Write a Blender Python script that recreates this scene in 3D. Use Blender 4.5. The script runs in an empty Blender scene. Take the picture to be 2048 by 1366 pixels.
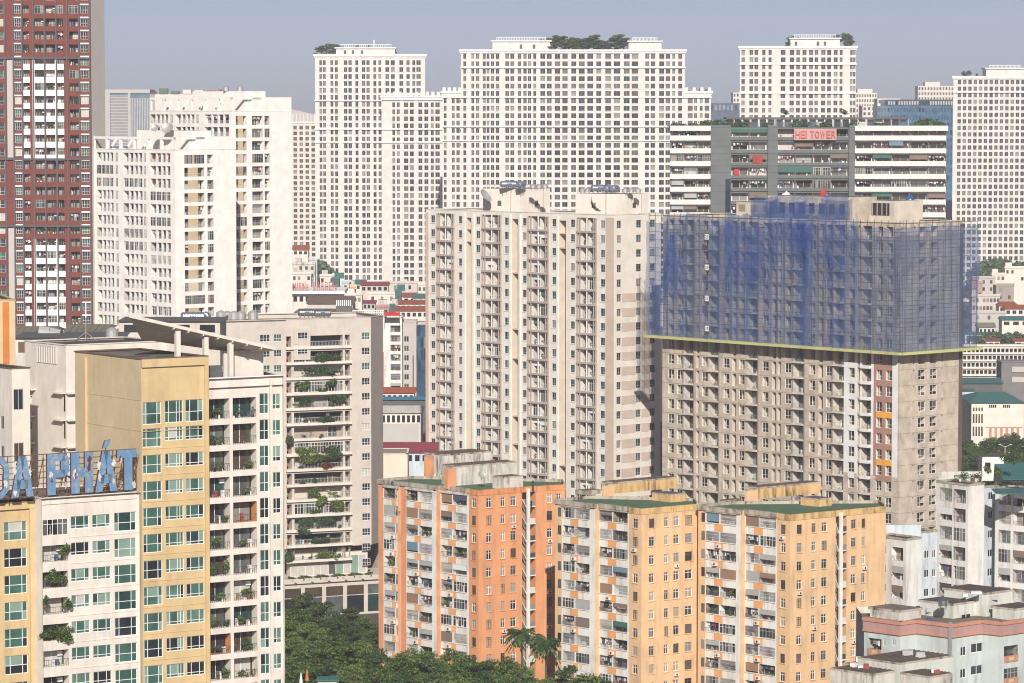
import bpy, math, random
import numpy as np
from mathutils import Vector
HAZE = 0.00012
RN = random.Random(11)
NP = np.random.default_rng(5)
S = bpy.context.scene
COL = S.collection
# ------------------------------------------------------------------ camera
FPX, HORIZON, CAMZ = 6900.0, 215.0, 104.0
PITCH = math.atan((683 - HORIZON) / FPX)
cam = bpy.data.cameras.new('camera'); camo = bpy.data.objects.new('camera', cam); COL.objects.link(camo)
cam.sensor_width = 36; cam.lens = 36 * FPX / 2048; cam.clip_start = 1; cam.clip_end = 30000
camo.location = (0, 0, CAMZ); camo.rotation_euler = (math.pi / 2 - PITCH, 0, 0)
S.camera = camo
# ------------------------------------------------------------------ sky, sun, exposure
SUN_EL, SUN_AZ = math.radians(30), math.radians(2.5)
w = bpy.data.worlds.new('World'); S.world = w; w.use_nodes = True
nt = w.node_tree; nt.nodes.clear()
sky = nt.nodes.new('ShaderNodeTexSky'); sky.sky_type = 'NISHITA'; sky.sun_disc = False
sky.sun_elevation = SUN_EL; sky.sun_rotation = math.pi - SUN_AZ
sky.air_density = .40; sky.dust_density = .5; sky.ozone_density = 0.0; sky.altitude = 20
bg = nt.nodes.new('ShaderNodeBackground'); bg.inputs['Strength'].default_value = 0.056
wo = nt.nodes.new('ShaderNodeOutputWorld')
tint = nt.nodes.new('ShaderNodeMix'); tint.data_type = 'RGBA'; tint.blend_type = 'MULTIPLY'; tint.inputs[0].default_value = 1; tint.inputs[7].default_value = (1.03, .955, 1.06, 1)
nt.links.new(sky.outputs[0], tint.inputs[6]); nt.links.new(tint.outputs[2], bg.inputs[0]); nt.links.new(bg.outputs[0], wo.inputs[0])
sl = bpy.data.lights.new('sun', 'SUN'); sl.energy = 4.3; sl.angle = math.radians(0.55); sl.color = (1.0, .94, .85)
so = bpy.data.objects.new('sun', sl); COL.objects.link(so)
sd = Vector((math.sin(SUN_AZ) * math.cos(SUN_EL), -math.cos(SUN_AZ) * math.cos(SUN_EL), math.sin(SUN_EL)))  # towards the sun
so.rotation_euler = sd.to_track_quat('Z', 'Y').to_euler(); so.location = (0, -100, 400)
vs = S.view_settings; vs.view_transform = 'Standard'; vs.look = 'None'; vs.exposure = 0.30; vs.gamma = 1; vs.use_curve_mapping = False
S.render.engine = 'CYCLES'; S.cycles.max_bounces = 6; S.cycles.diffuse_bounces = 3; S.cycles.glossy_bounces = 2
S.cycles.transparent_max_bounces = 10; S.cycles.volume_bounces = 2; S.cycles.use_denoising = True; S.cycles.filter_width = 1.1
S.cycles.caustics_reflective = False; S.cycles.caustics_refractive = False
# ------------------------------------------------------------------ pixels to places
CP, SP = math.cos(PITCH), math.sin(PITCH)
def ray(px, py):
    x = (px - 1024) / FPX; y = (683 - py) / FPX
    return (x, CP + y * SP, -SP + y * CP)
def at(px, py, Y):
    d = ray(px, py); s = Y / d[1]
    return Vector((d[0] * s, Y, CAMZ + d[2] * s))
def walk(P, ang, px, py):
    a = math.radians(ang); t = (math.sin(a), math.cos(a)); d = ray(px, py)
    # P + s t = k d
    den = t[0] * d[1] - t[1] * d[0]
    s = (-P[0] * d[1] + P[1] * d[0]) / den
    return (P[0] + s * t[0], P[1] + s * t[1])
# ------------------------------------------------------------------ materials
MATS = {}
def _mix(n, l, fac, a, b):
    m = n.new('ShaderNodeMix'); m.data_type = 'RGBA'
    for k, v in ((0, fac), (6, a), (7, b)):
        if hasattr(v, 'default_value') or hasattr(v, 'is_linked'): l.new(v, m.inputs[k])
        else: m.inputs[k].default_value = v if k == 0 else (*v, 1)
    return m.outputs[2]
def M(name, col, rough=.85, var=.12, dirt=0.0, dcol=(.13, .11, .09), scale=.25, stretch=.12, metal=0, spec=.3, lo=.45, emit=None, bump=0, wave=None, panel=None):
    m = bpy.data.materials.new(name); m.use_nodes = True; n = m.node_tree.nodes; l = m.node_tree.links
    b = n['Principled BSDF']; b.inputs['Roughness'].default_value = rough; b.inputs['Metallic'].default_value = metal
    b.inputs['Specular IOR Level'].default_value = spec; b.inputs['Base Color'].default_value = (*col, 1)
    MATS[name] = m
    if not (var or dirt or wave): return m
    g = n.new('ShaderNodeNewGeometry')
    def noise(sc, zs, det=4):
        mp = n.new('ShaderNodeMapping'); mp.inputs['Scale'].default_value = (sc, sc, sc * zs); l.new(g.outputs['Position'], mp.inputs[0])
        t = n.new('ShaderNodeTexNoise'); t.inputs['Scale'].default_value = 1; t.inputs['Detail'].default_value = det; t.inputs['Roughness'].default_value = .62
        l.new(mp.outputs[0], t.inputs[0]); return t.outputs[0]
    out = tuple(col)
    if var:
        r = n.new('ShaderNodeMapRange'); l.new(noise(.35, 1, 6), r.inputs[0]); r.inputs[1].default_value = .3; r.inputs[2].default_value = .7
        out = _mix(n, l, r.outputs[0], tuple(c * (1 - var) for c in col), tuple(min(1, c * (1 + var * .6)) for c in col))
    if wave:                                    # thin regular seams: (scale, strength, axis)
        t = n.new('ShaderNodeTexWave'); t.bands_direction = wave[2]; t.inputs['Scale'].default_value = wave[0]; t.inputs['Distortion'].default_value = wave[3] if len(wave) > 3 else 0
        l.new(g.outputs['Position'], t.inputs[0])
        r = n.new('ShaderNodeMapRange'); l.new(t.outputs['Fac'], r.inputs[0]); r.inputs[1].default_value = .25; r.inputs[2].default_value = .6; r.inputs[3].default_value = wave[1]; r.inputs[4].default_value = 0
        out = _mix(n, l, r.outputs[0], out, tuple(c * .45 for c in col))
    if dirt:
        r = n.new('ShaderNodeMapRange'); l.new(noise(scale * 4, stretch, 7), r.inputs[0]); r.inputs[1].default_value = lo; r.inputs[2].default_value = lo + .22; r.inputs[3].default_value = 0; r.inputs[4].default_value = dirt
        r2 = n.new('ShaderNodeMapRange'); l.new(noise(scale * .7, .8, 5), r2.inputs[0]); r2.inputs[1].default_value = .35; r2.inputs[2].default_value = .65
        mu = n.new('ShaderNodeMath'); mu.operation = 'MULTIPLY'; l.new(r.outputs[0], mu.inputs[0]); l.new(r2.outputs[0], mu.inputs[1])
        out = _mix(n, l, mu.outputs[0], out, dcol)
    l.new(out, b.inputs['Base Color'])
    return m
def glass(name, col, rough=.12, spec=.6):
    m = M(name, col, rough, var=.5, spec=spec); return m
def cloth(name, col): return M(name, col, .9, var=.25)
# walls
M('white_clean', (.90, .87, .82), dirt=.10, dcol=(.5, .46, .4)); M('white_far', (.70, .68, .64), dirt=.06, dcol=(.5, .46, .4))
M('white_trim', (.87, .85, .81)); M('white_paint', (.82, .81, .79), rough=.5)
M('offwhite', (.74, .685, .615), dirt=.42, dcol=(.44, .37, .30), lo=.43); M('offwhite_old', (.66, .63, .57), dirt=.55, lo=.42)
M('white_old', (.78, .765, .72), dirt=.7, lo=.47, dcol=(.16, .14, .12)); M('bluewhite', (.56, .63, .68), dirt=.6, lo=.46)
M('cream', (.76, .70, .62), dirt=.16, dcol=(.5, .42, .33)); M('cream_light', (.76, .74, .68), dirt=.08, dcol=(.5, .45, .4)); M('cream_slot', (.72, .64, .52), dirt=.12, dcol=(.5, .4, .3))
M('cream_pink', (.58, .47, .40), dirt=.16, dcol=(.4, .33, .28)); M('cream_frame', (.44, .38, .34), dirt=.2)
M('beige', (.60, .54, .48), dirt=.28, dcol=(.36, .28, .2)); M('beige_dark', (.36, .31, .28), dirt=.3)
M('yellow', (.63, .475, .255), dirt=.6, dcol=(.42, .29, .15), scale=.3, lo=.43); M('yellow_light', (.62, .51, .33), dirt=.5, dcol=(.5, .36, .18), scale=.5, lo=.4)
M('apt_yellow', (.76, .505, .285), dirt=.75, dcol=(.38, .27, .18), lo=.46); M('apt_orange', (.72, .335, .165), dirt=.7, dcol=(.36, .17, .10), lo=.46)
M('apt_orange_pale', (.80, .40, .18), dirt=.3, dcol=(.4, .2, .1)); M('apt_yellow_panel', (.80, .38, .14), dirt=.5, dcol=(.45, .3, .2), lo=.43)
M('mould', (.50, .44, .36), dirt=1, lo=.40, dcol=(.030, .027, .025), scale=.3, stretch=.25); M('mould_orange', (.70, .30, .13), dirt=1, lo=.45, dcol=(.06, .04, .03), scale=.3, stretch=.25); M('mould_yellow', (.70, .47, .21), dirt=1, lo=.43, dcol=(.05, .036, .025), scale=.3, stretch=.2)
M('mould_white', (.66, .63, .57), dirt=1, lo=.42, dcol=(.045, .04, .036), scale=.3, stretch=.2)
M('concrete', (.60, .52, .42), dirt=.75, dcol=(.28, .23, .18), lo=.43, var=.25, scale=.16, stretch=.6); M('concrete_light', (.66, .59, .50), dirt=.35, dcol=(.3, .25, .2), var=.2)
M('pinkbrown', (.42, .24, .19)); M('orange_band', (.85, .40, .06)); M('stain_grey', (.3, .27, .24), dirt=.5)
M('red_brick', (.205, .056, .042), dirt=.25, dcol=(.12, .03, .025), wave=(6, .25, 'Z')); M('fin_blue', (.085, .095, .115), rough=.5); M('tower_grey', (.50, .47, .44), var=.05); M('tower_grey_dark', (.20, .19, .19))
M('hei_grey', (.17, .19, .19), dirt=.2, wave=(1.2, .5, 'Z')); M('hei_white', (.72, .70, .67), dirt=.1, dcol=(.5, .45, .4)); M('slab_dark', (.12, .12, .12))
M('teal_wall', (.56, .62, .60), dirt=.65, lo=.44, dcol=(.2, .22, .2)); M('green_wall', (.64, .66, .60), dirt=.65, lo=.44, dcol=(.24, .22, .18)); M('pink_band', (.46, .28, .26), dirt=.5, lo=.45); M('coral_trim', (.55, .27, .19), dirt=.5, lo=.45)
M('roof_dark', (.10, .09, .08), dirt=.6, dcol=(.04, .037, .034), lo=.42); M('roof_brown', (.17, .12, .09), dirt=.7, dcol=(.05, .04, .035), lo=.42); M('roof_tar', (.22, .19, .16), dirt=.8, lo=.4, dcol=(.06, .05, .045), stretch=1)
M('roof_green', (.10, .17, .10), dirt=.4, dcol=(.05, .08, .05), stretch=1); M('roof_teal', (.05, .17, .17), wave=(2.5, .5, 'X')); M('roof_blue', (.06, .22, .36), wave=(2.5, .5, 'X')); M('roof_magenta', (.30, .05, .08), dirt=.3, wave=(2.5, .4, 'X')); M('roof_red', (.34, .08, .045), dirt=.5, wave=(2.5, .4, 'X'))
M('roof_grey', (.33, .30, .26), dirt=.4, wave=(1.5, .4, 'X')); M('roof_olive', (.22, .22, .16), wave=(1.2, .35, 'X')); M('roof_white', (.66, .64, .6), dirt=.3, wave=(1.2, .3, 'X')); M('tile_red', (.42, .10, .05), dirt=.3, wave=(4, .5, 'Z'))
M('apt_orange_box', (.72, .335, .165), dirt=.9, dcol=(.07, .05, .04), lo=.46); M('orange_panel', (.55, .19, .05), dirt=.3); M('sand', (.60, .46, .28), dirt=.2)
# metal and small things
M('steel', (.60, .62, .66), rough=.22, metal=.9, var=.2); M('steel_blue', (.42, .48, .60), rough=.28, metal=.75, var=.2); M('galv', (.48, .48, .47), rough=.5, metal=.4); M('rust', (.20, .09, .05), dirt=.5); M('rail_dark', (.07, .07, .075), rough=.5, var=0); M('rail_light', (.62, .62, .6), rough=.5, var=0); M('frame_white', (.80, .80, .78), rough=.4, var=0); M('frame_grey', (.42, .42, .41), rough=.5, var=0); M('frame_brown', (.16, .085, .06), rough=.5, var=0)
M('ac_white', (.72, .71, .68), rough=.5); M('ac_dark', (.06, .06, .06)); M('plastic_red', (.60, .04, .03)); M('plastic_blue', (.03, .10, .33)); M('tarp_white', (.75, .75, .75))
glass('glass_dark', (.018, .024, .030)); glass('glass_navy', (.026, .038, .062)); glass('glass_green', (.055, .135, .112)); glass('glass_green2', (.11, .205, .165)); glass('glass_deep', (.02, .058, .058)); glass('glass_grey', (.11, .12, .12)); glass('glass_brown', (.09, .065, .05)); glass('glass_sky', (.17, .27, .36), rough=.08, spec=1.0); glass('glass_tower', (.07, .17, .28), rough=.08, spec=1.0); glass('glass_office', (.05, .10, .16), rough=.1, spec=.8)
M('curtain_white', (.55, .53, .49), rough=.3, wave=(2.6, .35, 'X', 2)); M('curtain_green', (.24, .35, .295), rough=.25, wave=(2.6, .4, 'X', 2)); M('curtain_beige', (.40, .33, .24), rough=.3, wave=(2.6, .35, 'X', 2)); M('curtain_blue', (.11, .16, .24), rough=.35); M('curtain_grey', (.27, .26, .25), rough=.35, wave=(2.6, .4, 'X', 2))
M('unlit_room', (.030, .028, .028), var=.5); M('room_warm', (.34, .27, .20)); M('room_light', (.58, .54, .49)); M('room_grey', (.26, .25, .24)); M('room_orange', (.60, .28, .10))  # the near-black one has the shade inside deep rooms put into its colour
M('blind_bamboo', (.34, .21, .13), wave=(7, .35, 'X')); M('blind_grey', (.42, .43, .42), wave=(3, .25, 'Z')); M('blind_green', (.05, .17, .13), wave=(3, .3, 'Z')); M('blind_blue', (.16, .27, .34), wave=(3, .3, 'Z')); M('blind_navy', (.09, .09, .15), wave=(3, .3, 'Z')); M('blind_brown', (.22, .16, .13)); M('blind_tan', (.50, .36, .17)); M('blind_teal', (.02, .16, .19))
for k, c in dict(red=(.36, .07, .06), pink=(.52, .33, .33), blue=(.10, .14, .26), white=(.72, .72, .72), teal=(.07, .19, .20), orange=(.48, .25, .11), dark=(.05, .05, .07)).items(): cloth('cloth_' + k, c)
def leafmat(name, c, var):
    m = M(name, c, .55, var=var, spec=.25); return m
leafmat('leaf_mid', (.070, .125, .030), .5); leafmat('leaf_dark', (.032, .068, .022), .5); leafmat('leaf_light', (.155, .215, .048), .4); leafmat('leaf_cool', (.075, .140, .095), .5); leafmat('leaf_red', (.25, .03, .03), .4); M('bark', (.11, .085, .065)); M('soil', (.12, .07, .045))
M('sign_blue', (.13, .26, .44), rough=.5, dirt=1, lo=.46, dcol=(.46, .42, .34), scale=.45, stretch=1); M('sign_rust', (.14, .04, .03)); M('sign_red', (.50, .13, .11), rough=.4, var=.25); M('sign_pale', (.52, .31, .29), rough=.5, var=.2); M('ledge_yellow', (.55, .55, .24), dirt=.3); M('ground', (.10, .095, .08), var=.4, dirt=.4, dcol=(.04, .055, .03), stretch=1, scale=.05); M('asphalt', (.06, .06, .06))
PLUS_LEAF = ['leaf_mid', 'leaf_dark', 'leaf_light']
# the construction net: woven sheet that lets light through
def netmat(name, col, alpha0, alpha1):
    m = bpy.data.materials.new(name); m.use_nodes = True; n = m.node_tree.nodes; l = m.node_tree.links; MATS[name] = m
    n.remove(n['Principled BSDF']); d = n.new('ShaderNodeBsdfDiffuse'); tr = n.new('ShaderNodeBsdfTransparent'); mx = n.new('ShaderNodeMixShader'); tl = n.new('ShaderNodeBsdfTranslucent'); ad = n.new('ShaderNodeMixShader')
    g = n.new('ShaderNodeNewGeometry'); t = n.new('ShaderNodeTexNoise'); t.inputs['Scale'].default_value = .12; t.inputs['Detail'].default_value = 5; t.inputs['Roughness'].default_value = .7
    mp = n.new('ShaderNodeMapping'); mp.inputs['Scale'].default_value = (1, 1, .7); l.new(g.outputs['Position'], mp.inputs[0]); l.new(mp.outputs[0], t.inputs[0])
    r = n.new('ShaderNodeMapRange'); l.new(t.outputs[0], r.inputs[0]); r.inputs[1].default_value = .35; r.inputs[2].default_value = .68; r.inputs[3].default_value = alpha0; r.inputs[4].default_value = alpha1
    c = _mix(n, l, r.outputs[0], tuple(min(1, x * 1.4 + .05) for x in col), col)
    l.new(c, d.inputs[0]); l.new(c, tl.inputs[0]); ad.inputs[0].default_value = .3; l.new(d.outputs[0], ad.inputs[1]); l.new(tl.outputs[0], ad.inputs[2])
    l.new(r.outputs[0], mx.inputs[0]); l.new(tr.outputs[0], mx.inputs[1]); l.new(ad.outputs[0], mx.inputs[2]); l.new(mx.outputs[0], n['Material Output'].inputs[0])
netmat('net_blue', (.055, .125, .31), .38, .66); netmat('net_deep', (.025, .09, .36), .02, .66); netmat('net_grey', (.085, .14, .28), .40, .62)
# ------------------------------------------------------------------ meshes
class MB:
    def __init__(s): s.v = []; s.f = []; s.m = []
    def quad(s, a, b, c, d, mat):
        i = len(s.v); s.v += [tuple(a), tuple(b), tuple(c), tuple(d)]; s.f.append((i, i + 1, i + 2, i + 3)); s.m.append(mat)
    def poly(s, pts, mat):
        i = len(s.v); s.v += [tuple(p) for p in pts]; s.f.append(tuple(range(i, i + len(pts)))); s.m.append(mat)
    def hexa(s, p, mat, top=None):            # p: 4 bottom (ccw from above) + 4 top
        i = len(s.v); s.v += [tuple(q) for q in p]
        for k, q in enumerate(((3, 2, 1, 0), (4, 5, 6, 7), (0, 1, 5, 4), (1, 2, 6, 5), (2, 3, 7, 6), (3, 0, 4, 7))):
            s.f.append(tuple(i + j for j in q)); s.m.append(top if (k == 1 and top) else mat)
    def box(s, x0, x1, y0, y1, z0, z1, mat, top=None):
        s.hexa([(x0, y0, z0), (x1, y0, z0), (x1, y1, z0), (x0, y1, z0), (x0, y0, z1), (x1, y0, z1), (x1, y1, z1), (x0, y1, z1)], mat, top)
    def bar(s, a, b, r, mat, n=4):
        a = Vector(a); b = Vector(b); d = (b - a).normalized(); u = d.orthogonal().normalized(); v = d.cross(u); i = len(s.v)
        for P in (a, b):
            for k in range(n):
                t = 2 * math.pi * (k + .5) / n; s.v.append(tuple(P + u * (math.cos(t) * r) + v * (math.sin(t) * r)))
        for k in range(n): s.f.append((i + k, i + (k + 1) % n, i + n + (k + 1) % n, i + n + k)); s.m.append(mat)
        s.f.append(tuple(i + k for k in reversed(range(n)))); s.m.append(mat); s.f.append(tuple(i + n + k for k in range(n))); s.m.append(mat)
    def cone(s, a, b, r0, r1, mat, n=8):
        a = Vector(a); b = Vector(b); d = (b - a).normalized(); u = d.orthogonal().normalized(); v = d.cross(u); i = len(s.v)
        for P, r in ((a, r0), (b, r1)):
            for k in range(n):
                t = 2 * math.pi * k / n; s.v.append(tuple(P + u * (math.cos(t) * r) + v * (math.sin(t) * r)))
        for k in range(n): s.f.append((i + k, i + (k + 1) % n, i + n + (k + 1) % n, i + n + k)); s.m.append(mat)
        s.f.append(tuple(i + k for k in reversed(range(n)))); s.m.append(mat); s.f.append(tuple(i + n + k for k in range(n))); s.m.append(mat)
    def prism(s, pts, z0, z1, mat, top=None):   # plan polygon
        n = len(pts); i = len(s.v)
        ar = sum(pts[k][0] * pts[(k + 1) % n][1] - pts[(k + 1) % n][0] * pts[k][1] for k in range(n))
        if ar < 0: pts = pts[::-1]
        s.v += [(p[0], p[1], z0) for p in pts] + [(p[0], p[1], z1) for p in pts]
        for k in range(n): s.f.append((i + k, i + (k + 1) % n, i + n + (k + 1) % n, i + n + k)); s.m.append(mat)
        s.f.append(tuple(i + n + k for k in range(n))); s.m.append(top or mat); s.f.append(tuple(i + k for k in reversed(range(n)))); s.m.append(mat)
    def leaves(s, c, rad, n, size, mats, shell=.35):
        c = np.array(c, float); rad = np.array(rad, float)
        d = NP.normal(size=(n, 3)); d /= np.linalg.norm(d, axis=1)[:, None]; r = (shell + (1 - shell) * NP.random(n)) ** .6
        p = c + d * rad * r[:, None]
        a = NP.normal(size=(n, 3)); a /= np.linalg.norm(a, axis=1)[:, None]
        up = d * .6 + np.array((0, 0, .8)) + NP.normal(size=(n, 3)) * .5
        b = np.cross(up, a); b /= np.linalg.norm(b, axis=1)[:, None] + 1e-9
        sz = size * (.6 + .8 * NP.random(n))[:, None]
        a = a * sz; b = b * sz * .62
        i = len(s.v); V = np.stack([p - a, p - b * .9, p + a, p + b * .9], 1).reshape(-1, 3)
        s.v += [tuple(x) for x in V.tolist()]
        mi = NP.integers(0, len(mats), n)
        for k in range(n): s.f.append((i + 4 * k, i + 4 * k + 1, i + 4 * k + 2, i + 4 * k + 3)); s.m.append(mats[mi[k]])
    def mesh(s, name, origin=(0, 0, 0)):
        me = bpy.data.meshes.new(name)
        o = origin; v = [(a - o[0], b - o[1], c - o[2]) for a, b, c in s.v]
        me.from_pydata(v, [], s.f)
        names = sorted(set(s.m)); ix = {k: i for i, k in enumerate(names)}
        for k in names: me.materials.append(MATS[k])
        me.polygons.foreach_set('material_index', [ix[k] for k in s.m]); me.update(); return me
    def local(s, F, u0, d0, z0):              # append-able transform into a face frame: x along, y inwards, z up
        out = MB(); out.f = s.f; out.m = s.m
        out.v = [F.p(u0 + x, d0 - y, z0 + z) for x, y, z in s.v]; return out
    def add(s, o, off=(0, 0, 0), ca=1, sa=0):
        i = len(s.v); s.v += [(x * ca - y * sa + off[0], x * sa + y * ca + off[1], z + off[2]) for x, y, z in o.v]
        s.f += [tuple(i + k for k in q) for q in o.f]; s.m += o.m
def link(name, data, parent=None, loc=(0, 0, 0), rz=0):
    o = bpy.data.objects.new(name, data); COL.objects.link(o); o.location = loc; o.rotation_euler = (0, 0, rz)
    if parent: o.parent = parent
    return o
def tag(o, label, cat, group=None, kind=None):
    o['label'] = label
    if cat: o['category'] = cat
    if group: o['group'] = group
    if kind: o['kind'] = kind
    return o
def thing(name, label, cat, loc, group=None): return tag(link(name, None, None, loc), label, cat, group, 'thing')
class B:                                       # one building: an Empty with parts
    def __init__(s, name, label, cat, loc, group=None):
        s.loc = Vector((loc[0], loc[1], 0)); s.root = thing(name, label, cat, s.loc, group); s.items = []
    def part(s, name, mb, label=None, kind=None):
        o = link(name, mb.mesh(name, s.loc), s.root)
        if label: o['label'] = label
        if kind: o['kind'] = kind
        return o
    def put(s, name, mb, F, u, d, z, subs=()):  # mb: prototype in local coordinates
        s.items.append((name, mb, F.p(u, d, z), F.rz, subs))
    def emit(s, limit=300):
        cnt = {}; rest = {}
        for name, mb, p, rz, subs in s.items:
            cnt[name] = cnt.get(name, 0) + 1
            if cnt[name] > limit: rest.setdefault(name, MB()).add(mb, p, math.cos(rz), math.sin(rz)); continue
            o = link(name, proto_mesh(name, mb), s.root, (p[0] - s.loc.x, p[1] - s.loc.y, p[2] - s.loc.z), rz)
            for sn, smb, sl_ in subs: link(sn, proto_mesh(sn, smb), o, sl_)
        for name, mb in rest.items(): s.part(name, mb, kind='stuff')
        s.items = []
_PM = {}
def proto_mesh(name, mb):
    k = id(mb)
    if k not in _PM: _PM[k] = (mb.mesh(name), mb)
    return _PM[k][0]
class Face:
    def __init__(s, A, Bp):
        s.A = A; s.B = Bp; dx, dy = Bp[0] - A[0], Bp[1] - A[1]; s.L = math.hypot(dx, dy); s.t = (dx / s.L, dy / s.L); s.n = (s.t[1], -s.t[0]); s.rz = math.atan2(dy, dx)
    def p(s, u, d, z): return (s.A[0] + s.t[0] * u + s.n[0] * d, s.A[1] + s.t[1] * u + s.n[1] * d, z)
    def u(s, px, py):
        d = ray(px, py); den = s.t[0] * d[1] - s.t[1] * d[0]
        return (-s.A[0] * d[1] + s.A[1] * d[0]) / den
    def z(s, px, py):
        u = s.u(px, py); x, y, _ = s.p(u, 0, 0); d = ray(px, py); return CAMZ + d[2] * y / d[1]
    def y(s, px, py): return s.p(s.u(px, py), 0, 0)[1]
    def fbox(s, mb, u0, u1, z0, z1, d0, d1, mat, top=None):   # box on the face, d outwards
        P = s.p; mb.hexa([P(u0, d1, z0), P(u1, d1, z0), P(u1, d0, z0), P(u0, d0, z0), P(u0, d1, z1), P(u1, d1, z1), P(u1, d0, z1), P(u0, d0, z1)], mat, top)
    def fquad(s, mb, u0, u1, z0, z1, d, mat): P = s.p; mb.quad(P(u0, d, z0), P(u1, d, z0), P(u1, d, z1), P(u0, d, z1), mat)
    def rows(s, px, py, hpx, pitch, n, skip=0):
        zt = s.z(px, py); k = s.y(px, py) / FPX / CP; return [(zt - (i * pitch + hpx) * k, zt - i * pitch * k) for i in range(skip, n)]
    def cols(s, py, pairs): return [(s.u(a, py), s.u(b, py)) for a, b in pairs]
def wall(mb, F, z0, z1, cols, mat, r=.22, rm=None, u0=0, u1=None, d=0, strip=None):
    """cols: (ua, ub, rows, material of the strip above and below or None, reveal depth)"""
    u1 = F.L if u1 is None else u1; x = u0
    for c in sorted(cols, key=lambda c: c[0]):
        ua, ub, rows = c[0], c[1], c[2]; cm = (c[3] if len(c) > 3 and c[3] else mat); rv = c[4] if len(c) > 4 else r
        if ua > x + .001: F.fquad(mb, x, ua, z0, z1, d, mat)
        z = z1
        for za, zb in sorted(rows, key=lambda q: -q[1]):
            za = max(za, z0); zb = min(zb, z1)
            if zb - za < .1: continue
            if z > zb + .001: F.fquad(mb, ua, ub, zb, z, d, cm)
            if rv > 0:
                P = F.p; q = rm or cm
                mb.quad(P(ua, d, za), P(ua, d, zb), P(ua, d - rv, zb), P(ua, d - rv, za), q); mb.quad(P(ub, d, zb), P(ub, d, za), P(ub, d - rv, za), P(ub, d - rv, zb), q)
                mb.quad(P(ua, d, zb), P(ub, d, zb), P(ub, d - rv, zb), P(ua, d - rv, zb), q); mb.quad(P(ub, d, za), P(ua, d, za), P(ua, d - rv, za), P(ub, d - rv, za), q)
            z = za
        if z > z0 + .001: F.fquad(mb, ua, ub, z0, z, d, cm)
        x = ub
    if x < u1 - .001: F.fquad(mb, x, u1, z0, z1, d, mat)
# ------------------------------------------------------------------ window and balcony prototypes (x along the wall, y inwards, z up)
_C = {}
def q3(x): return round(x * 5) / 5 if x > 1 else round(x * 10) / 10
def win(w, h, style, var, fm='frame_white'):
    k = ('w', round(w, 2), round(h, 2), style, var, fm)
    if k in _C: return _C[k]
    R = random.Random(f'{style}{var}'); mb = MB()
    nx, nz, panes, t = STY[style](R)
    if style == 'far': t = .05
    for x0, x1 in ((0, t), (w - t, w)): mb.box(x0, x1, -.05, .03, 0, h, fm)
    for z0, z1 in ((0, t), (h - t, h)): mb.box(t, w - t, -.05, .03, z0, z1, fm)
    xs = [0] + [f * w for f in nx] + [w]; zs = [0] + [f * h for f in nz] + [h]
    for x in xs[1:-1]: mb.box(x - t / 2, x + t / 2, -.04, .03, t, h - t, fm)
    for z in zs[1:-1]: mb.box(t, w - t, -.035, .03, z - t / 2, z + t / 2, fm)
    for i in range(len(xs) - 1):
        for j in range(len(zs) - 1):
            pm = panes if isinstance(panes, str) else R.choice(panes)
            mb.quad((xs[i], .005, zs[j]), (xs[i + 1], .005, zs[j]), (xs[i + 1], .005, zs[j + 1]), (xs[i], .005, zs[j + 1]), pm)
    _C[k] = mb; return mb
def pick(R, lst): return R.choice(lst)
STY = dict(
    far=lambda R: ([.5], [], pick(R, ['glass_dark', 'glass_dark', 'glass_navy', 'glass_brown', 'glass_grey', 'glass_dark', 'curtain_grey', 'glass_brown', 'glass_grey']), .05),
    farb=lambda R: ([.5], [], pick(R, ['glass_dark', 'glass_navy', 'glass_dark', 'glass_grey', 'glass_navy', 'curtain_grey']), .05),
    cream=lambda R: ([.5], [.3], pick(R, ['glass_dark', 'glass_deep', 'glass_grey', 'glass_dark', 'glass_deep', 'curtain_grey']), .06),
    conc=lambda R: ([.38], [.35], pick(R, ['glass_dark', 'glass_grey', 'glass_dark', 'curtain_white', 'glass_brown']), .06),
    apt=lambda R: ([.5], [.72], pick(R, ['glass_dark', 'glass_brown', 'curtain_grey', 'curtain_beige', 'glass_grey', 'curtain_white', 'glass_deep']), .08),
    red=lambda R: ([.35, .68], [.4], pick(R, ['glass_deep', 'glass_dark', 'glass_green', 'curtain_white', 'glass_navy']), .06),
    old=lambda R: ([.5], [], pick(R, ['glass_dark', 'glass_brown', 'glass_grey', 'glass_navy']), .08))
def fine_win(w, h, xs, zs, var, fm='frame_white'):
    """window frame prototype plus its panes as sub-parts"""
    k = ('f', round(w, 2), round(h, 2), tuple(xs), tuple(zs), var, fm)
    if k in _C: return _C[k]
    R = random.Random(var * 7 + 1); fr = MB(); t = .075
    for x0, x1 in ((0, t), (w - t, w)): fr.box(x0, x1, -.06, .05, 0, h, fm)
    for z0, z1 in ((0, t), (h - t, h)): fr.box(t, w - t, -.06, .05, z0, z1, fm)
    X = [0] + [f * w for f in xs] + [w]; Z = [0] + [f * h for f in zs] + [h]
    for x in X[1:-1]: fr.box(x - t / 2, x + t / 2, -.05, .05, t, h - t, fm)
    for z in Z[1:-1]: fr.box(t, w - t, -.045, .05, z - t / 2, z + t / 2, fm)
    base = R.choice(['glass_green', 'glass_green2', 'curtain_green', 'glass_deep', 'glass_dark', 'curtain_green', 'glass_green2', 'glass_dark', 'glass_green'])
    alt = R.choice(['glass_dark', 'glass_deep', 'curtain_green', 'curtain_white', 'glass_green'])
    subs = []
    for i in range(len(X) - 1):
        for j in range(len(Z) - 1):
            pm = base if R.random() < .74 else alt
            subs.append(('pane', pane(X[i + 1] - X[i] - t, Z[j + 1] - Z[j] - t, pm), (X[i] + t / 2, .0, Z[j] + t / 2)))
    _C[k] = (fr, subs); return _C[k]
def pane(w, h, m):
    k = ('p', round(w, 2), round(h, 2), m)
    if k not in _C: mb = MB(); mb.box(0, w, 0, .02, 0, h, m); _C[k] = mb
    return _C[k]
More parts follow.
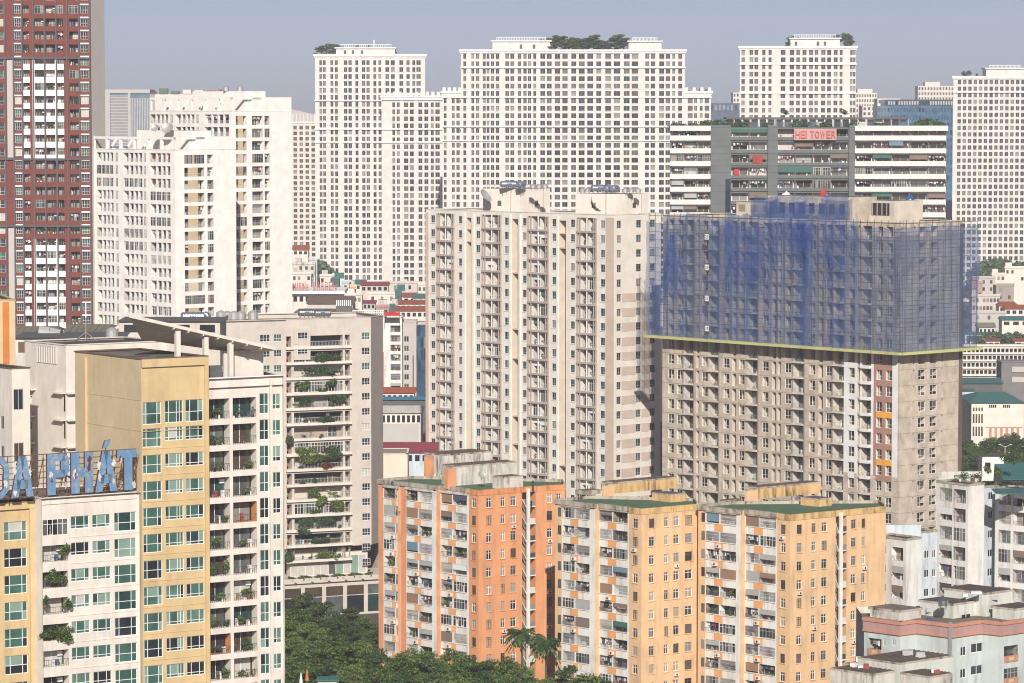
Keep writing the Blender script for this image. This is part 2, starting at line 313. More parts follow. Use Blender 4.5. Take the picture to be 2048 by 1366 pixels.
CL = ['cloth_red', 'cloth_pink', 'cloth_blue', 'cloth_white', 'cloth_teal', 'cloth_dark', 'cloth_dark', 'cloth_white', 'room_warm', 'room_grey', 'cloth_white']
def cell(w, h, dep, var, wallm, kinds, rail='rail_dark', railh=1.0, front=0.0, backs=None):
    """a recessed balcony cell: lining, back wall with a door, and what the neighbours put in it"""
    k = ('c', round(w, 2), round(h, 2), round(dep, 2), var, wallm, tuple(kinds), rail, railh, front, backs)
    if k in _C: return _C[k]
    R = random.Random(var * 131 + len(kinds) * 7 + int(w * 10)); mb = MB(); kind = kinds[var % len(kinds)]
    back = R.choice(backs) if backs else R.choice([wallm, 'room_grey', 'unlit_room', 'glass_dark', 'room_warm', 'unlit_room'])  # near-black choices paint the shade of the recess onto the back wall
    P = lambda x, y, z: (x, y, z)
    mb.quad(P(0, 0, 0), P(0, 0, h), P(0, dep, h), P(0, dep, 0), wallm); mb.quad(P(w, 0, h), P(w, 0, 0), P(w, dep, 0), P(w, dep, h), wallm)
    mb.quad(P(0, 0, h), P(w, 0, h), P(w, dep, h), P(0, dep, h), wallm); mb.quad(P(w, 0, 0), P(0, 0, 0), P(0, dep, 0), P(w, dep, 0), wallm)
    mb.quad(P(0, dep, 0), P(w, dep, 0), P(w, dep, h), P(0, dep, h), back)
    dw = min(w * .55, 1.9) if not backs else w * .84; x0 = R.choice([.08 * w, w - dw - .08 * w]); g = R.choice(['glass_dark', 'glass_grey', 'unlit_room', 'glass_deep', 'curtain_grey', 'curtain_white', 'glass_brown'])
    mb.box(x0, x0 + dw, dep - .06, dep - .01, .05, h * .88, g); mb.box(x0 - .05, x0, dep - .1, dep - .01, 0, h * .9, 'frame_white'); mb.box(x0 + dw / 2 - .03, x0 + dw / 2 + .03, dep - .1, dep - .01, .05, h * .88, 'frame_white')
    if R.random() < .3: mb.box(w * .7, w * .7 + .7, dep - .4, dep - .05, h - .9, h - .35, 'ac_white')
    def rails(hh, m, n):
        mb.box(.02, w - .02, front, front + .05, hh - .05, hh, m)
        for i in range(n): x = .04 + (w - .08) * i / (n - 1); mb.box(x - .015, x + .015, front + .01, front + .04, 0, hh - .05, m)
    if kind in ('open', 'plants', 'clothes'): rails(min(railh, h * .5), rail, max(4, int(w / .3)))
    if kind == 'grille':
        m = R.choice(['rail_light', 'rail_dark', 'frame_grey', 'frame_white'])
        n = max(4, int(w / .22))
        for i in range(n): x = .03 + (w - .06) * i / (n - 1); mb.box(x - .018, x + .018, front, front + .035, 0, h, m)
        for z in (.02, h * .36, h * .7, h - .04): mb.box(.03, w - .03, front + .005, front + .03, z, z + .035, m)
        if R.random() < .5: mb.box(.1, w - .1, front + .2, front + .24, h * R.uniform(.35, .6), h, R.choice(['blind_grey', 'blind_brown', 'curtain_beige', 'blind_navy']))
    if kind == 'glazed':
        n = max(3, int(w / .62)); m = R.choice(['frame_white', 'frame_white', 'frame_grey', 'rail_light'])
        for i in range(n + 1): x = .03 + (w - .06) * i / n; mb.box(x - .035, x + .035, front, front + .06, 0, h, m)
        for z in (.0, h * .68, h - .06): mb.box(.03, w - .03, front + .005, front + .055, z, z + .06, m)
        for i in range(n):
            if R.random() < .85:
                a = .03 + (w - .06) * i / n; b = .03 + (w - .06) * (i + 1) / n
                mb.quad((a, front + .03, .03), (b, front + .03, .03), (b, front + .03, h - .03), (a, front + .03, h - .03), R.choice(['glass_grey', 'glass_dark', 'glass_deep', 'curtain_grey', 'glass_brown', 'glass_grey']))
    if kind == 'blind':
        m = R.choice(['blind_bamboo', 'blind_grey', 'blind_brown', 'blind_navy', 'blind_blue', 'blind_brown', 'blind_grey', 'blind_bamboo', 'blind_grey', 'blind_brown']); f = R.choice([0, 0, .35, .5, .15])
        mb.box(.04, w - .04, front + .02, front + .06, h * f, h - .02, m)
        if f > .2: rails(min(railh, h * .45), rail, max(4, int(w / .3)))
    if kind == 'shade':
        m = R.choice(['blind_grey', 'tarp_white', 'blind_grey', 'blind_brown', 'blind_grey', 'blind_brown', 'blind_green']); mb.box(.04, w - .04, front + .02, front + .05, h * R.choice([.5, .45, .6]), h - .02, m); rails(min(railh, h * .4), rail, 5)
    if kind == 'clothes':
        z = h * .92; mb.box(.1, w - .1, dep * .4, dep * .4 + .03, z, z + .03, 'rail_light'); x = .15
        while x < w - .5:
            b = R.uniform(.25, .5); mb.box(x, x + b, dep * .4 - .01, dep * .4 + .03, z - R.uniform(.5, 1.0), z, R.choice(CL)); x += b + R.uniform(.02, .2)
    if kind == 'plants':
        for i in range(R.randint(2, 4)):
            x = R.uniform(.2, max(.3, w - .3)); mb.box(x - .14, x + .14, .12, .4, 0, .3, R.choice(['soil', 'ac_white', 'roof_red']))
            mb.leaves((x, .25, R.uniform(.6, 1.0)), (R.uniform(.3, .6), .25, R.uniform(.3, .6)), 45, .11, PLUS_LEAF)
    for i in range(R.randint(0, 3)):
        x = R.uniform(.1, max(.15, w - .6)); mb.box(x, x + R.uniform(.2, .5), dep * .45, dep * .75, 0, R.uniform(.3, 1.1), R.choice(['ac_white', 'cloth_blue', 'room_warm', 'cloth_white', 'steel', 'cloth_red', 'blind_brown']))
    _C[k] = mb; return mb
def clump(mbkey, r, n, size, mats=PLUS_LEAF, blobs=5, flat=.8, drop=0):
    k = ('l', mbkey)
    if k not in _C:
        mb = MB(); R = random.Random(str(mbkey))
        for i in range(blobs): mb.leaves((R.uniform(-.55, .55) * r[0], R.uniform(-.5, .5) * r[1], r[2] * R.uniform(.4, 1.1) - drop * R.random()), (r[0] * R.uniform(.35, .6), r[1] * R.uniform(.4, .6), r[2] * R.uniform(.35, .6) * flat), n // blobs, size, mats)
        _C[k] = mb
    return _C[k]
def water_tank(px, py, Y, L, rad, ang, label, mat='steel', n=1, group='water tanks on the roofs'):
    """lying steel cylinder with domed ends on a cradle, base at the pixel"""
    p = at(px, py, Y); t = thing('water_tank', label, 'water tank', p, group); a = math.radians(ang); mb = MB(); R_ = rad
    prof = [(-.5, .0), (-.5, .55), (-.46, .86), (-.40, 1)] + [(x, v) for i in range(7) for x, v in ((-.36 + i * .11, 1), (-.33 + i * .11, .95), (-.30 + i * .11, .95), (-.28 + i * .11, 1))] + [(.42, 1), (.46, .86), (.5, .55), (.5, 0)]
    n_ = 14; i0 = len(mb.v)
    for x, v in prof:
        for k in range(n_):
            th = 2 * math.pi * k / n_; mb.v.append((x * L * math.cos(a) - math.cos(th) * R_ * v * math.sin(a), x * L * math.sin(a) + math.cos(th) * R_ * v * math.cos(a), .35 + R_ + math.sin(th) * R_ * v))
    for j in range(len(prof) - 1):
        for k in range(n_): mb.f.append((i0 + j * n_ + k, i0 + j * n_ + (k + 1) % n_, i0 + (j + 1) * n_ + (k + 1) % n_, i0 + (j + 1) * n_ + k)); mb.m.append(mat)
    link('tank_body', mb.mesh('tank_body'), t); cr = MB()
    for s in (-.36, -.12, .12, .36):
        c = Vector((s * L * math.cos(a), s * L * math.sin(a), 0)); o = Vector((-math.sin(a), math.cos(a), 0)) * R_ * .8
        cr.bar(c - o, c - o + Vector((0, 0, .7 + R_ * .3)), .05, 'galv'); cr.bar(c + o, c + o + Vector((0, 0, .7 + R_ * .3)), .05, 'galv'); cr.bar(c - o + Vector((0, 0, .3)), c + o + Vector((0, 0, .3)), .05, 'galv')
    link('cradle', cr.mesh('cradle'), t); cp = MB(); cp.cone((0, 0, .35 + 2 * R_ - .03), (0, 0, .35 + 2 * R_ + .15), .22, .2, mat, 10); link('hatch', cp.mesh('hatch'), t)
    lab = MB(); o = Vector((math.sin(a), -math.cos(a), 0)); c = o * (R_ + .01) + Vector((0, 0, .35 + R_ * 1.15)); ax = Vector((math.cos(a), math.sin(a), 0))
    lab.quad(c - ax * L * .13 - Vector((0, 0, .1)), c + ax * L * .13 - Vector((0, 0, .1)), c + ax * L * .13 + Vector((0, 0, .1)), c - ax * L * .13 + Vector((0, 0, .1)), 'curtain_blue'); link('name_plate', lab.mesh('name_plate'), t)
    return t
def upright_tank(px, py, Y, h, rad, label, mat='steel'):
    p = at(px, py, Y); t = thing('upright_tank', label, 'water tank', p, 'upright tanks on the roofs'); mb = MB()
    mb.cone((0, 0, .6), (0, 0, h), rad, rad, mat, 12); mb.cone((0, 0, h), (0, 0, h + rad * .45), rad, rad * .3, mat, 12); link('tank_body', mb.mesh('tank_body'), t)
    st = MB(); [st.bar((math.cos(k) * rad * .8, math.sin(k) * rad * .8, 0), (math.cos(k) * rad * .8, math.sin(k) * rad * .8, .62), .05, 'galv') for k in (.5, 2.1, 3.6, 5.2)]; link('stand', st.mesh('stand'), t); return t
def dish(px, py, Y, rad, label, az=-20):
    p = at(px, py, Y); t = thing('satellite_dish', label, 'dish', p, 'satellite dishes'); mb = MB(); a = math.radians(az); n_ = 12
    fw = Vector((math.sin(a) * .8, -math.cos(a) * .8, .6)).normalized(); u = fw.orthogonal().normalized(); v = fw.cross(u); c = Vector((0, 0, rad * 1.1)); i0 = 0
    for j, (rr, dd) in enumerate(((0.02, -.28), (.5, -.2), (.85, -.06), (1, .03))):
        for k in range(n_): th = 2 * math.pi * k / n_; mb.v.append(tuple(c + (u * math.cos(th) + v * math.sin(th)) * rr * rad + fw * dd * rad))
    for j in range(3):
        for k in range(n_): mb.f.append((j * n_ + k, j * n_ + (k + 1) % n_, (j + 1) * n_ + (k + 1) % n_, (j + 1) * n_ + k)); mb.m.append('galv')
    link('reflector', mb.mesh('reflector'), t); q = MB(); q.bar((0, .1, 0), c + fw * -.3 * rad, .06, 'galv'); q.bar(c + fw * -.2 * rad - u * rad * .8, c + fw * rad * .9, .03, 'galv'); link('mast', q.mesh('mast'), t); return t
# trees
_TREE = {}
def tree_meshes(key, r, hgt, blobs, n, size, mats, umbrella=.5):
    if key in _TREE: return _TREE[key]
    R = random.Random(str(key)); tr = MB(); cr = MB(); fork = hgt * .38
    tr.cone((0, 0, 0), (.1, .05, fork), r * .075, r * .05, 'bark', 8)
    for i in range(blobs):
        a = R.uniform(0, 2 * math.pi); q = R.random() ** .55; x, y = math.cos(a) * q * r * .82, math.sin(a) * q * r * .82
        z = hgt * (.90 - umbrella * .55 * q * q - R.random() * .34)
        b = r * R.uniform(.18, .36)
        cr.leaves((x, y, z), (b, b, b * R.uniform(.28, .5)), n // blobs, size, mats, .3)
        if i % 2 == 0: tr.cone((.1, .05, fork * R.uniform(.85, 1)), (x * .8, y * .8, z - b * .3), r * .03, r * .008, 'bark', 5)
    _TREE[key] = (tr.mesh('trunk'), cr.mesh('crown')); return _TREE[key]
def tree(px, pytop, Y, key, hgt, label, zbase=None, sc=1, group=None, name='tree'):
    """the crown's top at the pixel; it stands on zbase"""
    p = at(px, pytop, Y); tm, cm, h0 = (*_TREE[key], TH[key])
    zb = p.z - h0 * sc if zbase is None else zbase; s = (p.z - zb) / h0
    t = thing(name, label, 'tree', (p.x, Y, zb), group)
    a = link('trunk', tm, t, rz=RN.uniform(0, 6.28)); c = link('crown', cm, t, rz=RN.uniform(0, 6.28)); sx = s * RN.uniform(.9, 1.12) if not sc or sc == 1 else s
    a.scale = (sx, sx, s); c.scale = (sx, sx, s); return t
TH = {}
def mk(key, r, h, *a, **k): tree_meshes(key, r, h, *a, **k); TH[key] = h
def roof_house(b, x0, xc, x1, ytop, Y, z0, wm, al=-45, ar=52, roofm='roof_brown', name='roof_house', dep=3, lip=True):
    p = at(xc, ytop, Y); C = (p.x, Y); A = walk(C, al, x0, ytop); D_ = walk(C, ar, x1, ytop); z1 = at(xc, ytop, Y).z; q = MB(); bk = (A[0] + D_[0] - C[0], A[1] + D_[1] - C[1]); q.prism([A, C, D_, bk], z0, z1, wm, roofm); b.part(name, q)
    if lip: q = MB(); q.prism([A, C, D_, bk], z1 + .003, z1 + .3, 'mould', roofm); b.part('roof_lip', q)
# ================================================================== the setting
gm = MB(); gm.box(-9000, 9000, -300, 14000, -1, 0, 'ground'); g_ = link('ground', gm.mesh('ground')); g_['kind'] = 'structure'
def close(b, front, back, z1, wallm, roofm, cop=None, z0=0, low=.9, ch=.14, coped=None):
    """back walls, flat roof below the parapet and a coping along the front edges"""
    pts = list(front) + list(back); mb = MB(); n = len(pts); k = len(front)
    for i in range(k - 1, n):
        a, c = pts[i], pts[(i + 1) % n]; mb.quad((*a, z0), (*c, z0), (*c, z1), (*a, z1), wallm)
    b.part('back_wall', mb)
    rf = MB(); rf.poly([(p[0], p[1], z1 - low) for p in pts], roofm); b.part('roof', rf)
    for i in range(n):
        F = Face(pts[i], pts[(i + 1) % n]); c = MB(); F.fbox(c, -.1, F.L + .1, z1, z1 + ch, -.32, .1, coped or cop or wallm); b.part('coping', c)
def zz(F, px, py): return F.z(px, py)
# ------------------------------------------------------------------ far white towers (frontal)
def far_tower(name, label, Y, x0, x1, ytop, cols, row0, pitch, hpx, n, style='far', mat='white_far', belts=(), depth=28, bow=1.2, steps=None, group=None, base_y=None, sill=True):
    A = at(x0, row0, Y); Bp = at(x1, row0, Y); F = Face((A.x, Y), (Bp.x, Y)); b = B(name, label, 'tower', ((A.x + Bp.x) / 2, Y), group)
    zt = at(x0, ytop, Y).z; rows = F.rows((x0 + x1) / 2, row0, hpx, pitch, n); rows = [r for r in rows if r[0] > 1]
    cs = [(max(.2, u0 - .12), min(F.L - .2, u1 + .12), rows) for u0, u1 in F.cols(row0, cols)]; mb = MB(); wall(mb, F, 0, zt, cs, mat, r=.5); b.part('wall', mb)
    vs_ = {}
    for ri, r in enumerate(rows):
        for ci, c in enumerate(cs):
            v = RN.randrange(9); b.put('window', win(c[1] - c[0], r[1] - r[0], style if (ci % 7 < 4 or style != 'far') else 'farb', v, 'frame_white' if ci % 3 else 'frame_grey'), F, c[0], -.42, r[0])
    # pilasters between groups of windows and cornice belts
    xs = [c[1] for c in cs]; gaps = [(cs[i][1], cs[i + 1][0]) for i in range(len(cs) - 1)]
    for g0, g1 in gaps:
        if g1 - g0 > 1.5:
            m = MB(); F.fbox(m, g0 + .35, g1 - .35, 0, zt - .8, 0, .35, mat); b.part('pilaster', m)
    for y in belts:
        z = F.z((x0 + x1) / 2, y); m = MB(); F.fbox(m, -.3, F.L + .3, z - .35, z + .35, 0, .8, 'white_trim'); b.part('belt_course', m)
    for ci, c in enumerate(cs):                 # sill bands under pairs of windows
        if ci % 3 == 0:
            for r in rows[:14]:
                m = MB(); F.fbox(m, c[0] - .15, c[1] + .15, r[0] - .25, r[0] - .02, 0, .25, 'white_trim'); b.part('sill', m)
    m = MB(); F.fbox(m, -.9, F.L + .9, zt - .5, zt + .5, -.6, .9, 'white_trim'); b.part('cornice', m)
    m = MB(); F.fbox(m, -.45, F.L + .45, zt - 1.3, zt - .5, 0, .45, 'white_trim'); b.part('cornice', m)
    kx = (Y + depth) / Y; close(b, [F.A, F.B], [(min(F.B[0], F.B[0] * kx + .3 if F.B[0] > 0 else F.B[0] * kx - .6), Y + depth), (max(F.A[0], F.A[0] * kx + .6), Y + depth)], zt, mat, 'roof_grey'); b.emit(300); return b, F, zt
def penthouse(b, x0, x1, y0, y1, Y, mat='white_far', nrail=24, depth=14, wins=()):
    A = at(x0, y1, Y); C = at(x1, y0, Y); m = MB(); m.box(A.x, C.x, Y, Y + depth, A.z - 1.2, C.z, mat, 'roof_grey'); b.part('penthouse', m)
    m = MB(); m.box(A.x - .7, C.x + .7, Y - .7, Y + depth + .7, C.z, C.z + .6, 'white_trim'); b.part('cornice', m)
    r = MB(); 
    for i in range(nrail + 1):
        x = A.x + 2 + (C.x - A.x - 4) * i / nrail; r.box(x - .08, x + .08, Y + 1, Y + 1.16, C.z + .6, C.z + 2.0, 'white_trim')
    r.box(A.x + 1.9, C.x - 1.9, Y + .98, Y + 1.18, C.z + 1.95, C.z + 2.15, 'white_trim'); b.part('balustrade', r)
    for wx in wins:
        q = at(wx, (y0 + y1) / 2, Y); m = MB(); m.box(q.x - .6, q.x + .6, Y - .06, Y + .1, q.z - 1.4, q.z + .6, 'glass_grey'); b.part('window', m)
YA, YB, YC, YD = 1750, 1640, 1690, 1850
colsA = [(639, 643.5), (646, 651), (661, 666), (670, 675), (688, 694), (697, 703), (711, 716), (724, 730), (733, 739), (747, 752), (757, 762), (771, 778), (782, 789), (799, 806), (813, 819), (825, 830), (833, 841)]
tA, FA, zA = far_tower('white_tower', 'white residential tower with a domed tree and a low round penthouse on its roof', YA, 630, 850, 110, colsA, 120.6, 13.8, 9.5, 36, belts=(201, 258, 284), group='white residential towers on the skyline')
penthouse(tA, 672, 790, 97, 109, YA + 6, wins=(690, 706, 724))
q = MB(); q.bar(at(748, 97, YA + 9), at(748, 80, YA + 9), .35, 'white_trim', 6); tA.part('mast', q)
wA, _, _ = far_tower('tower_wing', 'lower white wing with a battlement parapet standing before the mast tower', YA - 14, 763, 886, 193, [(785, 789.5), (794, 799), (808, 816), (820, 827), (837, 844), (849, 856), (862, 867), (871, 879)], 205, 13.9, 9.5, 30, belts=(199, 258, 284), depth=13, group='white residential towers on the skyline')
for i, x in enumerate(range(764, 886, 11)):
    q = at(x, 193, YA - 14); m = MB(); m.box(q.x - .1, q.x + 1.5, YA - 14, YA - 13.4, q.z + .55, q.z + 2.4, 'white_far'); wA.part('merlon', m)
colsB = [(927, 932), (943, 948), (952, 958), (966, 971), (973.5, 978.5), (982, 988), (992, 998), (1011, 1018), (1021, 1028), (1036, 1042), (1047, 1053), (1056, 1062), (1067, 1072), (1081, 1090), (1094, 1103), (1110, 1120), (1125, 1135), (1143, 1152), (1158, 1169), (1175, 1186), (1193, 1202), (1211, 1222), (1228, 1240), (1248, 1259), (1264, 1276), (1291, 1298), (1302, 1310), (1319, 1328), (1332, 1340), (1345, 1350), (1357, 1364)]
tB, FB, zB = far_tower('white_tower', 'widest white residential tower with a garden of trees between two rooftop pavilions', YB, 922, 1370, 101, colsB, 108, 14.72, 9.8, 34, belts=(135, 194, 253, 281), group='white residential towers on the skyline')
penthouse(tB, 985, 1100, 83, 100, YB + 8, nrail=30, wins=(1042, 1068)); penthouse(tB, 1257, 1323, 84, 100, YB + 8, nrail=18)
for (x0, x1, cs, lab) in ((885, 922.5, [(888, 892.5), (904, 909), (913, 919)], 'narrow white wing with a crenellated top beside the gap to the mast tower'), (1370, 1422, [(1376, 1385), (1388.5, 1394), (1400, 1405), (1410, 1418)], 'narrow white wing with trees behind its crenellated top beside the widest tower')):
    wb, Fw, zw = far_tower('tower_wing', lab, YB + 3, x0, x1, 184, cs, 197, 14.72, 9.8, 28, belts=(194, 253, 281), depth=20, group='white residential towers on the skyline')
    n = 4
    for i in range(n):
        q = at(x0 + (x1 - x0 - 6) * i / (n - 1), 184, YB + 3); m = MB(); m.box(q.x, q.x + 1.5, YB + 3, YB + 3.6, q.z + .55, q.z + 2.2, 'white_far'); wb.part('merlon', m)
colsC = [(1483.5, 1489.6), (1499.5, 1506), (1509.5, 1516), (1525, 1530.5), (1537.6, 1543), (1562, 1570.6), (1580, 1588), (1593, 1600), (1605.5, 1612.6), (1618.6, 1626), (1630, 1636), (1643, 1650.6), (1655, 1662), (1668, 1675), (1680, 1685), (1701, 1705), (1707, 1711)]
tC, FC, zC = far_tower('white_tower', 'white residential tower with a broad round pavilion and trees at both its ends', YC, 1480, 1712, 94, colsC, 100.4, 14.3, 9.6, 26, belts=(128, 186), group='white residential towers on the skyline')
penthouse(tC, 1581, 1680, 78, 93, YC + 6, wins=(1592, 1636, 1650))
colsD = [(1916 + 10.6 * i, 1922 + 10.6 * i) for i in range(17)]
tD, FD, zD = far_tower('white_tower', 'white residential tower with a small bush and a stepped penthouse above a grove', YD, 1907, 2100, 154, colsD, 160, 13.0, 8.6, 34, belts=(184,), group='white residential towers on the skyline')
penthouse(tD, 1972, 2050, 138, 153, YD + 6)
far_tower('slab_tower', 'grey white slab block with closely set windows behind the low houses', 1980, 583, 634, 245, [(587 + 12 * i, 593.5 + 12 * i) for i in range(4)] , 252, 11.0, 7.2, 26, mat='offwhite', depth=20)[0]
b = B('curved_roof_block', 'pale grey block with a curved gridded crown behind the white twin towers', 'building', (at(605, 230, 2100).x, 2100)); m = MB()
A = at(575, 245, 2100); C = at(640, 219, 2100)
prof = [(at(575, 219, 2100).x, at(575, 217, 2100).z), (at(600, 222, 2100).x, at(600, 222, 2100).z), (at(640, 232, 2100).x, at(640, 232, 2100).z)]
pl = [(A.x, 0), (C.x, 0), (C.x, prof[2][1]), prof[1], prof[0]]
m.poly([(x, 2100, z) for x, z in pl], 'tower_grey'); m.poly([(x, 2130, z) for x, z in reversed(pl)], 'tower_grey')
for i in range(5): a, c = pl[i], pl[(i + 1) % 5]; m.quad((a[0], 2100, a[1]), (a[0], 2130, a[1]), (c[0], 2130, c[1]), (c[0], 2100, c[1]), 'tower_grey')
b.part('wall', m)
for i in range(9):
    x = A.x + (C.x - A.x) * (i + .5) / 9; m = MB(); m.box(x - .25, x + .25, 2099.6, 2100, A.z - 2, at(600, 224, 2100).z - 1, 'white_far'); b.part('mullion', m)
# hazy blocks on the horizon
def far_block(px0, px1, ytop, Y, label, mat, name='distant_block', nwx=6, nwz=6, gl='glass_grey', cat='building', steps=(), wy=None):
    A = at(px0, ytop, Y); C = at(px1, ytop, Y); b = B(name, label, cat, ((A.x + C.x) / 2, Y), 'hazy buildings on the horizon'); m = MB(); m.box(A.x, C.x, Y, Y + 25, 0, A.z, mat, 'roof_grey'); b.part('wall', m)
    for (a, c, y) in steps:
        p = at(a, y, Y + 3); q = at(c, y, Y + 3); m = MB(); m.box(p.x, q.x, Y + 3, Y + 18, A.z, p.z, mat); b.part('penthouse', m)
    fh = (A.z - at(px0, ytop + (wy or 60), Y).z) / nwz; W = (C.x - A.x) / nwx
    for j in range(nwz):
        for i in range(nwx):
            m = MB(); m.box(A.x + W * (i + .22), A.x + W * (i + .78), Y - .12, Y + .1, A.z - fh * (j + .8), A.z - fh * (j + .25), gl if RN.random() < .8 else 'glass_dark'); b.part('window', m)
    return b
far_block(1836, 1908, 172, 3300, 'pale pink block with a stepped crown rising over the blue glass hall', 'offwhite', steps=((1850, 1880, 164),), nwx=12, nwz=3, wy=30)
far_block(1712, 1754, 186, 2900, 'pale beige block with a stepped top next to the round pavilion tower', 'cream', steps=((1715, 1745, 178),), nwx=8, nwz=6, wy=60)
far_block(1725, 1760, 212, 2300, 'low cream block in front of the stepped beige one', 'offwhite', nwx=4, nwz=2, wy=20)
far_block(1466, 1485, 185, 2800, 'narrow pale block peeping out beside the round pavilion tower', 'offwhite', nwx=3, nwz=4, wy=40)
far_block(1420, 1484, 206, 2500, 'long low hall with a blue glazed front between two white towers', 'glass_office', nwx=8, nwz=1, gl='glass_sky', wy=18)
far_block(1755, 1906, 212, 2000, 'wide blue glass hall with a pale grid of panes behind the grey office tower', 'glass_tower', nwx=24, nwz=10, gl='glass_office', wy=150, name='glass_hall')
far_block(1770, 1906, 199, 2040, 'blue grey louvred storey rising over the blue glass hall', 'glass_office', nwx=26, nwz=1, gl='tower_grey', wy=13)
far_block(1755, 1800, 197, 2600, 'small beige block with an antenna over the louvred storey', 'cream', nwx=5, nwz=1, wy=12)
# blue striped glass tower behind the white twin towers
Y = 2150; b = B('glass_tower', 'blue glass tower with thin horizontal bands and a ribbed bay', 'tower', (at(255, 200, Y).x, Y)); A = at(205, 186, Y); C = at(300, 186, Y); m = MB(); m.box(A.x, C.x, Y, Y + 30, 0, A.z, 'glass_tower', 'roof_grey'); b.part('wall', m)
for i in range(34):
    z = at(220, 192 + i * 3.0, Y).z; m = MB(); m.box(at(221, 200, Y).x, at(256, 200, Y).x, Y - .4, Y, z - .28, z + .28, 'tower_grey'); b.part('band', m)
for i in range(12):
    x = at(262 + i * 3.3, 200, Y).x; m = MB(); m.box(x - .25, x + .25, Y - .5, Y, 0, A.z - 3, 'tower_grey'); b.part('fin', m)
for x0, x1 in ((208, 220), (256, 261)):
    m = MB(); m.box(at(x0, 200, Y).x, at(x1, 200, Y).x, Y - .7, Y, 0, A.z + 1, 'tower_grey'); b.part('pier', m)
m = MB(); m.box(A.x, C.x, Y - .8, Y + 30, A.z, A.z + 2.2, 'tower_grey'); b.part('cornice', m)
b = B('long_roof_block', 'long low block with a pale green roof edge beyond the blue glass tower', 'building', (at(290, 190, 2400).x, 2400)); m = MB(); A = at(200, 188, 2400); C = at(460, 188, 2400); m.box(A.x, C.x, 2400, 2440, 0, A.z, 'offwhite', 'roof_green'); b.part('wall', m)
for i in range(11):
    m = MB(); x = A.x + (C.x - A.x) * i / 11; m.box(x, x + 6, 2399.5, 2405, A.z, A.z + RN.uniform(1.5, 4.5), RN.choice(['roof_green', 'offwhite', 'roof_red', 'tower_grey', 'roof_teal'])); b.part('roof_shed', m)
# ------------------------------------------------------------------ red brick tower
Y = 886; A = at(-60, 300, Y); Cn = at(184, 300, Y); Bk = walk((Cn.x, Y), 24, 211, 300); F = Face((A.x, Y), (Cn.x, Y)); FS = Face((Cn.x, Y), Bk)
b = B('brick_tower', 'dark red brick apartment tower with white balcony stacks and a plain grey flank', 'tower', (A.x + 15, Y)); zt = at(100, -60, Y).z
RC = [(-42, -28), (-20, 9), (31, 44), (48, 60), (71, 89), (93, 112), (116, 128), (140, 158), (163, 178)]
rows = F.rows(100, -41.3 , 15.5, 25.76, 32); rows = [r for r in rows if r[0] > 1]
cs = [(u0, u1, rows) for u0, u1 in F.cols(300, RC)]; mb = MB(); wall(mb, F, 0, zt, cs, 'red_brick', r=0); b.part('wall', mb)
kp = F.y(100, 300) / FPX / CP
for ri, r in enumerate(rows):
    ypx = -41.3 + ri * 25.76; white = 112 < ypx < 312 or ypx > 452
    for ci, c in enumerate(cs):
        wd, hh = c[1] - c[0], r[1] - r[0]
        if ci in (1, 2, 8): b.put('window', win(wd, hh, 'red', RN.randrange(8)), F, c[0], -.2, r[0])
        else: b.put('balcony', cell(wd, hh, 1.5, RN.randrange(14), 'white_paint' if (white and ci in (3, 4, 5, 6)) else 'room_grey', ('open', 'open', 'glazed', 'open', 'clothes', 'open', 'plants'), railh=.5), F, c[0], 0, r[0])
        if white and ci in (4, 5, 6) or (white and ci == 3):
            m = MB(); F.fbox(m, c[0] - (.6 if ci == 4 else 0), c[1] + .15, r[0] - 10.3 * kp + .15, r[0] + .35, 0, .2, 'white_paint'); b.part('parapet', m)
            if ci in (4, 6):
                m = MB(); F.fbox(m, c[0] - .62, c[0] - .05, r[0] - 10.3 * kp, r[0] + 15.5 * kp, 0, .12, 'white_paint'); b.part('pier', m)
        if ci in (2, 8):
            m = MB(); F.fbox(m, c[0] - .1, c[1] + .2, r[1] + .05, r[1] + .42, 0, .3, 'white_paint'); b.part('lintel', m)
for x in (-26, 12, 28.5, 46, 68.5, 91, 114.5, 136, 160, 181):
    u = F.u(x, 300); m = MB(); F.fbox(m, u - .16, u + .16, 0, zt, 0, .55, 'fin_blue'); b.part('fin', m)
for y in (116, 318, 452):
    z = F.z(100, y); m = MB(); F.fbox(m, 0, F.L - .1, z - .2, z + .2, 0, .6, 'fin_blue'); b.part('belt_course', m)
for y0, y1 in ((120, 315), (456, 900)):
    m = MB(); F.fbox(m, F.u(15.5, 300), F.u(27, 300), F.z(20, y1), F.z(20, y0), 0, .25, 'tower_grey'); b.part('service_panel', m)
mb = MB(); wall(mb, FS, 0, zt, [], 'tower_grey'); b.part('flank_wall', mb)
close(b, [F.A, F.B, Bk], [(F.A[0], Bk[1])], zt, 'tower_grey', 'roof_grey'); b.emit(300)
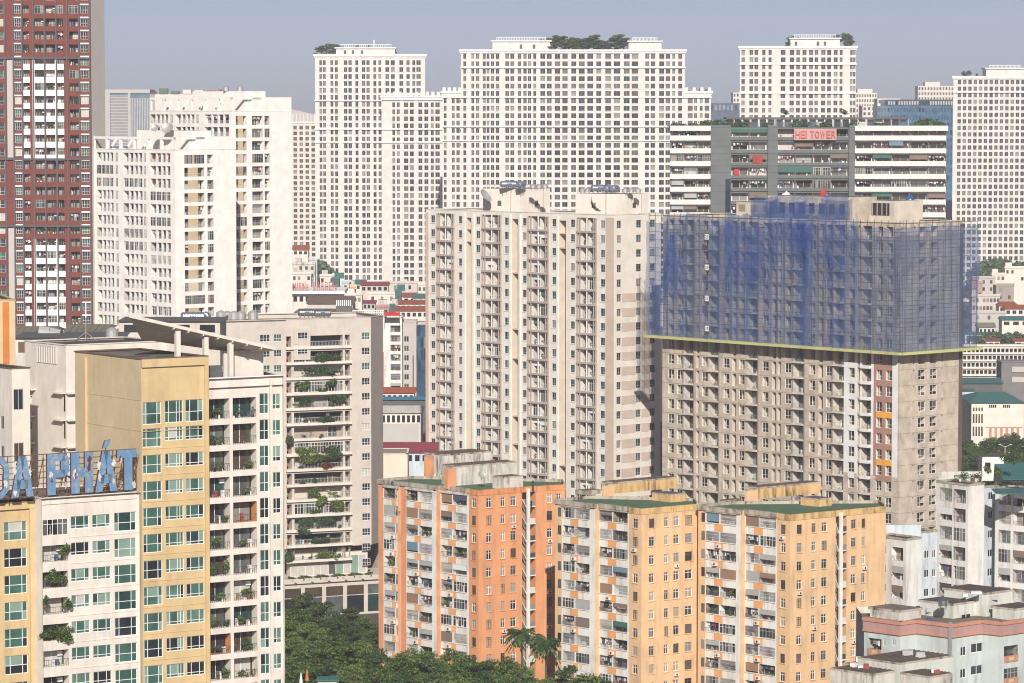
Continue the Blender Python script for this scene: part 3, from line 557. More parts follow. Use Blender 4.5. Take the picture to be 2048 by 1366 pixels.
# ------------------------------------------------------------------ white twin towers
def corner_building(name, label, cat, Y, xl, xc, xr, al, ar, yref, ytop, group=None, xref=None):
    p = at(xc, yref, Y); C = (p.x, Y); L = walk(C, al, xl, yref); Rr = walk(C, ar, xr, yref); FL = Face(L, C); FR = Face(C, Rr)
    b = B(name, label, cat, ((L[0] + Rr[0]) / 2, Y + 10), group); zt = FL.z(xc, ytop); back = (L[0] + Rr[0] - C[0], L[1] + Rr[1] - C[1]); return b, FL, FR, zt, back
SET = ('open', 'glazed', 'open', 'clothes', 'open', 'grille')
def white_twin(label, Y, xl, xc, xr, yref, ytop, LC, RC_, narrow, y1, pitch, n, beam_y, crown):
    b, FL, FR, zt, back = corner_building('white_tower_block', label, 'tower', Y, xl, xc, xr, -43, 47, yref, ytop, 'white twin towers')
    rl = FL.rows(xc, y1, 18.0, pitch, n); rr = FR.rows(xc, y1 + 3, 18.0, pitch, n); rl = [r for r in rl if r[0] > 2]; rr = [r for r in rr if r[0] > 2]
    cl = [(u0, u1, rl) for u0, u1 in FL.cols(yref, LC)]; cr = [(u0, u1, rr) for u0, u1 in FR.cols(yref, RC_)]
    m = MB(); wall(m, FL, 0, zt, cl, 'white_clean', r=0); b.part('wall', m); m = MB(); wall(m, FR, 0, zt, cr, 'white_clean', r=0); b.part('wall', m)
    for F, cs, rs in ((FL, cl, rl), (FR, cr, rr)):
        for r in rs:
            for ci, c in enumerate(cs):
                wd, hh = c[1] - c[0], r[1] - r[0]
                if wd < 1.5: b.put('window', cell(wd, hh, .5, RN.randrange(3), 'white_clean', ('glazed',)), F, c[0], 0, r[0])
                else: b.put('balcony', cell(wd, hh, 1.3, RN.randrange(16), RN.choice(['white_clean', 'white_clean', 'room_light']), SET, rail='rail_light', railh=.8, backs=('glass_dark', 'unlit_room', 'room_grey', 'glass_grey', 'unlit_room')), F, c[0], 0, r[0])
                if F is FL and wd > 4:          # mullion posts dividing the wide loggias
                    for f in (.3, .55, .78):
                        q = MB(); q.box(-.18, .18, .02, .6, 0, hh, 'white_paint'); b.put('post', POST.setdefault(round(hh, 1), q), F, c[0] + wd * f, 0, r[0])
                if F is FR and ci == 0 and wd > 3:
                    q = MB(); q.box(0, wd * .5, .03, .08, 0, hh, 'sand'); b.put('tan_panel', POST.setdefault((round(wd, 1), round(hh, 1)), q), F, c[0] + wd * .18, -.02, r[0])
    # crown: open roof terrace behind posts and an upper beam
    m = MB(); FL.fbox(m, 0, FL.L, zt + crown - .6, zt + crown, -.5, 0, 'white_clean'); FR.fbox(m, 0, FR.L * .5, zt + crown - .6, zt + crown, -.5, 0, 'white_clean'); b.part('crown_beam', m)
    for i in range(7):
        m = MB(); u = FL.L * i / 6; FL.fbox(m, max(0, u - .4), min(FL.L, u + .4), zt, zt + crown - .6, -.6, -.02, 'white_clean'); b.part('crown_post', m)
    m = MB(); FR.fbox(m, FR.L * .35, FR.L, zt, zt + crown, -3.0, 0, 'white_clean'); b.part('crown_wall', m)
    m = MB(); FL.fbox(m, FL.L * .35, FL.L * .98, zt - .5, zt + crown + 1.6, -12, -5, 'white_clean', 'roof_grey'); b.part('penthouse', m)
    for i in range(4):
        q = FL.p(FL.L * (.1 + .2 * i), -2.5, zt); m = MB(); m.bar((q[0], q[1], zt - .5), (q[0] + 1.8, q[1] + 1.8, zt + crown - .6), .28, 'white_paint'); b.part('brace', m)
    close(b, [FL.A, FL.B, FR.B], [back], zt, 'white_clean', 'roof_grey'); b.emit(300); return b, FL, FR, zt
POST = {}
white_twin('taller of the white twin towers with open roof braces and a blank end wall', 905, 300, 463, 583, 260, 222, [(301, 336), (341, 345.5), (351, 389), (393, 397.5), (409, 458)], [(472, 493), (504, 526), (529, 539)], (), 229, 25.2, 24, 0, 3.6)
white_twin('lower of the white twin towers with a framed roof terrace before its taller twin', 862, 187, 350, 472, 400, 300, [(194, 227), (232, 236.5), (247, 285), (288, 292.5), (301, 341)], [(369, 409), (415, 427)], (), 307, 25.6, 22, 0, 3.2)
dish(335, 190 + 80, 868, 1.6, 'large pale dish on the lower white twin tower'); dish(310, 265, 868, 1.1, 'small pale dish next to the large one on the lower twin tower')
upright_tank(452, 187, 915, 1.6, .8, 'small upright tank on the taller white twin tower', 'galv'); upright_tank(480, 187, 915, 1.6, .8, 'round vent drum at the end of the taller twin tower roof', 'galv')
# ------------------------------------------------------------------ grey and white office tower with the red sign
Y = 943; b = B('office_tower', 'grey and white office tower with balcony bands and a red rooftop sign board', 'tower', (at(1616, 300, Y).x, Y + 10)); zt = at(1600, 255, Y).z
A = at(1340, 300, Y); C = at(1893, 300, Y); F = Face((A.x, Y), (C.x, Y)); kp = Y / FPX / CP
def U(x): return F.u(x, 300)
HB = [(1342, 1420.5), (1462, 1535), (1555, 1697), (1710, 1893)]
rows = [(F.z(1600, 255 + 25.6 * i + 25.6 - 5.0), F.z(1600, 255 + 25.6 * i + 3.0)) for i in range(25)]; rows = [r for r in rows if r[0] > 1]
cs = []
for bi, (x0, x1) in enumerate(HB):
    nn = (3, 2, 4, 5)[bi]
    for i in range(nn):
        cs.append((U(x0 + (x1 - x0) * i / nn + .8), U(x0 + (x1 - x0) * (i + 1) / nn - .8), rows, 'hei_white' if bi in (0, 3) else 'hei_grey', 0))
m = MB(); wall(m, F, 0, zt, cs, 'hei_grey', r=0); b.part('wall', m)
for r in rows:
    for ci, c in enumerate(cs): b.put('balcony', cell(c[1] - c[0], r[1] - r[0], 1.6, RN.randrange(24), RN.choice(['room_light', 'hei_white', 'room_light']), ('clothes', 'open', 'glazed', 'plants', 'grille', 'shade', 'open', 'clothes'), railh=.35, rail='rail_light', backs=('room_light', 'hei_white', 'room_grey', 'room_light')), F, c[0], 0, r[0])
    for bi in (0, 3):
        m = MB(); F.fbox(m, U(HB[bi][0]) - .3, U(HB[bi][1]) + (.3 if bi == 0 else -.2), r[0] - 5.2 * kp, r[0] + 4.6 * kp, 0, .9, 'hei_white'); b.part('parapet', m)
    for bi in (1, 2):
        m = MB(); F.fbox(m, U(HB[bi][0]) - .3, U(HB[bi][1]) + .3, r[0] - 4.4 * kp, r[0] + 1.6 * kp, 0, .35, 'hei_grey'); b.part('parapet', m)
for x0, x1 in ((1421, 1461), (1535.5, 1554.5), (1697.5, 1709)):
    m = MB(); F.fbox(m, U(x0), U(x1), 0, zt + .6, 0, 1.2, 'hei_grey'); b.part('pier', m)
    for j in range(40): m = MB(); z = zt - 1.75 * j; F.fbox(m, U(x0) + .05, U(x1) - .05, z - .05, z + .05, 1.2, 1.24, 'slab_dark'); b.part('cladding_joint', m)
m = MB(); F.fbox(m, U(1450.5), U(1460.8), 0, zt - 14, 1.2, 1.3, 'glass_navy'); b.part('glazed_strip', m)
for bi in (0, 3):
    m = MB(); F.fbox(m, U(HB[bi][0]) - .3, U(HB[bi][1]) + .3, zt - .9, zt + .5, 0, 1.0, 'hei_white'); b.part('parapet', m)
close(b, [F.A, F.B], [(F.B[0], Y + 26), (F.A[0] * (Y + 26) / Y + .4, Y + 26)], zt, 'hei_grey', 'roof_grey')
# roof garden pavilion
zr = zt - .5; m = MB(); x0, x1 = U(1453), U(1818); F.fbox(m, x0, x1, zt + 2.3, zt + 2.75, -14, -2.0, 'slab_dark', 'roof_grey'); b.part('pavilion_roof', m)
for i in range(22):
    u = x0 + (x1 - x0) * (i + .1) / 22; m = MB(); F.fbox(m, u, u + (x1 - x0) / 22 * .78, zr, zt + 2.25, -3.4, -3.3, RN.choice(['glass_office', 'glass_navy', 'glass_office', 'curtain_white', 'glass_deep'])); b.part('glass_panel', m)
for i in range(23):
    u = x0 + (x1 - x0) * i / 22; m = MB(); F.fbox(m, u - .08, u + .08, zr, zt + 2.3, -2.6, -2.35, 'galv' if i % 3 else 'slab_dark'); b.part('pavilion_post', m)
b.emit(300)
for i, (x, s) in enumerate([(1350, 1.2), (1366, 1.0), (1385, 1.1), (1412, 1.6), (1434, 1.7), (1446, 1.2), (1478, 1.4), (1533, 1.2), (1597, 1.6), (1648, 1.3), (1704, 1.2), (1757, 1.2), (1840, 1.6), (1854, 1.9), (1866, 1.5), (1878, 1.2)]):
    cl = clump(('roofbush', i % 3), (1.7, 1.1, 1.0), 260, .2, ['leaf_cool', 'leaf_mid', 'leaf_dark']); p = F.p(U(x), -1.3, zr); o = link('roof_bush', proto_mesh('roof_bush', cl), None, p); o.scale = (s * 1.35, 1.2, s * 1.25); tag(o, 'low green bush planted along the roof edge of the grey office tower', 'bush', 'bushes along the office tower roof')
for x in (1575, 1694):
    cl = clump(('balltree', 1), (1.5, 1.5, 1.6), 300, .2, ['leaf_cool', 'leaf_dark']); o = link('round_shrub', proto_mesh('round_shrub', cl), None, F.p(U(x), -8, zt + 2.7)); tag(o, 'round clipped shrub standing on the pavilion roof of the office tower', 'shrub', 'round shrubs on the pavilion roof')
# sign board
def text_mesh(txt, size, ext, off=0.0):
    c = bpy.data.curves.new('t', 'FONT'); c.body = txt; c.size = size; c.extrude = ext; c.offset = off; c.resolution_u = 2; o = bpy.data.objects.new('t', c); COL.objects.link(o)
    me = bpy.data.meshes.new_from_object(o.evaluated_get(bpy.context.evaluated_depsgraph_get())); bpy.data.objects.remove(o); return me
def letters(parent, F, txt, px0, px1, z0, z1, d, mat, off=.0, pref=300, widths=None, name='letter', ext=.15):
    """each character a part, fitted into the space between two pixel columns of the face"""
    u0, u1 = F.u(px0, pref), F.u(px1, pref); n = len(txt); W = widths or [1] * n; tot = sum(W); x = u0
    for ch, wd in zip(txt, W):
        step = (u1 - u0) * wd / tot
        if ch != ' ':
            me = text_mesh(ch, 1, .1, off); v = np.empty(len(me.vertices) * 3); me.vertices.foreach_get('co', v); v = v.reshape(-1, 3)
            lo, hi = v.min(0), v.max(0); sx = step * .84 / (hi[0] - lo[0]); sy = (z1 - z0) / (hi[1] - lo[1])
            nv = np.stack([(v[:, 0] - lo[0]) * sx, v[:, 2] / .1 * ext * -1, (v[:, 1] - lo[1]) * sy], 1); me.vertices.foreach_set('co', nv.ravel()); me.materials.clear(); me.materials.append(MATS[mat]); me.update()
            p = F.p(x + step * .08, d, z0); pl = parent.location; o = link(name, me, parent, (p[0] - pl.x, p[1] - pl.y, p[2] - pl.z), F.rz)
        x += step
p = at(1629, 280, Y); t = thing('sign_board', 'red sign board with tall pale letters on the grey office tower front', 'sign', (p.x, Y - 1.6, p.z)); m = MB(); a, c = at(1587, 280, Y), at(1672, 257.5, Y)
m.box(a.x, c.x, Y - 1.6, Y - 1.25, a.z, c.z, 'sign_pale'); link('board', m.mesh('board', t.location), t)
letters(t, F, 'HEI TOWER', 1589, 1671, a.z + .5, c.z - .5, 1.75, 'sign_red', .012, widths=[1, 1, .3, .5, 1, 1, 1.2, 1, 1])
for x0, x1, yy, zz_, mt, lab in ((1468, 1478, 350, 338, 'plastic_red', 'red sheet hung over a balcony of the grey office tower'), (1505, 1525, 327, 310, 'cloth_red', 'dark red blind drawn down in a balcony of the grey office tower'), (1778, 1806, 291, 280, 'blind_blue', 'light blue blind drawn across a balcony of the grey office tower')):
    a, c = at(x0, yy, Y), at(x1, zz_, Y); m = MB(); m.box(a.x, c.x, Y - .5, Y - .4, a.z, c.z, mt); o = link('balcony_sheet', m.mesh('balcony_sheet', (a.x, Y, a.z)), None, (a.x, Y, a.z)); tag(o, lab, 'sheet')
# ------------------------------------------------------------------ cream tower
p = at(1228, 430, 772); C = (p.x, 772); L = walk(C, -46, 852, 430); Rr = walk(C, 46, 1322, 430); FL = Face(L, C); FR = Face(C, Rr)
b = B('cream_tower', 'cream apartment tower with caged balcony stacks and two rooftop boxes carrying tanks', 'tower', (C[0] - 20, 790)); zt = FL.z(1228, 430); yr = 500
rl = FL.rows(866, 430.6, 14.5, 27.95, 30); rl = [r for r in rl if r[0] > 2]; fh = rl[0][1] - rl[1][1]
W = [(861.7, 869.8), (917, 925), (952, 960), (1009, 1018), (1045, 1053), (1104, 1113), (1141, 1149.6), (1201, 1210)]
BC = [(874.6, 909), (965, 1003), (1056.6, 1097.6), (1155, 1193.5)]; SL = [(933, 943.5), (1024, 1037), (1118, 1132)]
cs = [(u0, u1, rl, 'cream_light', .25) for u0, u1 in FL.cols(yr, W)]
brow = [(r[0] - .75, r[0] - .75 + fh * .82) for r in rl]
bc = [(u0, u1, [(0.0, rl[0][1] + .5)], None, 0) for u0, u1 in FL.cols(yr, BC)]; sc_ = [(u0, u1, [(0.0, zt - 1.6)], None, 0) for u0, u1 in FL.cols(yr, SL)]
m = MB(); wall(m, FL, 0, zt, cs + bc + sc_, 'cream'); b.part('wall', m)
rr = [(r[0], r[1]) for r in rl]
RW = [(1233.8, 1242.6), (1272.4, 1282.6), (1300, 1310.6)]; cr = [(u0, u1, rr, None, .25) for u0, u1 in FR.cols(yr, RW)]
m = MB(); wall(m, FR, 0, zt, cr, 'cream'); b.part('wall', m)
for r in rl:
    for c in cs: b.put('window', win(c[1] - c[0], r[1] - r[0], 'cream', RN.randrange(10), 'frame_grey'), FL, c[0], -.2, r[0])
    for c in cr: b.put('window', win(c[1] - c[0], r[1] - r[0], 'cream', RN.randrange(10), 'frame_grey'), FR, c[0], -.2, r[0])
for c in cs:                                    # white window strips
    for r in rl[:18]:
        m = MB(); FL.fbox(m, c[0] - .12, c[1] + .12, r[0] - .16, r[0], 0, .1, 'cream_light'); b.part('sill', m)
CK = ('open', 'clothes', 'shade', 'plants', 'open', 'clothes', 'grille', 'open', 'shade', 'plants', 'glazed')
for c in bc:
    u0, u1 = c[0], c[1]; W4 = (u1 - u0)
    # lining of the whole stack
    m = MB(); z1 = rl[0][1] + .5
    m.quad(FL.p(u0, 0, 0), FL.p(u0, -.5, 0), FL.p(u0, -.5, z1), FL.p(u0, 0, z1), 'cream_pink'); m.quad(FL.p(u1, -.5, 0), FL.p(u1, 0, 0), FL.p(u1, 0, z1), FL.p(u1, -.5, z1), 'cream_pink'); m.quad(FL.p(u0, -.5, z1), FL.p(u1, -.5, z1), FL.p(u1, 0, z1), FL.p(u0, 0, z1), 'cream_pink'); b.part('bay_lining', m)
    a0, a1 = u0 + W4 * .16, u1 - W4 * .13; mid = (a0 + a1) / 2
    cr2 = [(a0 + .12, mid - .18, brow), (mid + .18, a1 - .12, brow)]; m = MB(); wall(m, FL, 0, z1, [(x, y, z_, None, 0) for x, y, z_ in cr2], 'cream_light', u0=u0, u1=u1, d=-.5); b.part('bay_wall', m)
    for r in brow:
        for x, y, _ in cr2: b.put('balcony', cell(y - x, r[1] - r[0], 1.3, RN.randrange(33), RN.choice(['cream', 'cream_light', 'room_light']), CK, rail='rail_light', railh=.8, backs=('unlit_room', 'glass_dark', 'room_grey', 'unlit_room', 'room_light')), FL, x, -.5, r[0])
    for u in (u0 + .12, a0 - .02, mid, a1 + .02, u1 - .12):
        m = MB(); FL.fbox(m, u - .09, u + .09, 0, z1, .05, .3, 'cream_frame' if u != mid else 'white_trim'); b.part('cage_post', m)
    for r in brow[:20]:
        m = MB(); FL.fbox(m, u0 - .05, u1 + .05, r[0] - .42, r[0] - .02, -.4, .42, 'cream_frame'); b.part('cage_ledge', m)
for si, c in enumerate(sc_):                    # tall recessed slots with a few service ledges
    u0, u1 = c[0], c[1]; m = MB(); z1 = zt - 1.6; dp = 2.2
    m.quad(FL.p(u0, 0, 0), FL.p(u0, -dp, 0), FL.p(u0, -dp, z1), FL.p(u0, 0, z1), 'cream_slot'); m.quad(FL.p(u1, -dp, 0), FL.p(u1, 0, 0), FL.p(u1, 0, z1), FL.p(u1, -dp, z1), 'cream_slot'); m.quad(FL.p(u0, -dp, 0), FL.p(u1, -dp, 0), FL.p(u1, -dp, z1), FL.p(u0, -dp, z1), 'cream_slot'); m.quad(FL.p(u0, -dp, z1), FL.p(u1, -dp, z1), FL.p(u1, 0, z1), FL.p(u0, 0, z1), 'cream_slot'); b.part('slot', m)
    for y in ([430, 458, 483], [546, 658, 717, 832, 888], [435, 467, 496, 931])[si]:
        z = FL.z((933, 1024, 1118)[si], y); m = MB(); FL.fbox(m, u0, u1, z - .12, z + .12, -dp, -.1, 'cream_pink'); b.part('ledge', m)
for x0, x1 in ((852.5, 858), (926, 931), (944.5, 949), (1019, 1022.5), (1038.5, 1042), (1114, 1117), (1213.6, 1228)):
    m = MB(); FL.fbox(m, FL.u(x0, yr), FL.u(x1, yr), 0, zt - .6, 0, .3, 'cream_pink' if x0 > 1200 or x0 < 860 else 'cream_light'); b.part('pilaster', m)
for i, r in enumerate(rl[5:]):
    for x0, x1 in ((1243.5, 1271.5), (1283.5, 1299)):
        m = MB(); FR.fbox(m, FR.u(x0, yr), FR.u(x1, yr), r[0] - .15, r[1] + .1, 0, .06, 'cream_pink'); b.part('pink_band', m)
close(b, [L, C, Rr], [(L[0] + Rr[0] - C[0], L[1] + Rr[1] - C[1])], zt, 'cream', 'roof_tar', cop='cream_light')
for x0, x1, y0, y1, off in ((966, 1100, 377, 420, 9), (1151, 1298, 387, 432, 8)):
    a = at(x0, y1, 772 + off + (1228 - x0) * .09); Yp = a.y; Cp = walk((a.x, a.y), 118, (x0 * .45 + x1 * .55), y1); Rp = walk(Cp, 48, x1, y1); f1 = Face((a.x, a.y), Cp); f2 = Face(Cp, Rp); zp = f1.z(x0, y0)
    bk = (a.x + Rp[0] - Cp[0], a.y + Rp[1] - Cp[1]); m = MB(); m.prism([(a.x, a.y), Cp, Rp, bk], zt - 1, zp, 'cream', 'roof_tar'); b.part('roof_box', m)
    for f, uu in ((f1, .45), (f2, .55)):
        m = MB(); f.fbox(m, f.L * uu - .5, f.L * uu + .5, zt + 1.2, zt + 2.4, -.05, .05, 'glass_grey'); b.part('window', m)
    for k in range(2):
        f = (f1, f2)[k]; m = MB(); f.fbox(m, f.L * .75, f.L * .75 + .2, zt, zp, 0, .18, 'cream_pink'); b.part('drain_pipe', m)
    rl2 = MB(); q0, q1 = f1.p(.3, -.3, zp), f2.p(f2.L - .3, -.3, zp); c0 = f1.p(f1.L - .3, -.3, zp)
    for A_, B_ in ((q0, c0), (c0, q1)):
        for i in range(15):
            t_ = i / 14; x = (A_[0] + (B_[0] - A_[0]) * t_, A_[1] + (B_[1] - A_[1]) * t_); rl2.bar((*x, zp), (*x, zp + 1), .035, 'galv')
        rl2.bar((A_[0], A_[1], zp + 1), (B_[0], B_[1], zp + 1), .04, 'galv')
    b.part('guard_rail', rl2)
b.emit(300)
for i, (x, y, lab) in enumerate(((1018, 378, 'long blue plated steel tank on the first rooftop box of the cream tower'), (1042, 379, 'short steel tank end-on beside the long one on the first box'), (1200, 386, 'steel tank with a blue plate on the second rooftop box of the cream tower'), (1216, 387, 'round-ended steel tank next to the plated one on the second box'), (1229, 387, 'last steel tank in the row on the second rooftop box'))):
    water_tank(x, y, 800 - (x - 1018) * .07 , 4.2 if i in (0, 2) else 2.6, .78, 8 if i in (0, 2) else 60, lab, 'steel_blue')
for i, x in enumerate((1066, 1078, 1090, 1165, 1175, 1250, 1262, 1276)):
    upright_tank(x, 381 if x < 1100 else 389, 800 - (x - 1018) * .07, 1.2, .7, 'squat grey drum beside the steel tanks on the cream tower', 'galv')
dish(972, 408, 800, 1.8, 'big mesh dish in front of the first rooftop box of the cream tower', 60); dish(1195, 428, 785, 2.2, 'big tilted mesh dish in front of the second rooftop box', 60); dish(1208, 424, 786, 1.5, 'mesh dish tilted behind the big one at the second rooftop box', 70)
# ------------------------------------------------------------------ concrete tower under construction
p = at(1800, 706, 700); C = (p.x, 700); L = walk(C, -42, 1325, 706); Rr = walk(C, 48, 1924, 706); FL = Face(L, C); FR = Face(C, Rr); yr = 760
b = B('unfinished_tower', 'bare concrete apartment tower under construction with a partly painted corner strip', 'tower', (C[0] - 10, 720)); zt = FL.z(1800, 446)
NT = 26; rl = FL.rows(1342, 439, 18.6, 29.95, NT); rl = [r for r in rl if r[0] > 1]; fh = rl[0][1] - rl[1][1]
WI = [(1336.4, 1348), (1354, 1366), (1403.6, 1415.4), (1447, 1458.5), (1478, 1489), (1525, 1537), (1570, 1582), (1618.6, 1630), (1652, 1663), (1697, 1709), (1753, 1764), (1772, 1784)]
NA = [(1392.5, 1398.5), (1464, 1472.5), (1544, 1552), (1555, 1562), (1637, 1646), (1715, 1719.5)]
BA = [(1369, 1387), (1419, 1437), (1495, 1515), (1587, 1608), (1667, 1687.5), (1723.6, 1742)]
bro = [(r[0] - .75, r[1] + .05) for r in rl]; nro = [(r[0] - .5, r[1] + .1) for r in rl]
wi = [(u0, u1, rl, None, 0) for u0, u1 in FL.cols(yr, WI)]; na = [(u0, u1, nro, None, 0) for u0, u1 in FL.cols(yr, NA)]; ba = [(u0, u1, bro, None, 0) for u0, u1 in FL.cols(yr, BA)]
m = MB(); wall(m, FL, 0, zt, wi + na + ba, 'concrete'); b.part('wall', m)
RW = [(1836.5, 1851), (1860, 1874)]; RN_ = [(1826, 1829.3), (1883, 1886.3)]
ri_ = FR.rows(1843, 455, 18.5, 31.3, NT); ri_ = [r for r in ri_ if r[0] > 1]; ri_ = [(q[0], q[1]) for q in rl]
wr = [(u0, u1, ri_, None, 0) for u0, u1 in FR.cols(yr, RW)]; nr = [(u0, u1, [(a - .6, c + .1) for a, c in ri_], None, 0) for u0, u1 in FR.cols(yr, RN_)]
m = MB(); wall(m, FR, 0, zt, wr + nr, 'concrete'); b.part('wall', m)
def room(w, h, var, lit='room_light', mull=True):
    """an unglazed or half glazed opening with the bare room seen through it"""
    k = ('room', round(w, 2), round(h, 2), var, lit, mull)
    if k in _C: return _C[k]
    R = random.Random(f'room{var}'); mb = MB(); d = 3.0 if lit == 'unlit_room' else 1.5
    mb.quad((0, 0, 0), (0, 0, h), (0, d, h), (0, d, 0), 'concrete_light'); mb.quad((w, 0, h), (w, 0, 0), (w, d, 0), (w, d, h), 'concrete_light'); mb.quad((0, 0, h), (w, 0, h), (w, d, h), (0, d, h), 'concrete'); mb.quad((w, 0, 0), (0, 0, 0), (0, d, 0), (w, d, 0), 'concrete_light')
    mb.quad((0, d, 0), (w, d, 0), (w, d, h), (0, d, h), R.choice([lit, lit, 'unlit_room', 'room_warm']) if lit != 'unlit_room' else R.choice(['unlit_room', 'unlit_room', 'room_grey']))
    if mull:
        for x in (0, w * .42, w - .06): mb.box(x, x + .06, .18, .24, 0, h, 'frame_white')
        for z in (0, h * .34, h - .06): mb.box(.06, w - .06, .185, .235, z, z + .06, 'frame_white')
        for x0, x1, z0, z1 in ((.06, w * .42, 0, h), (w * .48, w - .06, 0, h * .34), (w * .48, w - .06, h * .38, h)):
            if R.random() < .45: mb.quad((x0, .21, z0), (x1, .21, z0), (x1, .21, z1), (x0, .21, z1), R.choice(['glass_grey', 'glass_dark', 'glass_dark']))
    _C[k] = mb; return mb
for i, r in enumerate(rl):
    raw = i < 9  # storeys behind the net: room shade painted as near-black back walls
    for c in wi: b.put('window', room(c[1] - c[0], r[1] - r[0], RN.randrange(8), 'unlit_room' if raw else 'room_light', not raw or RN.random() < .25), FL, c[0], 0, r[0])
    for c in wr: b.put('window', room(c[1] - c[0], r[1] - r[0], RN.randrange(5) + 20, 'unlit_room' if raw else 'room_light', mull=(not raw) and RN.random() < .8), FR, c[0], 0, r[0])
    for c, q in [(c, nro[i]) for c in na]: b.put('niche', room(c[1] - c[0], q[1] - q[0], 40, 'concrete', False), FL, c[0], 0, q[0])
    for c in nr: b.put('niche', room(c[1] - c[0], c[2][i][1] - c[2][i][0], 41, 'unlit_room', False), FR, c[0], 0, c[2][i][0])
    for c in ba:
        b.put('balcony', cell(c[1] - c[0], bro[i][1] - bro[i][0], 1.5, RN.randrange(9), RN.choice(['concrete_light', 'room_light']), ('open', 'open', 'open'), rail='frame_grey', railh=1.0, backs=('unlit_room', 'room_grey', 'unlit_room') if raw else ('room_light', 'concrete_light', 'glass_grey', 'glass_dark')), FL, c[0], 0, bro[i][0])
        if i < 22: m = MB(); FL.fbox(m, c[0] - .1, c[1] + .1, bro[i][0] - .3, bro[i][0] - .02, 0, .55, 'concrete_light'); b.part('balcony_slab', m)
    if i < 24:
        zj = r[0] - .95
        for F_ in (FL, FR): m = MB(); F_.fbox(m, .03, F_.L - .03, zj - .03, zj + .03, 0, .04, 'stain_grey'); b.part('floor_joint', m)
for x in (1367, 1388.5, 1438.5, 1517, 1586, 1609.5, 1665.5):
    u = FL.u(x, yr); m = MB(); FL.fbox(m, u - .1, u + .1, 0, zt - 1, 0, .22, 'stain_grey'); b.part('drain_pipe', m)
# painted strips near the corner: between the pixel rows of the lower floors
zp1, zp0 = FL.z(1740, 703), FL.z(1740, 950)
def paint(x0, x1, z0, z1, mt, d=.05, F_=None, name='painted_strip'):
    m = MB(); F0 = F_ or FL; F0.fbox(m, F0.u(x0, yr), F0.u(x1, yr), z0, z1, 0, d, mt); b.part(name, m)
for x0, x1, mt in ((1688.5, 1696.5, 'white_paint'), (1709.6, 1714.6, 'white_paint'), (1719.9, 1723.2, 'white_paint'), (1742.6, 1747.5, 'white_paint'), (1747.8, 1752.6, 'pinkbrown'), (1764.5, 1771.5, 'pinkbrown'), (1785, 1795.5, 'white_paint')): paint(x0, x1, zp0, zp1, mt)
for i, r in enumerate(rl):
    zn = rl[i + 1][1] if i + 1 < len(rl) else 0
    if zp0 - 1 < r[0] < zp1:
        z0, z1 = zn + .02, r[0] - .02
        for x0, x1 in ((1696.8, 1709.3),): paint(x0, x1, z0, z1, 'white_paint')
        k = i - 9; paint(1752.8, 1784.6, z0, z1, 'orange_band' if i in (11, 14) else 'pinkbrown', .055)
        paint(1724, 1742, bro[i][0] - .35, bro[i][0] + .28, 'white_paint', .62, name='painted_slab')
m = MB(); FR.fbox(m, FR.L - 1.0, FR.L + .1, 0, zt - .5, -1, .12, 'roof_brown'); b.part('edge_pier', m)
close(b, [L, C, Rr], [(L[0] + Rr[0] - C[0], L[1] + Rr[1] - C[1])], zt, 'concrete', 'roof_tar', cop='concrete_light')
# upper storeys on the roof
FU = Face(FL.p(FL.u(1420, 440), -4.5, 0)[:2], FL.p(FL.u(1690, 440), -4.5, 0)[:2])
def roofbox(x0, x1, ytop, off, mt, dep=9, name='roof_storey'):
    f = Face(FL.p(FL.u(x0, 430), -off, 0)[:2], FL.p(FL.u(x1, 430), -off, 0)[:2]); z1 = f.z((x0 + x1) / 2, ytop); m = MB(); f.fbox(m, 0, f.L, zt - 1, z1, -dep, 0, mt, 'roof_tar'); b.part(name, m); return f, z1
f, z1 = roofbox(1512, 1672, 392, 3.5, 'concrete')
for i in range(8):
    m = MB(); u = f.L * (i + .2) / 8; f.fbox(m, u, u + f.L / 8 * .55, z1 - 3.6, z1 - 1.4, -.3, .03, 'unlit_room'); b.part('opening', m)  # not cut through: a near-black box paints the shade of each opening
f, z1 = roofbox(1440, 1512, 404, 5, 'concrete_light', 6)
for i in range(3):
    m = MB(); u = f.L * (i + .2) / 3; f.fbox(m, u, u + f.L / 3 * .55, z1 - 2, z1 - .5, -.3, .03, 'room_warm'); b.part('opening', m)
roof_corner = at(1788, 404, 716); roof_house(b, 1690, 1788, 1846, 402, 716, zt - 1, 'concrete_light', -42, 48, 'roof_tar', lip=False); f = Face(walk((roof_corner.x, 716), -42, 1690, 404), (roof_corner.x, 716))
m = MB(); f.fbox(m, f.u(1733, 415), f.u(1779, 415), f.z(1760, 431), f.z(1760, 406), -.3, .04, 'unlit_room'); b.part('opening', m)  # uncut as well, its inner shade is the colour of the box
for i in range(5):
    m = MB(); u = f.u(1736 + i * 9.5, 420); f.fbox(m, u - .1, u + .1, f.z(1760, 431), f.z(1760, 406), .05, .15, 'galv'); b.part('shoring_prop', m)
b.emit(300)
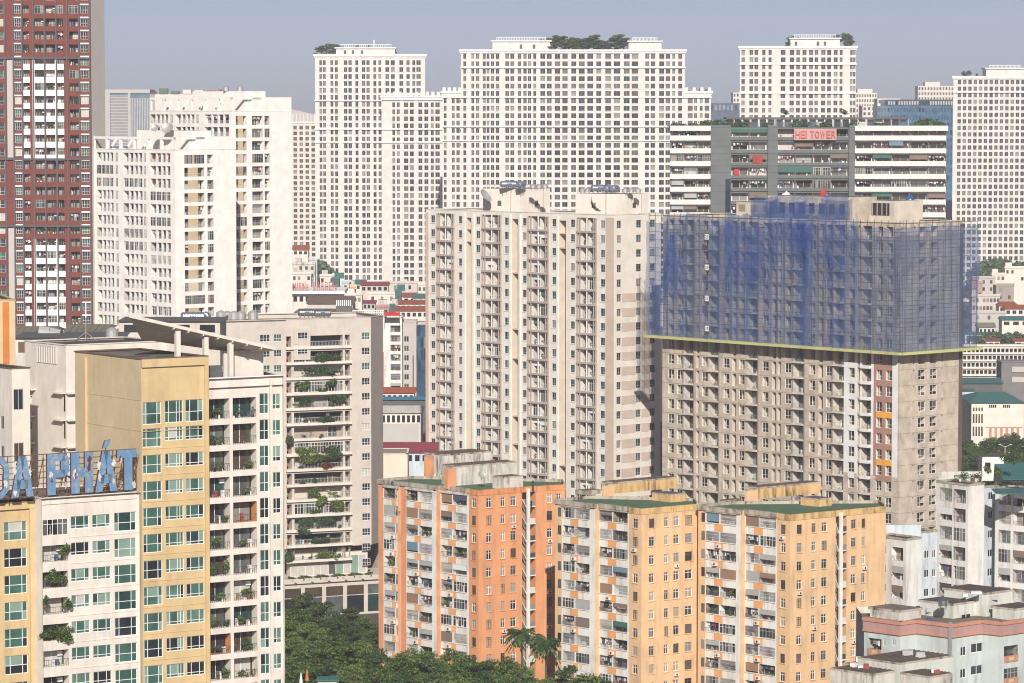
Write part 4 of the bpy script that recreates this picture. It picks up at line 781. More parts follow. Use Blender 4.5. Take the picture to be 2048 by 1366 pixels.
for x0, y0, w_, h_, mt, lab in ((1560, 385, 26, 14, 'tarp_white', 'white and blue tarpaulin heap on top of the unfinished tower'), (1636, 388, 24, 14, 'tarp_white', 'grey white tarpaulin draped on the unfinished tower roof'), (1640, 380, 14, 18, 'plastic_red', 'red tarpaulin standing up on the unfinished tower roof'), (1812, 391, 16, 12, 'plastic_blue', 'blue tarpaulin bundle on the unfinished tower roof')):
    pq = at(x0 + w_ / 2, y0 + h_ / 2, 745 if x0 < 1700 else 728); t_ = pq.y; s_ = t_ / FPX; mb = MB(); n_ = 7
    R = random.Random(lab); 
    for i in range(n_):
        for j in range(n_):
            a, c = i / (n_ - 1) - .5, j / (n_ - 1) - .5; hgt = max(0, 1 - 2.6 * (a * a + c * c)) * h_ * s_ * R.uniform(.75, 1.15); mb.v.append((a * w_ * s_, c * 2.2, hgt))
    for i in range(n_ - 1):
        for j in range(n_ - 1): k = i * n_ + j; mb.f.append((k, k + n_, k + n_ + 1, k + 1)); mb.m.append(mt if (i + j) % 5 else 'cloth_blue' if 'white and blue' in lab else mt)
    o = link('tarpaulin', mb.mesh('tarpaulin'), None, (pq.x, pq.y, pq.z - h_ * s_ * .35)); tag(o, lab, 'tarpaulin')
# number boards hung on the front
for y, s_ in ((473, '25'), (534, '23'), (596, '21'), (656, '19')):
    u = FL.u(1430, y); z = FL.z(1430, y); pq = FL.p(u, 2.5, z); t = thing('number_board', f'small white board numbered {s_} on the netted concrete front', 'sign', pq, 'floor number boards'); m = MB(); m.box(-.75, .75, 0, .06, -.75, .75, 'ac_dark'); m.box(-.6, .6, -.02, 0, -.6, .6, 'frame_white'); link('board', m.mesh('board'), t, (0, 0, 0), FL.rz)
    me = text_mesh(s_, 1.0, .01, .01); me.materials.clear(); me.materials.append(MATS['cloth_blue']); o = link('digits', me, t); o.rotation_euler = (math.pi / 2, 0, FL.rz); o.location = (-.55 * math.cos(FL.rz), -.55 * math.sin(FL.rz) - .05, -.35)
# scaffold, safety net and yellow catch ledge around the upper storeys
nt_ = thing('scaffold_net', 'blue safety net on scaffolding hung round the upper storeys of the concrete tower', 'safety net', (C[0], C[1] - 2, zt - 30)); nl = nt_.location
OFF = 1.7; Lx = FL.p(FL.u(1306, 670), OFF, 0); NA_ = Face((Lx[0], Lx[1]), FL.p(FL.L + OFF, OFF, 0)[:2]); NB_ = Face(FL.p(FL.L + OFF, OFF, 0)[:2], FR.p(FR.u(1943, 697), OFF, 0)[:2])
zl = NA_.z(1790, 706)
def netpanel(F_, u0, u1, z0, z1, mt, k):
    R = random.Random(k); nx, nz = 8, 22; mb = MB(); d0 = R.uniform(0, .25)
    ph = [R.uniform(0, 6) for _ in range(4)]; ztop = z1; rag = [(z1 - z0) * (R.uniform(-.25, .3) if mt == 'net_deep' and z0 > zl + 1 else 0) for _ in range(nx + 1)]; side = [R.uniform(-1.2, 1.2) if mt == 'net_deep' else 0 for _ in range(nz + 1)]
    for i in range(nx + 1):
        for j in range(nz + 1):
            u = u0 + (u1 - u0) * i / nx + (side[j] if i in (0, nx) else 0); zb_ = z0 + rag[i]; sag = .9 * math.sin(math.pi * i / nx) * (j / nz) ** 6 * R.uniform(.3, 1)
            z = zb_ + (ztop - zb_) * j / nz - sag
            d = d0 + .22 * math.sin(u * 1.9 + ph[0] + z * .15) + .16 * math.sin(u * .7 - z * .5 + ph[1]) + .1 * math.sin(z * 1.1 + ph[2]); mb.v.append(F_.p(u, d, z))
    for i in range(nx):
        for j in range(nz): q = i * (nz + 1) + j; mb.f.append((q, q + nz + 1, q + nz + 2, q + 1)); mb.m.append(mt)
    me = mb.mesh('net_panel', nl); me.polygons.foreach_set('use_smooth', [True] * len(me.polygons)); link('net_panel', me, nt_)
na_n = 12
for i in range(na_n):
    u0, u1 = NA_.L * i / na_n, NA_.L * (i + 1) / na_n; mt = ('net_blue', 'net_blue', 'net_grey', 'net_blue', 'net_blue', 'net_blue', 'net_blue', 'net_blue', 'net_grey', 'net_blue', 'net_grey', 'net_grey')[i]
    netpanel(NA_, u0 - .15, u1 + .15, zl, zt + (-1.2, .4, 1.0, .2, 1.2, .8, 1.5, .6, 1.2, .2, -.6, -.9)[i], mt, i)
for i, (x0, x1, y0, y1) in enumerate(((1540, 1612, 520, 440), (1330, 1356, 600, 452), (1455, 1530, 560, 448), (1590, 1690, 500, 432), (1655, 1668, 690, 470), (1605, 1616, 690, 470))):
    netpanel(NA_, NA_.u(x0, 560), NA_.u(x1, 560), NA_.z(x0, y0), NA_.z(x0, y1), 'net_deep', 50 + i)
f0 = Face(FL.p(FL.u(1500, 430), -1.0, 0)[:2], FL.p(FL.u(1694, 430), -1.0, 0)[:2])
for i in range(4): netpanel(f0, f0.L * i / 4, f0.L * (i + 1) / 4, zt - .8, f0.z(1500 + 48 * i + 24, 390 - 3 * (i % 2)), 'net_deep' if i in (1, 2) else 'net_blue', 80 + i)
for i in range(4): netpanel(f0, f0.L * i / 4 - 1, f0.L * (i + 1) / 4 + 1, zt - 1.0, f0.z(1500 + 48 * i + 24, 396 + 4 * (i % 3)), 'net_blue', 90 + i)
for i in range(3): netpanel(NB_, NB_.L * i / 3, NB_.L * (i + 1) / 3, zl, zt - .6 + .5 * (i % 2), 'net_grey', 30 + i)
for F_ in (NA_, NB_):
    n = int(F_.L / 1.9); m = MB()
    for i in range(n + 1):
        u = F_.L * i / n; m.bar(F_.p(u, -.45, zl), F_.p(u, -.45, zt + .6), .05, 'rail_dark', 4)
    link('scaffold_pole', m.mesh('scaffold_pole', nl), nt_)['kind'] = 'stuff'; m = MB(); z = zl
    while z < zt: m.bar(F_.p(0, -.4, z), F_.p(F_.L, -.4, z), .05, 'rail_dark', 4); z += 1.75
    link('scaffold_ledger', m.mesh('scaffold_ledger', nl), nt_)['kind'] = 'stuff'
for F_ in (NA_, NB_):
    m = MB(); F_.fbox(m, -.3, F_.L + .3, zl - .35, zl + .2, -1.6, 1.0, 'ledge_yellow'); link('catch_ledge', m.mesh('catch_ledge', nl), nt_)
# ------------------------------------------------------------------ beige building with planted balconies
p = at(572, 700, 700); A = (p.x, 700); Rr = walk(A, 66, 742, 700); S2 = walk(Rr, 22, 766, 700); L2 = walk(A, 245, 436, 700); F0 = Face(L2, A); F = Face(A, Rr); FS = Face(Rr, S2)
b = B('planted_building', 'beige apartment block with overgrown plant balconies and steel tanks on the roof', 'building', (A[0] + 8, 715)); zt = F.z(660, 637); yr = 800
rw = F.rows(735, 665, 14, 30.3, 17); rb = F.rows(640, 671, 21, 30.6, 15)
wc = F.cols(yr, [(725.5, 745)]); wu = (F.u(724, yr), F.L - .25)
ball = [F.u(588, yr), F.u(686, yr)]; nb = [F.u(690, yr), F.u(700, yr)]; lw = [F.u(594, yr), F.u(612, yr)]
m = MB(); wall(m, F, 14, zt, [(wu[0], wu[1], rw, None, .2), (ball[0], ball[1], rb, None, 0), (nb[0], nb[1], rb, None, 0), (F.u(573, yr), F.u(583, yr), rb, 'beige', 0)], 'beige'); b.part('wall', m)
for r in rw: b.put('window', win(wu[1] - wu[0], r[1] - r[0], 'red', RN.randrange(8)), F, wu[0], -.15, r[0])
PK = ('open', 'plants', 'open', 'glazed')
for i, r in enumerate(rb):
    b.put('balcony', cell(ball[1] - ball[0], r[1] - r[0], 1.7, i % 8, 'beige', PK, rail='rail_light', railh=1.0), F, ball[0], 0, r[0]); b.put('balcony', cell(nb[1] - nb[0], r[1] - r[0], 1.5, i % 3, 'beige', ('open', 'clothes'), rail='rail_light'), F, nb[0], 0, r[0])
    b.put('balcony', cell(F.u(583, yr) - F.u(573, yr), r[1] - r[0], 1.8, 0, 'beige', ('bare',)), F, F.u(573, yr), 0, r[0])
    m = MB(); F.fbox(m, F.u(571, yr), nb[1] + .2, r[0] - .55, r[0] - .02, 0, .7 if i % 2 else .5, 'offwhite'); b.part('balcony_slab', m)
for i, y in enumerate((668, 699)):              # blank wall with windows beside the top loggias
    a, c = F.u(594, y), F.u(620, y); m = MB(); z = F.z(605, y); F.fbox(m, F.u(587, y), F.u(620, y), z - 2.1, z + 1.15, 0, .25, 'beige'); b.part('infill_wall', m); b.put('window', win(2.2, 1.3, 'red', 2 + i), F, a, .27, z - .9)
m = MB(); wall(m, FS, 14, zt, [], 'beige_dark'); b.part('flank_wall', m); r0 = F0.rows(450, 672, 14, 31, 8)  # flank in darker beige: the shade of its turned face is in the colour
wl = [(F0.u(444, 690), F0.u(458, 690), r0, None, .2), (F0.u(520, 690), F0.u(540, 690), r0, None, .2), (F0.u(548, 690), F0.u(563, 690), r0, None, .2)]
m = MB(); wall(m, F0, 14, zt - .3, wl, 'beige'); b.part('wall', m)
for r in r0:
    for c in wl: b.put('window', win(c[1] - c[0], r[1] - r[0], 'red', RN.randrange(8)), F0, c[0], -.15, r[0])
close(b, [L2, A, Rr, S2], [(S2[0] - 6, S2[1] + 12), (L2[0], L2[1] + 22)], zt, 'beige', 'roof_tar', z0=0)
# glazed podium with planted edge
Fp = Face(F.p(-8, 2.5, 0)[:2], F.p(F.L + 4, 2.5, 0)[:2]); zp = Fp.z(700, 1152); z2 = Fp.z(700, 1120)
m = MB(); Fp.fbox(m, 0, Fp.L, zp - 1, zp, -10, 0, 'beige'); b.part('podium_slab', m); m = MB(); Fp.fbox(m, 0, Fp.L, 0, zp - 1, -10, -.6, 'beige'); b.part('podium_wall', m)
m = MB(); F.fbox(m, 1, F.L - .5, zp, z2 + 1.2, -3, -1, 'offwhite'); b.part('set_back_wall', m)
for i in range(10):
    m = MB(); u = 1.2 + (F.L - 2) * i / 10; F.fbox(m, u, u + (F.L - 2) / 10 * .88, zp + .2, z2 + .5, -1, -.9, RN.choice(['curtain_white', 'curtain_green', 'glass_grey', 'curtain_white'])); b.part('glass_panel', m)
for i in range(6):
    m = MB(); u = 2 + i * (Fp.L - 3) / 6; F_ = Fp; F_.fbox(m, u, u + (Fp.L - 3) / 6 * .8, 4.2, zp - 2, -.6, -.5, 'glass_brown' if i < 5 else 'glass_grey'); b.part('glass_panel', m); m = MB(); F_.fbox(m, u, u + (Fp.L - 3) / 6 * .8, .5, 4.0, -.6, -.5, RN.choice(['glass_dark', 'glass_deep', 'glass_grey'])); b.part('glass_panel', m)
b.emit(300)
n_ = 0
for i in range(15):
    x = 585 + i * 11.2; pq = Fp.p(Fp.u(x, 1150), -.4, zp); o = link('trailing_plant', proto_mesh('trailing_plant', clump(('trail', i % 3), (1.0, .6, .7), 220, .16, ['leaf_mid', 'leaf_dark'], drop=1.3)), None, pq, Fp.rz); tag(o, 'dark trailing plant along the podium edge of the beige planted block', 'plant', 'trailing plants on the podium edge')
for i, (x, y, sx, sz, mats, lab) in enumerate(((652, 712, 2.4, 1.2, 0, 'green creeper filling the second loggia of the beige planted block'), (640, 741, 4.0, .9, 0, 'dense dark green hedge spanning a balcony of the beige planted block'), (603, 770, 1.3, .9, 1, 'small shrub on the balcony below the dense hedge'), (660, 765, 1.0, 1.0, 1, 'leafy shrub before the balcony doors below the dense hedge'), (612, 800, 1.6, 1.0, 0, 'bushy plants at one end of the fifth planted balcony'), (672, 797, 1.8, 1.0, 0, 'hanging plants at the other end of the fifth planted balcony'), (650, 838, 1.6, .9, 0, 'plants over the rail of the sixth planted balcony'), (619, 912, 2.2, 2.1, 2, 'large light green tree growing out of a beige block balcony'), (662, 905, 2.0, 1.7, 0, 'dark feathery tree next to the light green balcony tree'), (655, 930, 1.2, .7, 3, 'red flowering bush below the balcony trees'), (625, 985, 1.2, 1.2, 2, 'climbing plant on the balcony under the flowering bush'), (642, 1000, 1.0, 1.3, 2, 'yellow green creeper hanging down across two balconies'), (672, 1010, 1.5, 1.6, 2, 'broad creeper hanging beside the balcony divider'), (612, 1045, 1.5, 1.2, 0, 'dark creeper clump on the lower planted balconies'), (650, 1040, 2.0, 1.0, 0, 'tangled creeper below the broad hanging one'), (606, 1062, 1.3, .9, 0, 'bush spilling over a low planted balcony'), (640, 1078, 1.8, .7, 0, 'flat mass of leaves on the low planted balcony'), (645, 1108, 1.8, .7, 2, 'pale green plants behind the lowest balcony glass'), (578, 1110, 1.0, 1.6, 0, 'dark climber up the corner of the beige planted block'), (578, 880, .7, 1.2, 0, 'thin climber in the corner recess of the beige planted block'))):
    pq = F.p(F.u(x, y), .6, F.z(x, y) - sz * 1.0); mt = [['leaf_mid', 'leaf_dark', 'leaf_cool'], PLUS_LEAF, ['leaf_light', 'leaf_mid', 'leaf_light'], ['leaf_red', 'leaf_red', 'leaf_mid']][mats]
    sx *= 1.35; sz *= 1.3; cl = clump(('bp', i), (sx, .8, sz), int(360 * sx * sz + 300), .17, mt, blobs=12); o = link('balcony_plant', proto_mesh('balcony_plant', cl), None, pq, F.rz); tag(o, lab, 'plant', 'plants on the beige block balconies')
RP = random.Random(77)
for i in range(26):
    r = rb[2 + i // 2]; u = ball[0] + (ball[1] - ball[0]) * RP.uniform(.05, .92); sx = RP.uniform(.6, 1.3); o = link('rail_plant', proto_mesh('rail_plant', clump(('rp', i % 6), (.9, .45, .6), 240, .13, [['leaf_mid', 'leaf_dark'], ['leaf_light', 'leaf_mid'], ['leaf_dark', 'leaf_cool', 'leaf_mid']][i % 3], drop=.9 if i % 2 else .2)), None, F.p(u, .35, r[0] + .25), F.rz); o.scale = (sx, .8, sx * RP.uniform(.7, 1.2)); tag(o, 'small leafy plant spilling over a balcony rail of the beige planted block', 'plant', 'small plants on the beige block rails')
water_tank(613, 636, 712, 3.6, .8, 10, 'ribbed steel tank on the beige planted block, first of a pair end to end'); water_tank(645, 637, 711, 3.6, .8, 10, 'ribbed steel tank on the beige planted block, second of a pair end to end'); water_tank(386, 645, 705, 5.0, .9, 5, 'blue labelled steel tank lying behind the slanted canopy', 'steel_blue'); water_tank(412, 645, 706, 1.8, .9, 80, 'steel tank seen end-on beside the blue labelled one')
for i, (x, y) in enumerate(((442, 646), (455, 647), (468, 647), (482, 647), (506, 646))): upright_tank(x, y, 716, 2.2, 1.0, 'grey roof drum by the duct on the beige planted block', 'galv')
# ------------------------------------------------------------------ yellow and white tower with the roof sign
yr = 1000; p = at(284, yr, 432); C = (p.x, 432); AD, AS = 57, -36
R1 = walk(C, AD, 417, yr); R2 = walk(R1, AD, 568.5, yr); SL_ = walk(C, AS, 150, 760)
FY = Face(C, R1); FW = Face(R1, R2); FSd = Face(SL_, C)
b = B('yellow_tower', 'yellow and white apartment tower with green tinted windows and planted corner balconies', 'tower', (C[0] + 8, 445)); zy = FY.z(284, 719); zw = FW.z(420, 758)
k = 432 / FPX / CP
rt = FY.rows(305, 804, 37.5, 53.2, 24); rt[0] = (rt[0][1] - 45 * k, rt[0][1]); rs = FY.rows(390, 798.5, 27, 53.0, 24); rs[0] = (rs[0][1] - 45 * k, rs[0][1])
rt = [r for r in rt if r[0] > 2]; rs = [r for r in rs if r[0] > 2]
ct = FY.cols(yr, [(286.5, 324)]); c2 = FY.cols(yr, [(331, 367), (372, 408)])
m = MB(); wall(m, FY, 0, zy, [(ct[0][0], ct[0][1], rt)] + [(a, c, rs) for a, c in c2], 'yellow'); b.part('wall', m)
def fw(F, c, r, xs, zs):
    fr, subs = fine_win(c[1] - c[0], r[1] - r[0], xs, zs, RN.randrange(24)); b.put('window', fr, F, c[0], -.16, r[0], subs)
for r in rt[:14]: fw(FY, ct[0], r, (.2, .78), (.47,))
for i, r in enumerate(rs[:14]):
    for c in c2: fw(FY, c, r, (.22, .66, .82) if c is c2[0] else (.26, .72), (.46,) if i == 0 else (.22,))
for r in rs[:14]:                               # thin string courses
    m = MB(); FY.fbox(m, .02, FY.L - .02, r[0] - .95, r[0] - .88, 0, .05, 'yellow'); b.part('string_course', m)
m = MB(); FY.fbox(m, 0, FY.L, zy - 1.0, zy, -.02, .30, 'yellow'); b.part('cornice', m); m = MB(); FY.fbox(m, FY.L - .55, FY.L, 0, zy - 1.0, 0, .28, 'yellow'); b.part('edge_pier', m)
m = MB(); wall(m, FSd, 0, zy, [], 'yellow_light'); b.part('flank_wall', m)
u = FSd.u(170, 800); m = MB(); FSd.fbox(m, u, u + .55, 0, zy - .6, 0, .3, 'yellow'); b.part('flank_pier', m)
for y in (790, 850): m = MB(); z = FSd.z(200, y); FSd.fbox(m, u + .6, FSd.L - .05, z - .03, z + .03, 0, .04, 'yellow'); b.part('string_course', m)
close(b, [SL_, C, R1], [(SL_[0] + R1[0] - C[0], SL_[1] + R1[1] - C[1])], zy, 'yellow', 'roof_tar', cop='roof_brown', low=.15)
for i, (a, c) in enumerate(((.2, .45), (.5, .85), (.15, .5))):
    m = MB(); FY.fbox(m, FY.L * a, FY.L * c, zy - .12, zy - .06, -3 - 2.2 * i, -2.0 - 2.2 * i, 'roof_dark'); b.part('roof_patch', m)
rbz = FW.rows(440, 798, 41, 52.8, 24); rwz = FW.rows(530, 787, 41, 52.6, 24); rbz = [r for r in rbz if r[0] > 2]; rwz = [r for r in rwz if r[0] > 2]
cb = FW.cols(yr, [(421, 462.6), (469, 516)]); cw = FW.cols(yr, [(522.5, 541), (549, 565)])
m = MB(); wall(m, FW, 0, zw, [(a, c, rbz, None, 0) for a, c in cb] + [(cw[0][0], cw[0][1], rwz)] + [(cw[1][0], cw[1][1], [(r[0] + .5, r[1] - .15) for r in rwz])], 'offwhite', d=-.35); b.part('wall', m)
for i, r in enumerate(rbz[:13]):
    for j, c in enumerate(cb): b.put('balcony', cell(c[1] - c[0], r[1] - r[0], 1.5, RN.randrange(12), 'offwhite' if RN.random() < .93 else 'room_orange', ('open', 'open', 'plants'), rail='rail_dark', railh=1.0, backs=('glass_dark', 'glass_deep', 'glass_green', 'glass_dark')), FW, c[0], -.35, r[0])
for i, r in enumerate(rwz[:13]):
    fr, subs = fine_win(cw[0][1] - cw[0][0], r[1] - r[0], (.55,), (.45,), RN.randrange(24)); b.put('window', fr, FW, cw[0][0], -.5, r[0], subs)
    r2 = (r[0] + .5, r[1] - .15); fr, subs = fine_win(cw[1][1] - cw[1][0], r2[1] - r2[0], (.42,), (.3,), RN.randrange(24)); b.put('window', fr, FW, cw[1][0], -.5, r2[0], subs)
m = MB(); FW.fbox(m, FW.u(541.5, yr), FW.u(546, yr), 0, zw - .5, -.35, -.05, 'offwhite'); b.part('edge_pier', m)
FE = Face(R2, walk(R2, -33, 560, yr)); back = (R2[0] - 6, R2[1] + 14)
close(b, [R1, R2], [back, (R1[0] - 8, R1[1] + 12)], zw, 'offwhite', 'roof_tar', cop='white_trim', low=1.2)
# slanted roof canopy on posts
P_ = lambda x, y, d: Vector(FW.p(FW.u(x, y), d, FW.z(x, y)))
l0, r0 = P_(273, 630, -2.0), P_(567, 696, -2.0); inw = Vector((-FW.n[0], -FW.n[1], 0)); bk0 = l0 + (r0 - l0) * .26 + inw * 7.5 + Vector((0, 0, -2.1)); bk1 = r0 + inw * 7.5 + Vector((0, 0, -1.0)); dn = Vector((0, 0, -.42))
m = MB(); m.hexa([l0 + dn, r0 + dn, bk1 + dn, bk0 + dn, l0, r0, bk1, bk0], 'offwhite', 'roof_white'); b.part('roof_canopy', m)
for x in (375, 431, 481):
    u = FW.u(x, 730); q = FW.p(u, -2.6, 0); t_ = (u - FW.u(273, 660)) / (FW.u(567, 660) - FW.u(273, 660)); ztop = (l0 + (r0 - l0) * max(0, min(1, t_))).z - .7; m = MB(); FW.fbox(m, u - .3, u + .3, zw - 2.5, ztop, -3.0, -2.4, 'offwhite'); b.part('canopy_post', m)
for i in range(7):
    a = l0 + (r0 - l0) * (.3 + i * .1); c = a + inw * 6 + Vector((0, 0, -1.3)); m = MB(); m.bar(a + dn * 1.3, c + dn * 1.3, .12, 'offwhite'); b.part('canopy_rib', m)
m = MB(); FW.fbox(m, FW.u(487, 720), FW.u(566, 720), zw - 1, FW.z(560, 704), -5.6, -5.2, 'offwhite'); b.part('roof_wall', m)
m = MB(); FW.fbox(m, FW.u(436, 720), FW.u(480, 720), zw - 1, zw + 1.3, -5.2, -4.8, 'glass_grey'); b.part('roof_wall', m)
# lower wing with the sign
W1 = walk(C, AD, 277, 1100); FC_ = Face(walk(C, AD, 84, 1100), (C[0] - .35 * FY.t[0], C[1] - .35 * FY.t[1])); zs = FC_.z(180, 991)
rb4 = FC_.rows(250, 1025, 38, 53.1, 14); r23 = FC_.rows(160, 1032.5, 25.5, 53.1, 14); rbl = FC_.rows(110, 1038.5, 33, 53.2, 14)
c1, c2, c3, c4 = FC_.cols(1100, [(87, 138), (144, 181), (187, 223.5), (231, 275)]); dD = -.3
m = MB(); wall(m, FC_, 0, zs, [(*c1, [(rbl[0][0] + .4, rbl[0][1])], None, .2) if 0 else (*c1, rbl, None, 0), (*c2, r23), (*c3, r23), (*c4, rb4)], 'offwhite', d=dD); b.part('wing_wall', m)
for i in range(9):
    r = rbl[i]; b.put('balcony', cell(c1[1] - c1[0], r[1] - r[0], 1.5, RN.randrange(12), 'offwhite', ('open', 'glazed') if i == 0 else ('open', 'plants', 'open'), rail='rail_dark', railh=.9, backs=('glass_dark', 'glass_deep', 'glass_brown')), FC_, c1[0], dD, r[0])
    for c, rr, xs, z_ in ((c2, r23, (.28, .74), (.24,)), (c3, r23, (.28, .74), (.24,)), (c4, rb4, (.2, .76), (.45,))):
        r = rr[i]; fr, subs = fine_win(c[1] - c[0], r[1] - r[0], xs, z_, RN.randrange(24)); b.put('window', fr, FC_, c[0], dD - .16, r[0], subs)
    z = r23[i][0] - 1.0; m = MB(); FC_.fbox(m, c1[1] + .1, FC_.L - .05, z - .04, z + .04, dD, dD + .05, 'offwhite'); b.part('string_course', m)
m = MB(); FC_.fbox(m, 0, FC_.L - .3, zs - .8, zs - .02, dD, dD + .12, 'offwhite'); b.part('cornice', m)
P0 = FC_.A; P1 = walk(P0, AS, 67, 1100); FR_ = Face(P1, P0); m = MB(); wall(m, FR_, 0, zs, [], 'offwhite'); b.part('wing_return', m)
P2 = walk(P1, AD + 180, -60, 1100); FYl = Face(P2, P1); zyl = FYl.z(40, 1003); rly = FYl.rows(30, 1043, 38, 54.2, 12); cy = FYl.cols(1100, [(8, 54), (-50, -4)])
m = MB(); wall(m, FYl, 0, zyl, [(*c, rly) for c in cy], 'yellow'); b.part('wing_wall', m)
for r in rly[:8]:
    for c in cy: fr, subs = fine_win(c[1] - c[0], r[1] - r[0], (.24, .78), (.47,), RN.randrange(24)); b.put('window', fr, FYl, c[0], -.16, r[0], subs)
m = MB(); FYl.fbox(m, 0, FYl.L, zyl - .9, zyl, 0, .35, 'yellow'); b.part('cornice', m); m = MB(); FYl.fbox(m, FYl.L - .6, FYl.L, 0, zyl - .9, 0, .3, 'yellow'); b.part('edge_pier', m)
bkp = lambda q: (q[0] - 3, q[1] + 11)
close(b, [P2, P1, P0, FC_.B], [(FC_.B[0] - 6, FC_.B[1] + 8), bkp(P2)], zs, 'offwhite', 'roof_tar', low=.15, ch=.1)
b.emit(300)
# plants on the balconies of the tower
PL = [(440, 832, FW), (498, 1000, FW), (430, 896, FW), (452, 1050, FW), (505, 945, FW), (440, 1100, FW), (490, 1108, FW), (435, 1155, FW), (458, 1160, FW), (447, 1212, FW), (500, 1208, FW), (432, 1262, FW), (462, 1256, FW), (485, 1258, FW), (505, 1268, FW), (440, 1310, FW), (470, 1305, FW), (500, 1316, FW), (455, 1352, FW), (490, 1356, FW)]
for i, (x, y, F_) in enumerate(PL):
    zq = F_.z(x, y); fl = min((r[0] for r in rbz), key=lambda z_: abs(z_ + .7 - zq)); pq = F_.p(F_.u(x, y), -.75, fl + .1); sq = RN.uniform(.8, 1.5); o = link('potted_plant', proto_mesh('potted_plant', clump(('pp', i % 5), (.75, .45, .75), 220, .12, [PLUS_LEAF, ['leaf_light', 'leaf_mid'], ['leaf_dark', 'leaf_mid', 'leaf_dark']][i % 3])), None, pq, F_.rz); o.scale = (sq, .8, sq * RN.uniform(.8, 1.3)); tag(o, 'leafy potted plant at a corner balcony rail of the yellow and white tower', 'plant', 'potted plants on the yellow tower balconies')
for i, (x, y, sx, sz, lab) in enumerate(((128, 1098, .9, 1.1, 'bush leaning out of the first planted balcony under the blue sign'), (102, 1150, 1.0, 1.2, 'palm like plant in the second planted balcony under the blue sign'), (120, 1158, 1.2, .9, 'dense plants along the second planted balcony rail'), (134, 1206, .7, 1.3, 'tall climber on the third planted balcony under the blue sign'), (90, 1200, .5, 1.0, 'thin creeper on the white pier beside the third planted balcony'), (112, 1262, 2.4, 1.3, 'huge bush overflowing a balcony of the white wing under the sign'), (130, 1270, 1.4, 1.1, 'lighter leaves at the side of the huge overflowing bush'))):
    pq = FC_.p(FC_.u(x, y), .1, FC_.z(x, y) - sz * .8); cl = clump(('wp', i), (sx, .7, sz), int(420 * sx * sz + 150), .12, ['leaf_mid', 'leaf_light', 'leaf_dark'] if i % 2 else PLUS_LEAF, blobs=8); o = link('balcony_bush', proto_mesh('balcony_bush', cl), None, pq, FC_.rz); tag(o, lab, 'plant', 'plants on the wing under the sign')
# the sign
pq = FC_.p(FC_.L / 2, -.4, zs); t = thing('roof_sign', 'rusty steel frame with big peeling blue letters on the white wing roof', 'sign', pq); tl_ = t.location
zb, zt_ = zs + .35, FC_.z(180, 904)
FSg = Face(FC_.p(-9, -.5, 0)[:2], FC_.p(FC_.L - .2, -.5, 0)[:2])
def lm(pts_list, px0, px1, nm='letter', mt='sign_blue'):
    """block letter from stroke polygons in a unit square, extruded"""
    u0, u1 = FSg.u(px0, 940), FSg.u(px1, 940); mb = MB()
    for poly in pts_list:
        f = [FSg.p(u0 + (u1 - u0) * x, .35, zb + (zt_ - zb) * y) for x, y in poly]; g = [FSg.p(u0 + (u1 - u0) * x, .0, zb + (zt_ - zb) * y) for x, y in poly]; n = len(poly)
        mb.poly(f, mt); mb.poly(list(reversed(g)), 'sign_rust')
        for i in range(n): mb.quad(f[i], g[i], g[(i + 1) % n], f[(i + 1) % n], 'sign_rust')
    me = mb.mesh(nm, tl_); link(nm, me, t)
    for i in range(4):
        r = random.Random(px0 * 10 + i); x, y = r.choice([.16, .8, .2, .84]), r.random() * .8 + .08; q = MB(); ua = u0 + (u1 - u0) * x; za = zb + (zt_ - zb) * y; sz_ = r.uniform(.2, .42); q.poly([FSg.p(ua + math.cos(k * .42) * sz_ * r.uniform(.35, 1), .356, za + math.sin(k * .42) * sz_ * r.uniform(.5, 2.0)) for k in range(15)], r.choice(['sign_rust', 'offwhite_old', 'offwhite_old', 'offwhite'])); link('peeled_patch', q.mesh('peeled_patch', tl_), t)
bar_ = lambda x0, x1, y0, y1: [(x0, y0), (x1, y0), (x1, y1), (x0, y1)]
LA = [[(0, 0), (.32, 0), (.62, 1), (.33, 1)], [(.68, 0), (1, 0), (.67, 1), (.40, 1)], bar_(.25, .75, .2, .42)]
lm([[(.0, .2), (.25, .25), (.25, .75), (0, .8)], [(0, .8), (.25, .75), (.4, .84), (.3, 1)], [(.3, 1), (.4, .84), (.6, .84), (.7, 1)], [(.7, 1), (.6, .84), (.75, .75), (1, .8)], [(1, .8), (.75, .75), (.75, .25), (1, .2)], [(1, .2), (.75, .25), (.6, .16), (.7, 0)], [(.7, 0), (.6, .16), (.4, .16), (.3, 0)], [(.3, 0), (.4, .16), (.25, .25), (0, .2)]], -28, 16)
lm(LA, 20, 65)
lm([bar_(0, .38, 0, 1), bar_(.38, .8, .82, 1), bar_(.38, .8, .42, .6), [(.62, .6), (.8, .42), (1, .55), (1, .9), (.8, 1), (.62, .82)]], 92, 136)
lm([bar_(0, .38, 0, 1), bar_(.62, 1, 0, 1), bar_(.38, .62, .38, .62)], 140, 184)
lm(LA, 188, 232); lm([bar_(.36, .78, 0, .8), [(0, .8), (1, .8), (1, 1), (.0, 1)]], 232, 271)
mb = MB(); a = FSg.u(203, 890); c = FSg.u(220, 890); z0, z1 = FSg.z(205, 897), FSg.z(215, 879); pts = [(a, z0), (a + (c - a) * .65, z0 + .15), (c, z1), (a + (c - a) * .3, z1 - .1)]
f = [FSg.p(x, .3, z) for x, z in pts]; g = [FSg.p(x, 0, z) for x, z in pts]; mb.poly(f, 'sign_blue'); mb.poly(list(reversed(g)), 'sign_rust')
for i in range(4): mb.quad(f[i], g[i], g[(i + 1) % 4], f[(i + 1) % 4], 'sign_rust')
mb.bar(FSg.p((a + c) / 2, .1, z0 + .2), FSg.p((a + c) / 2 - .1, .1, zt_), .07, 'rust'); link('accent_mark', mb.mesh('accent_mark', tl_), t)
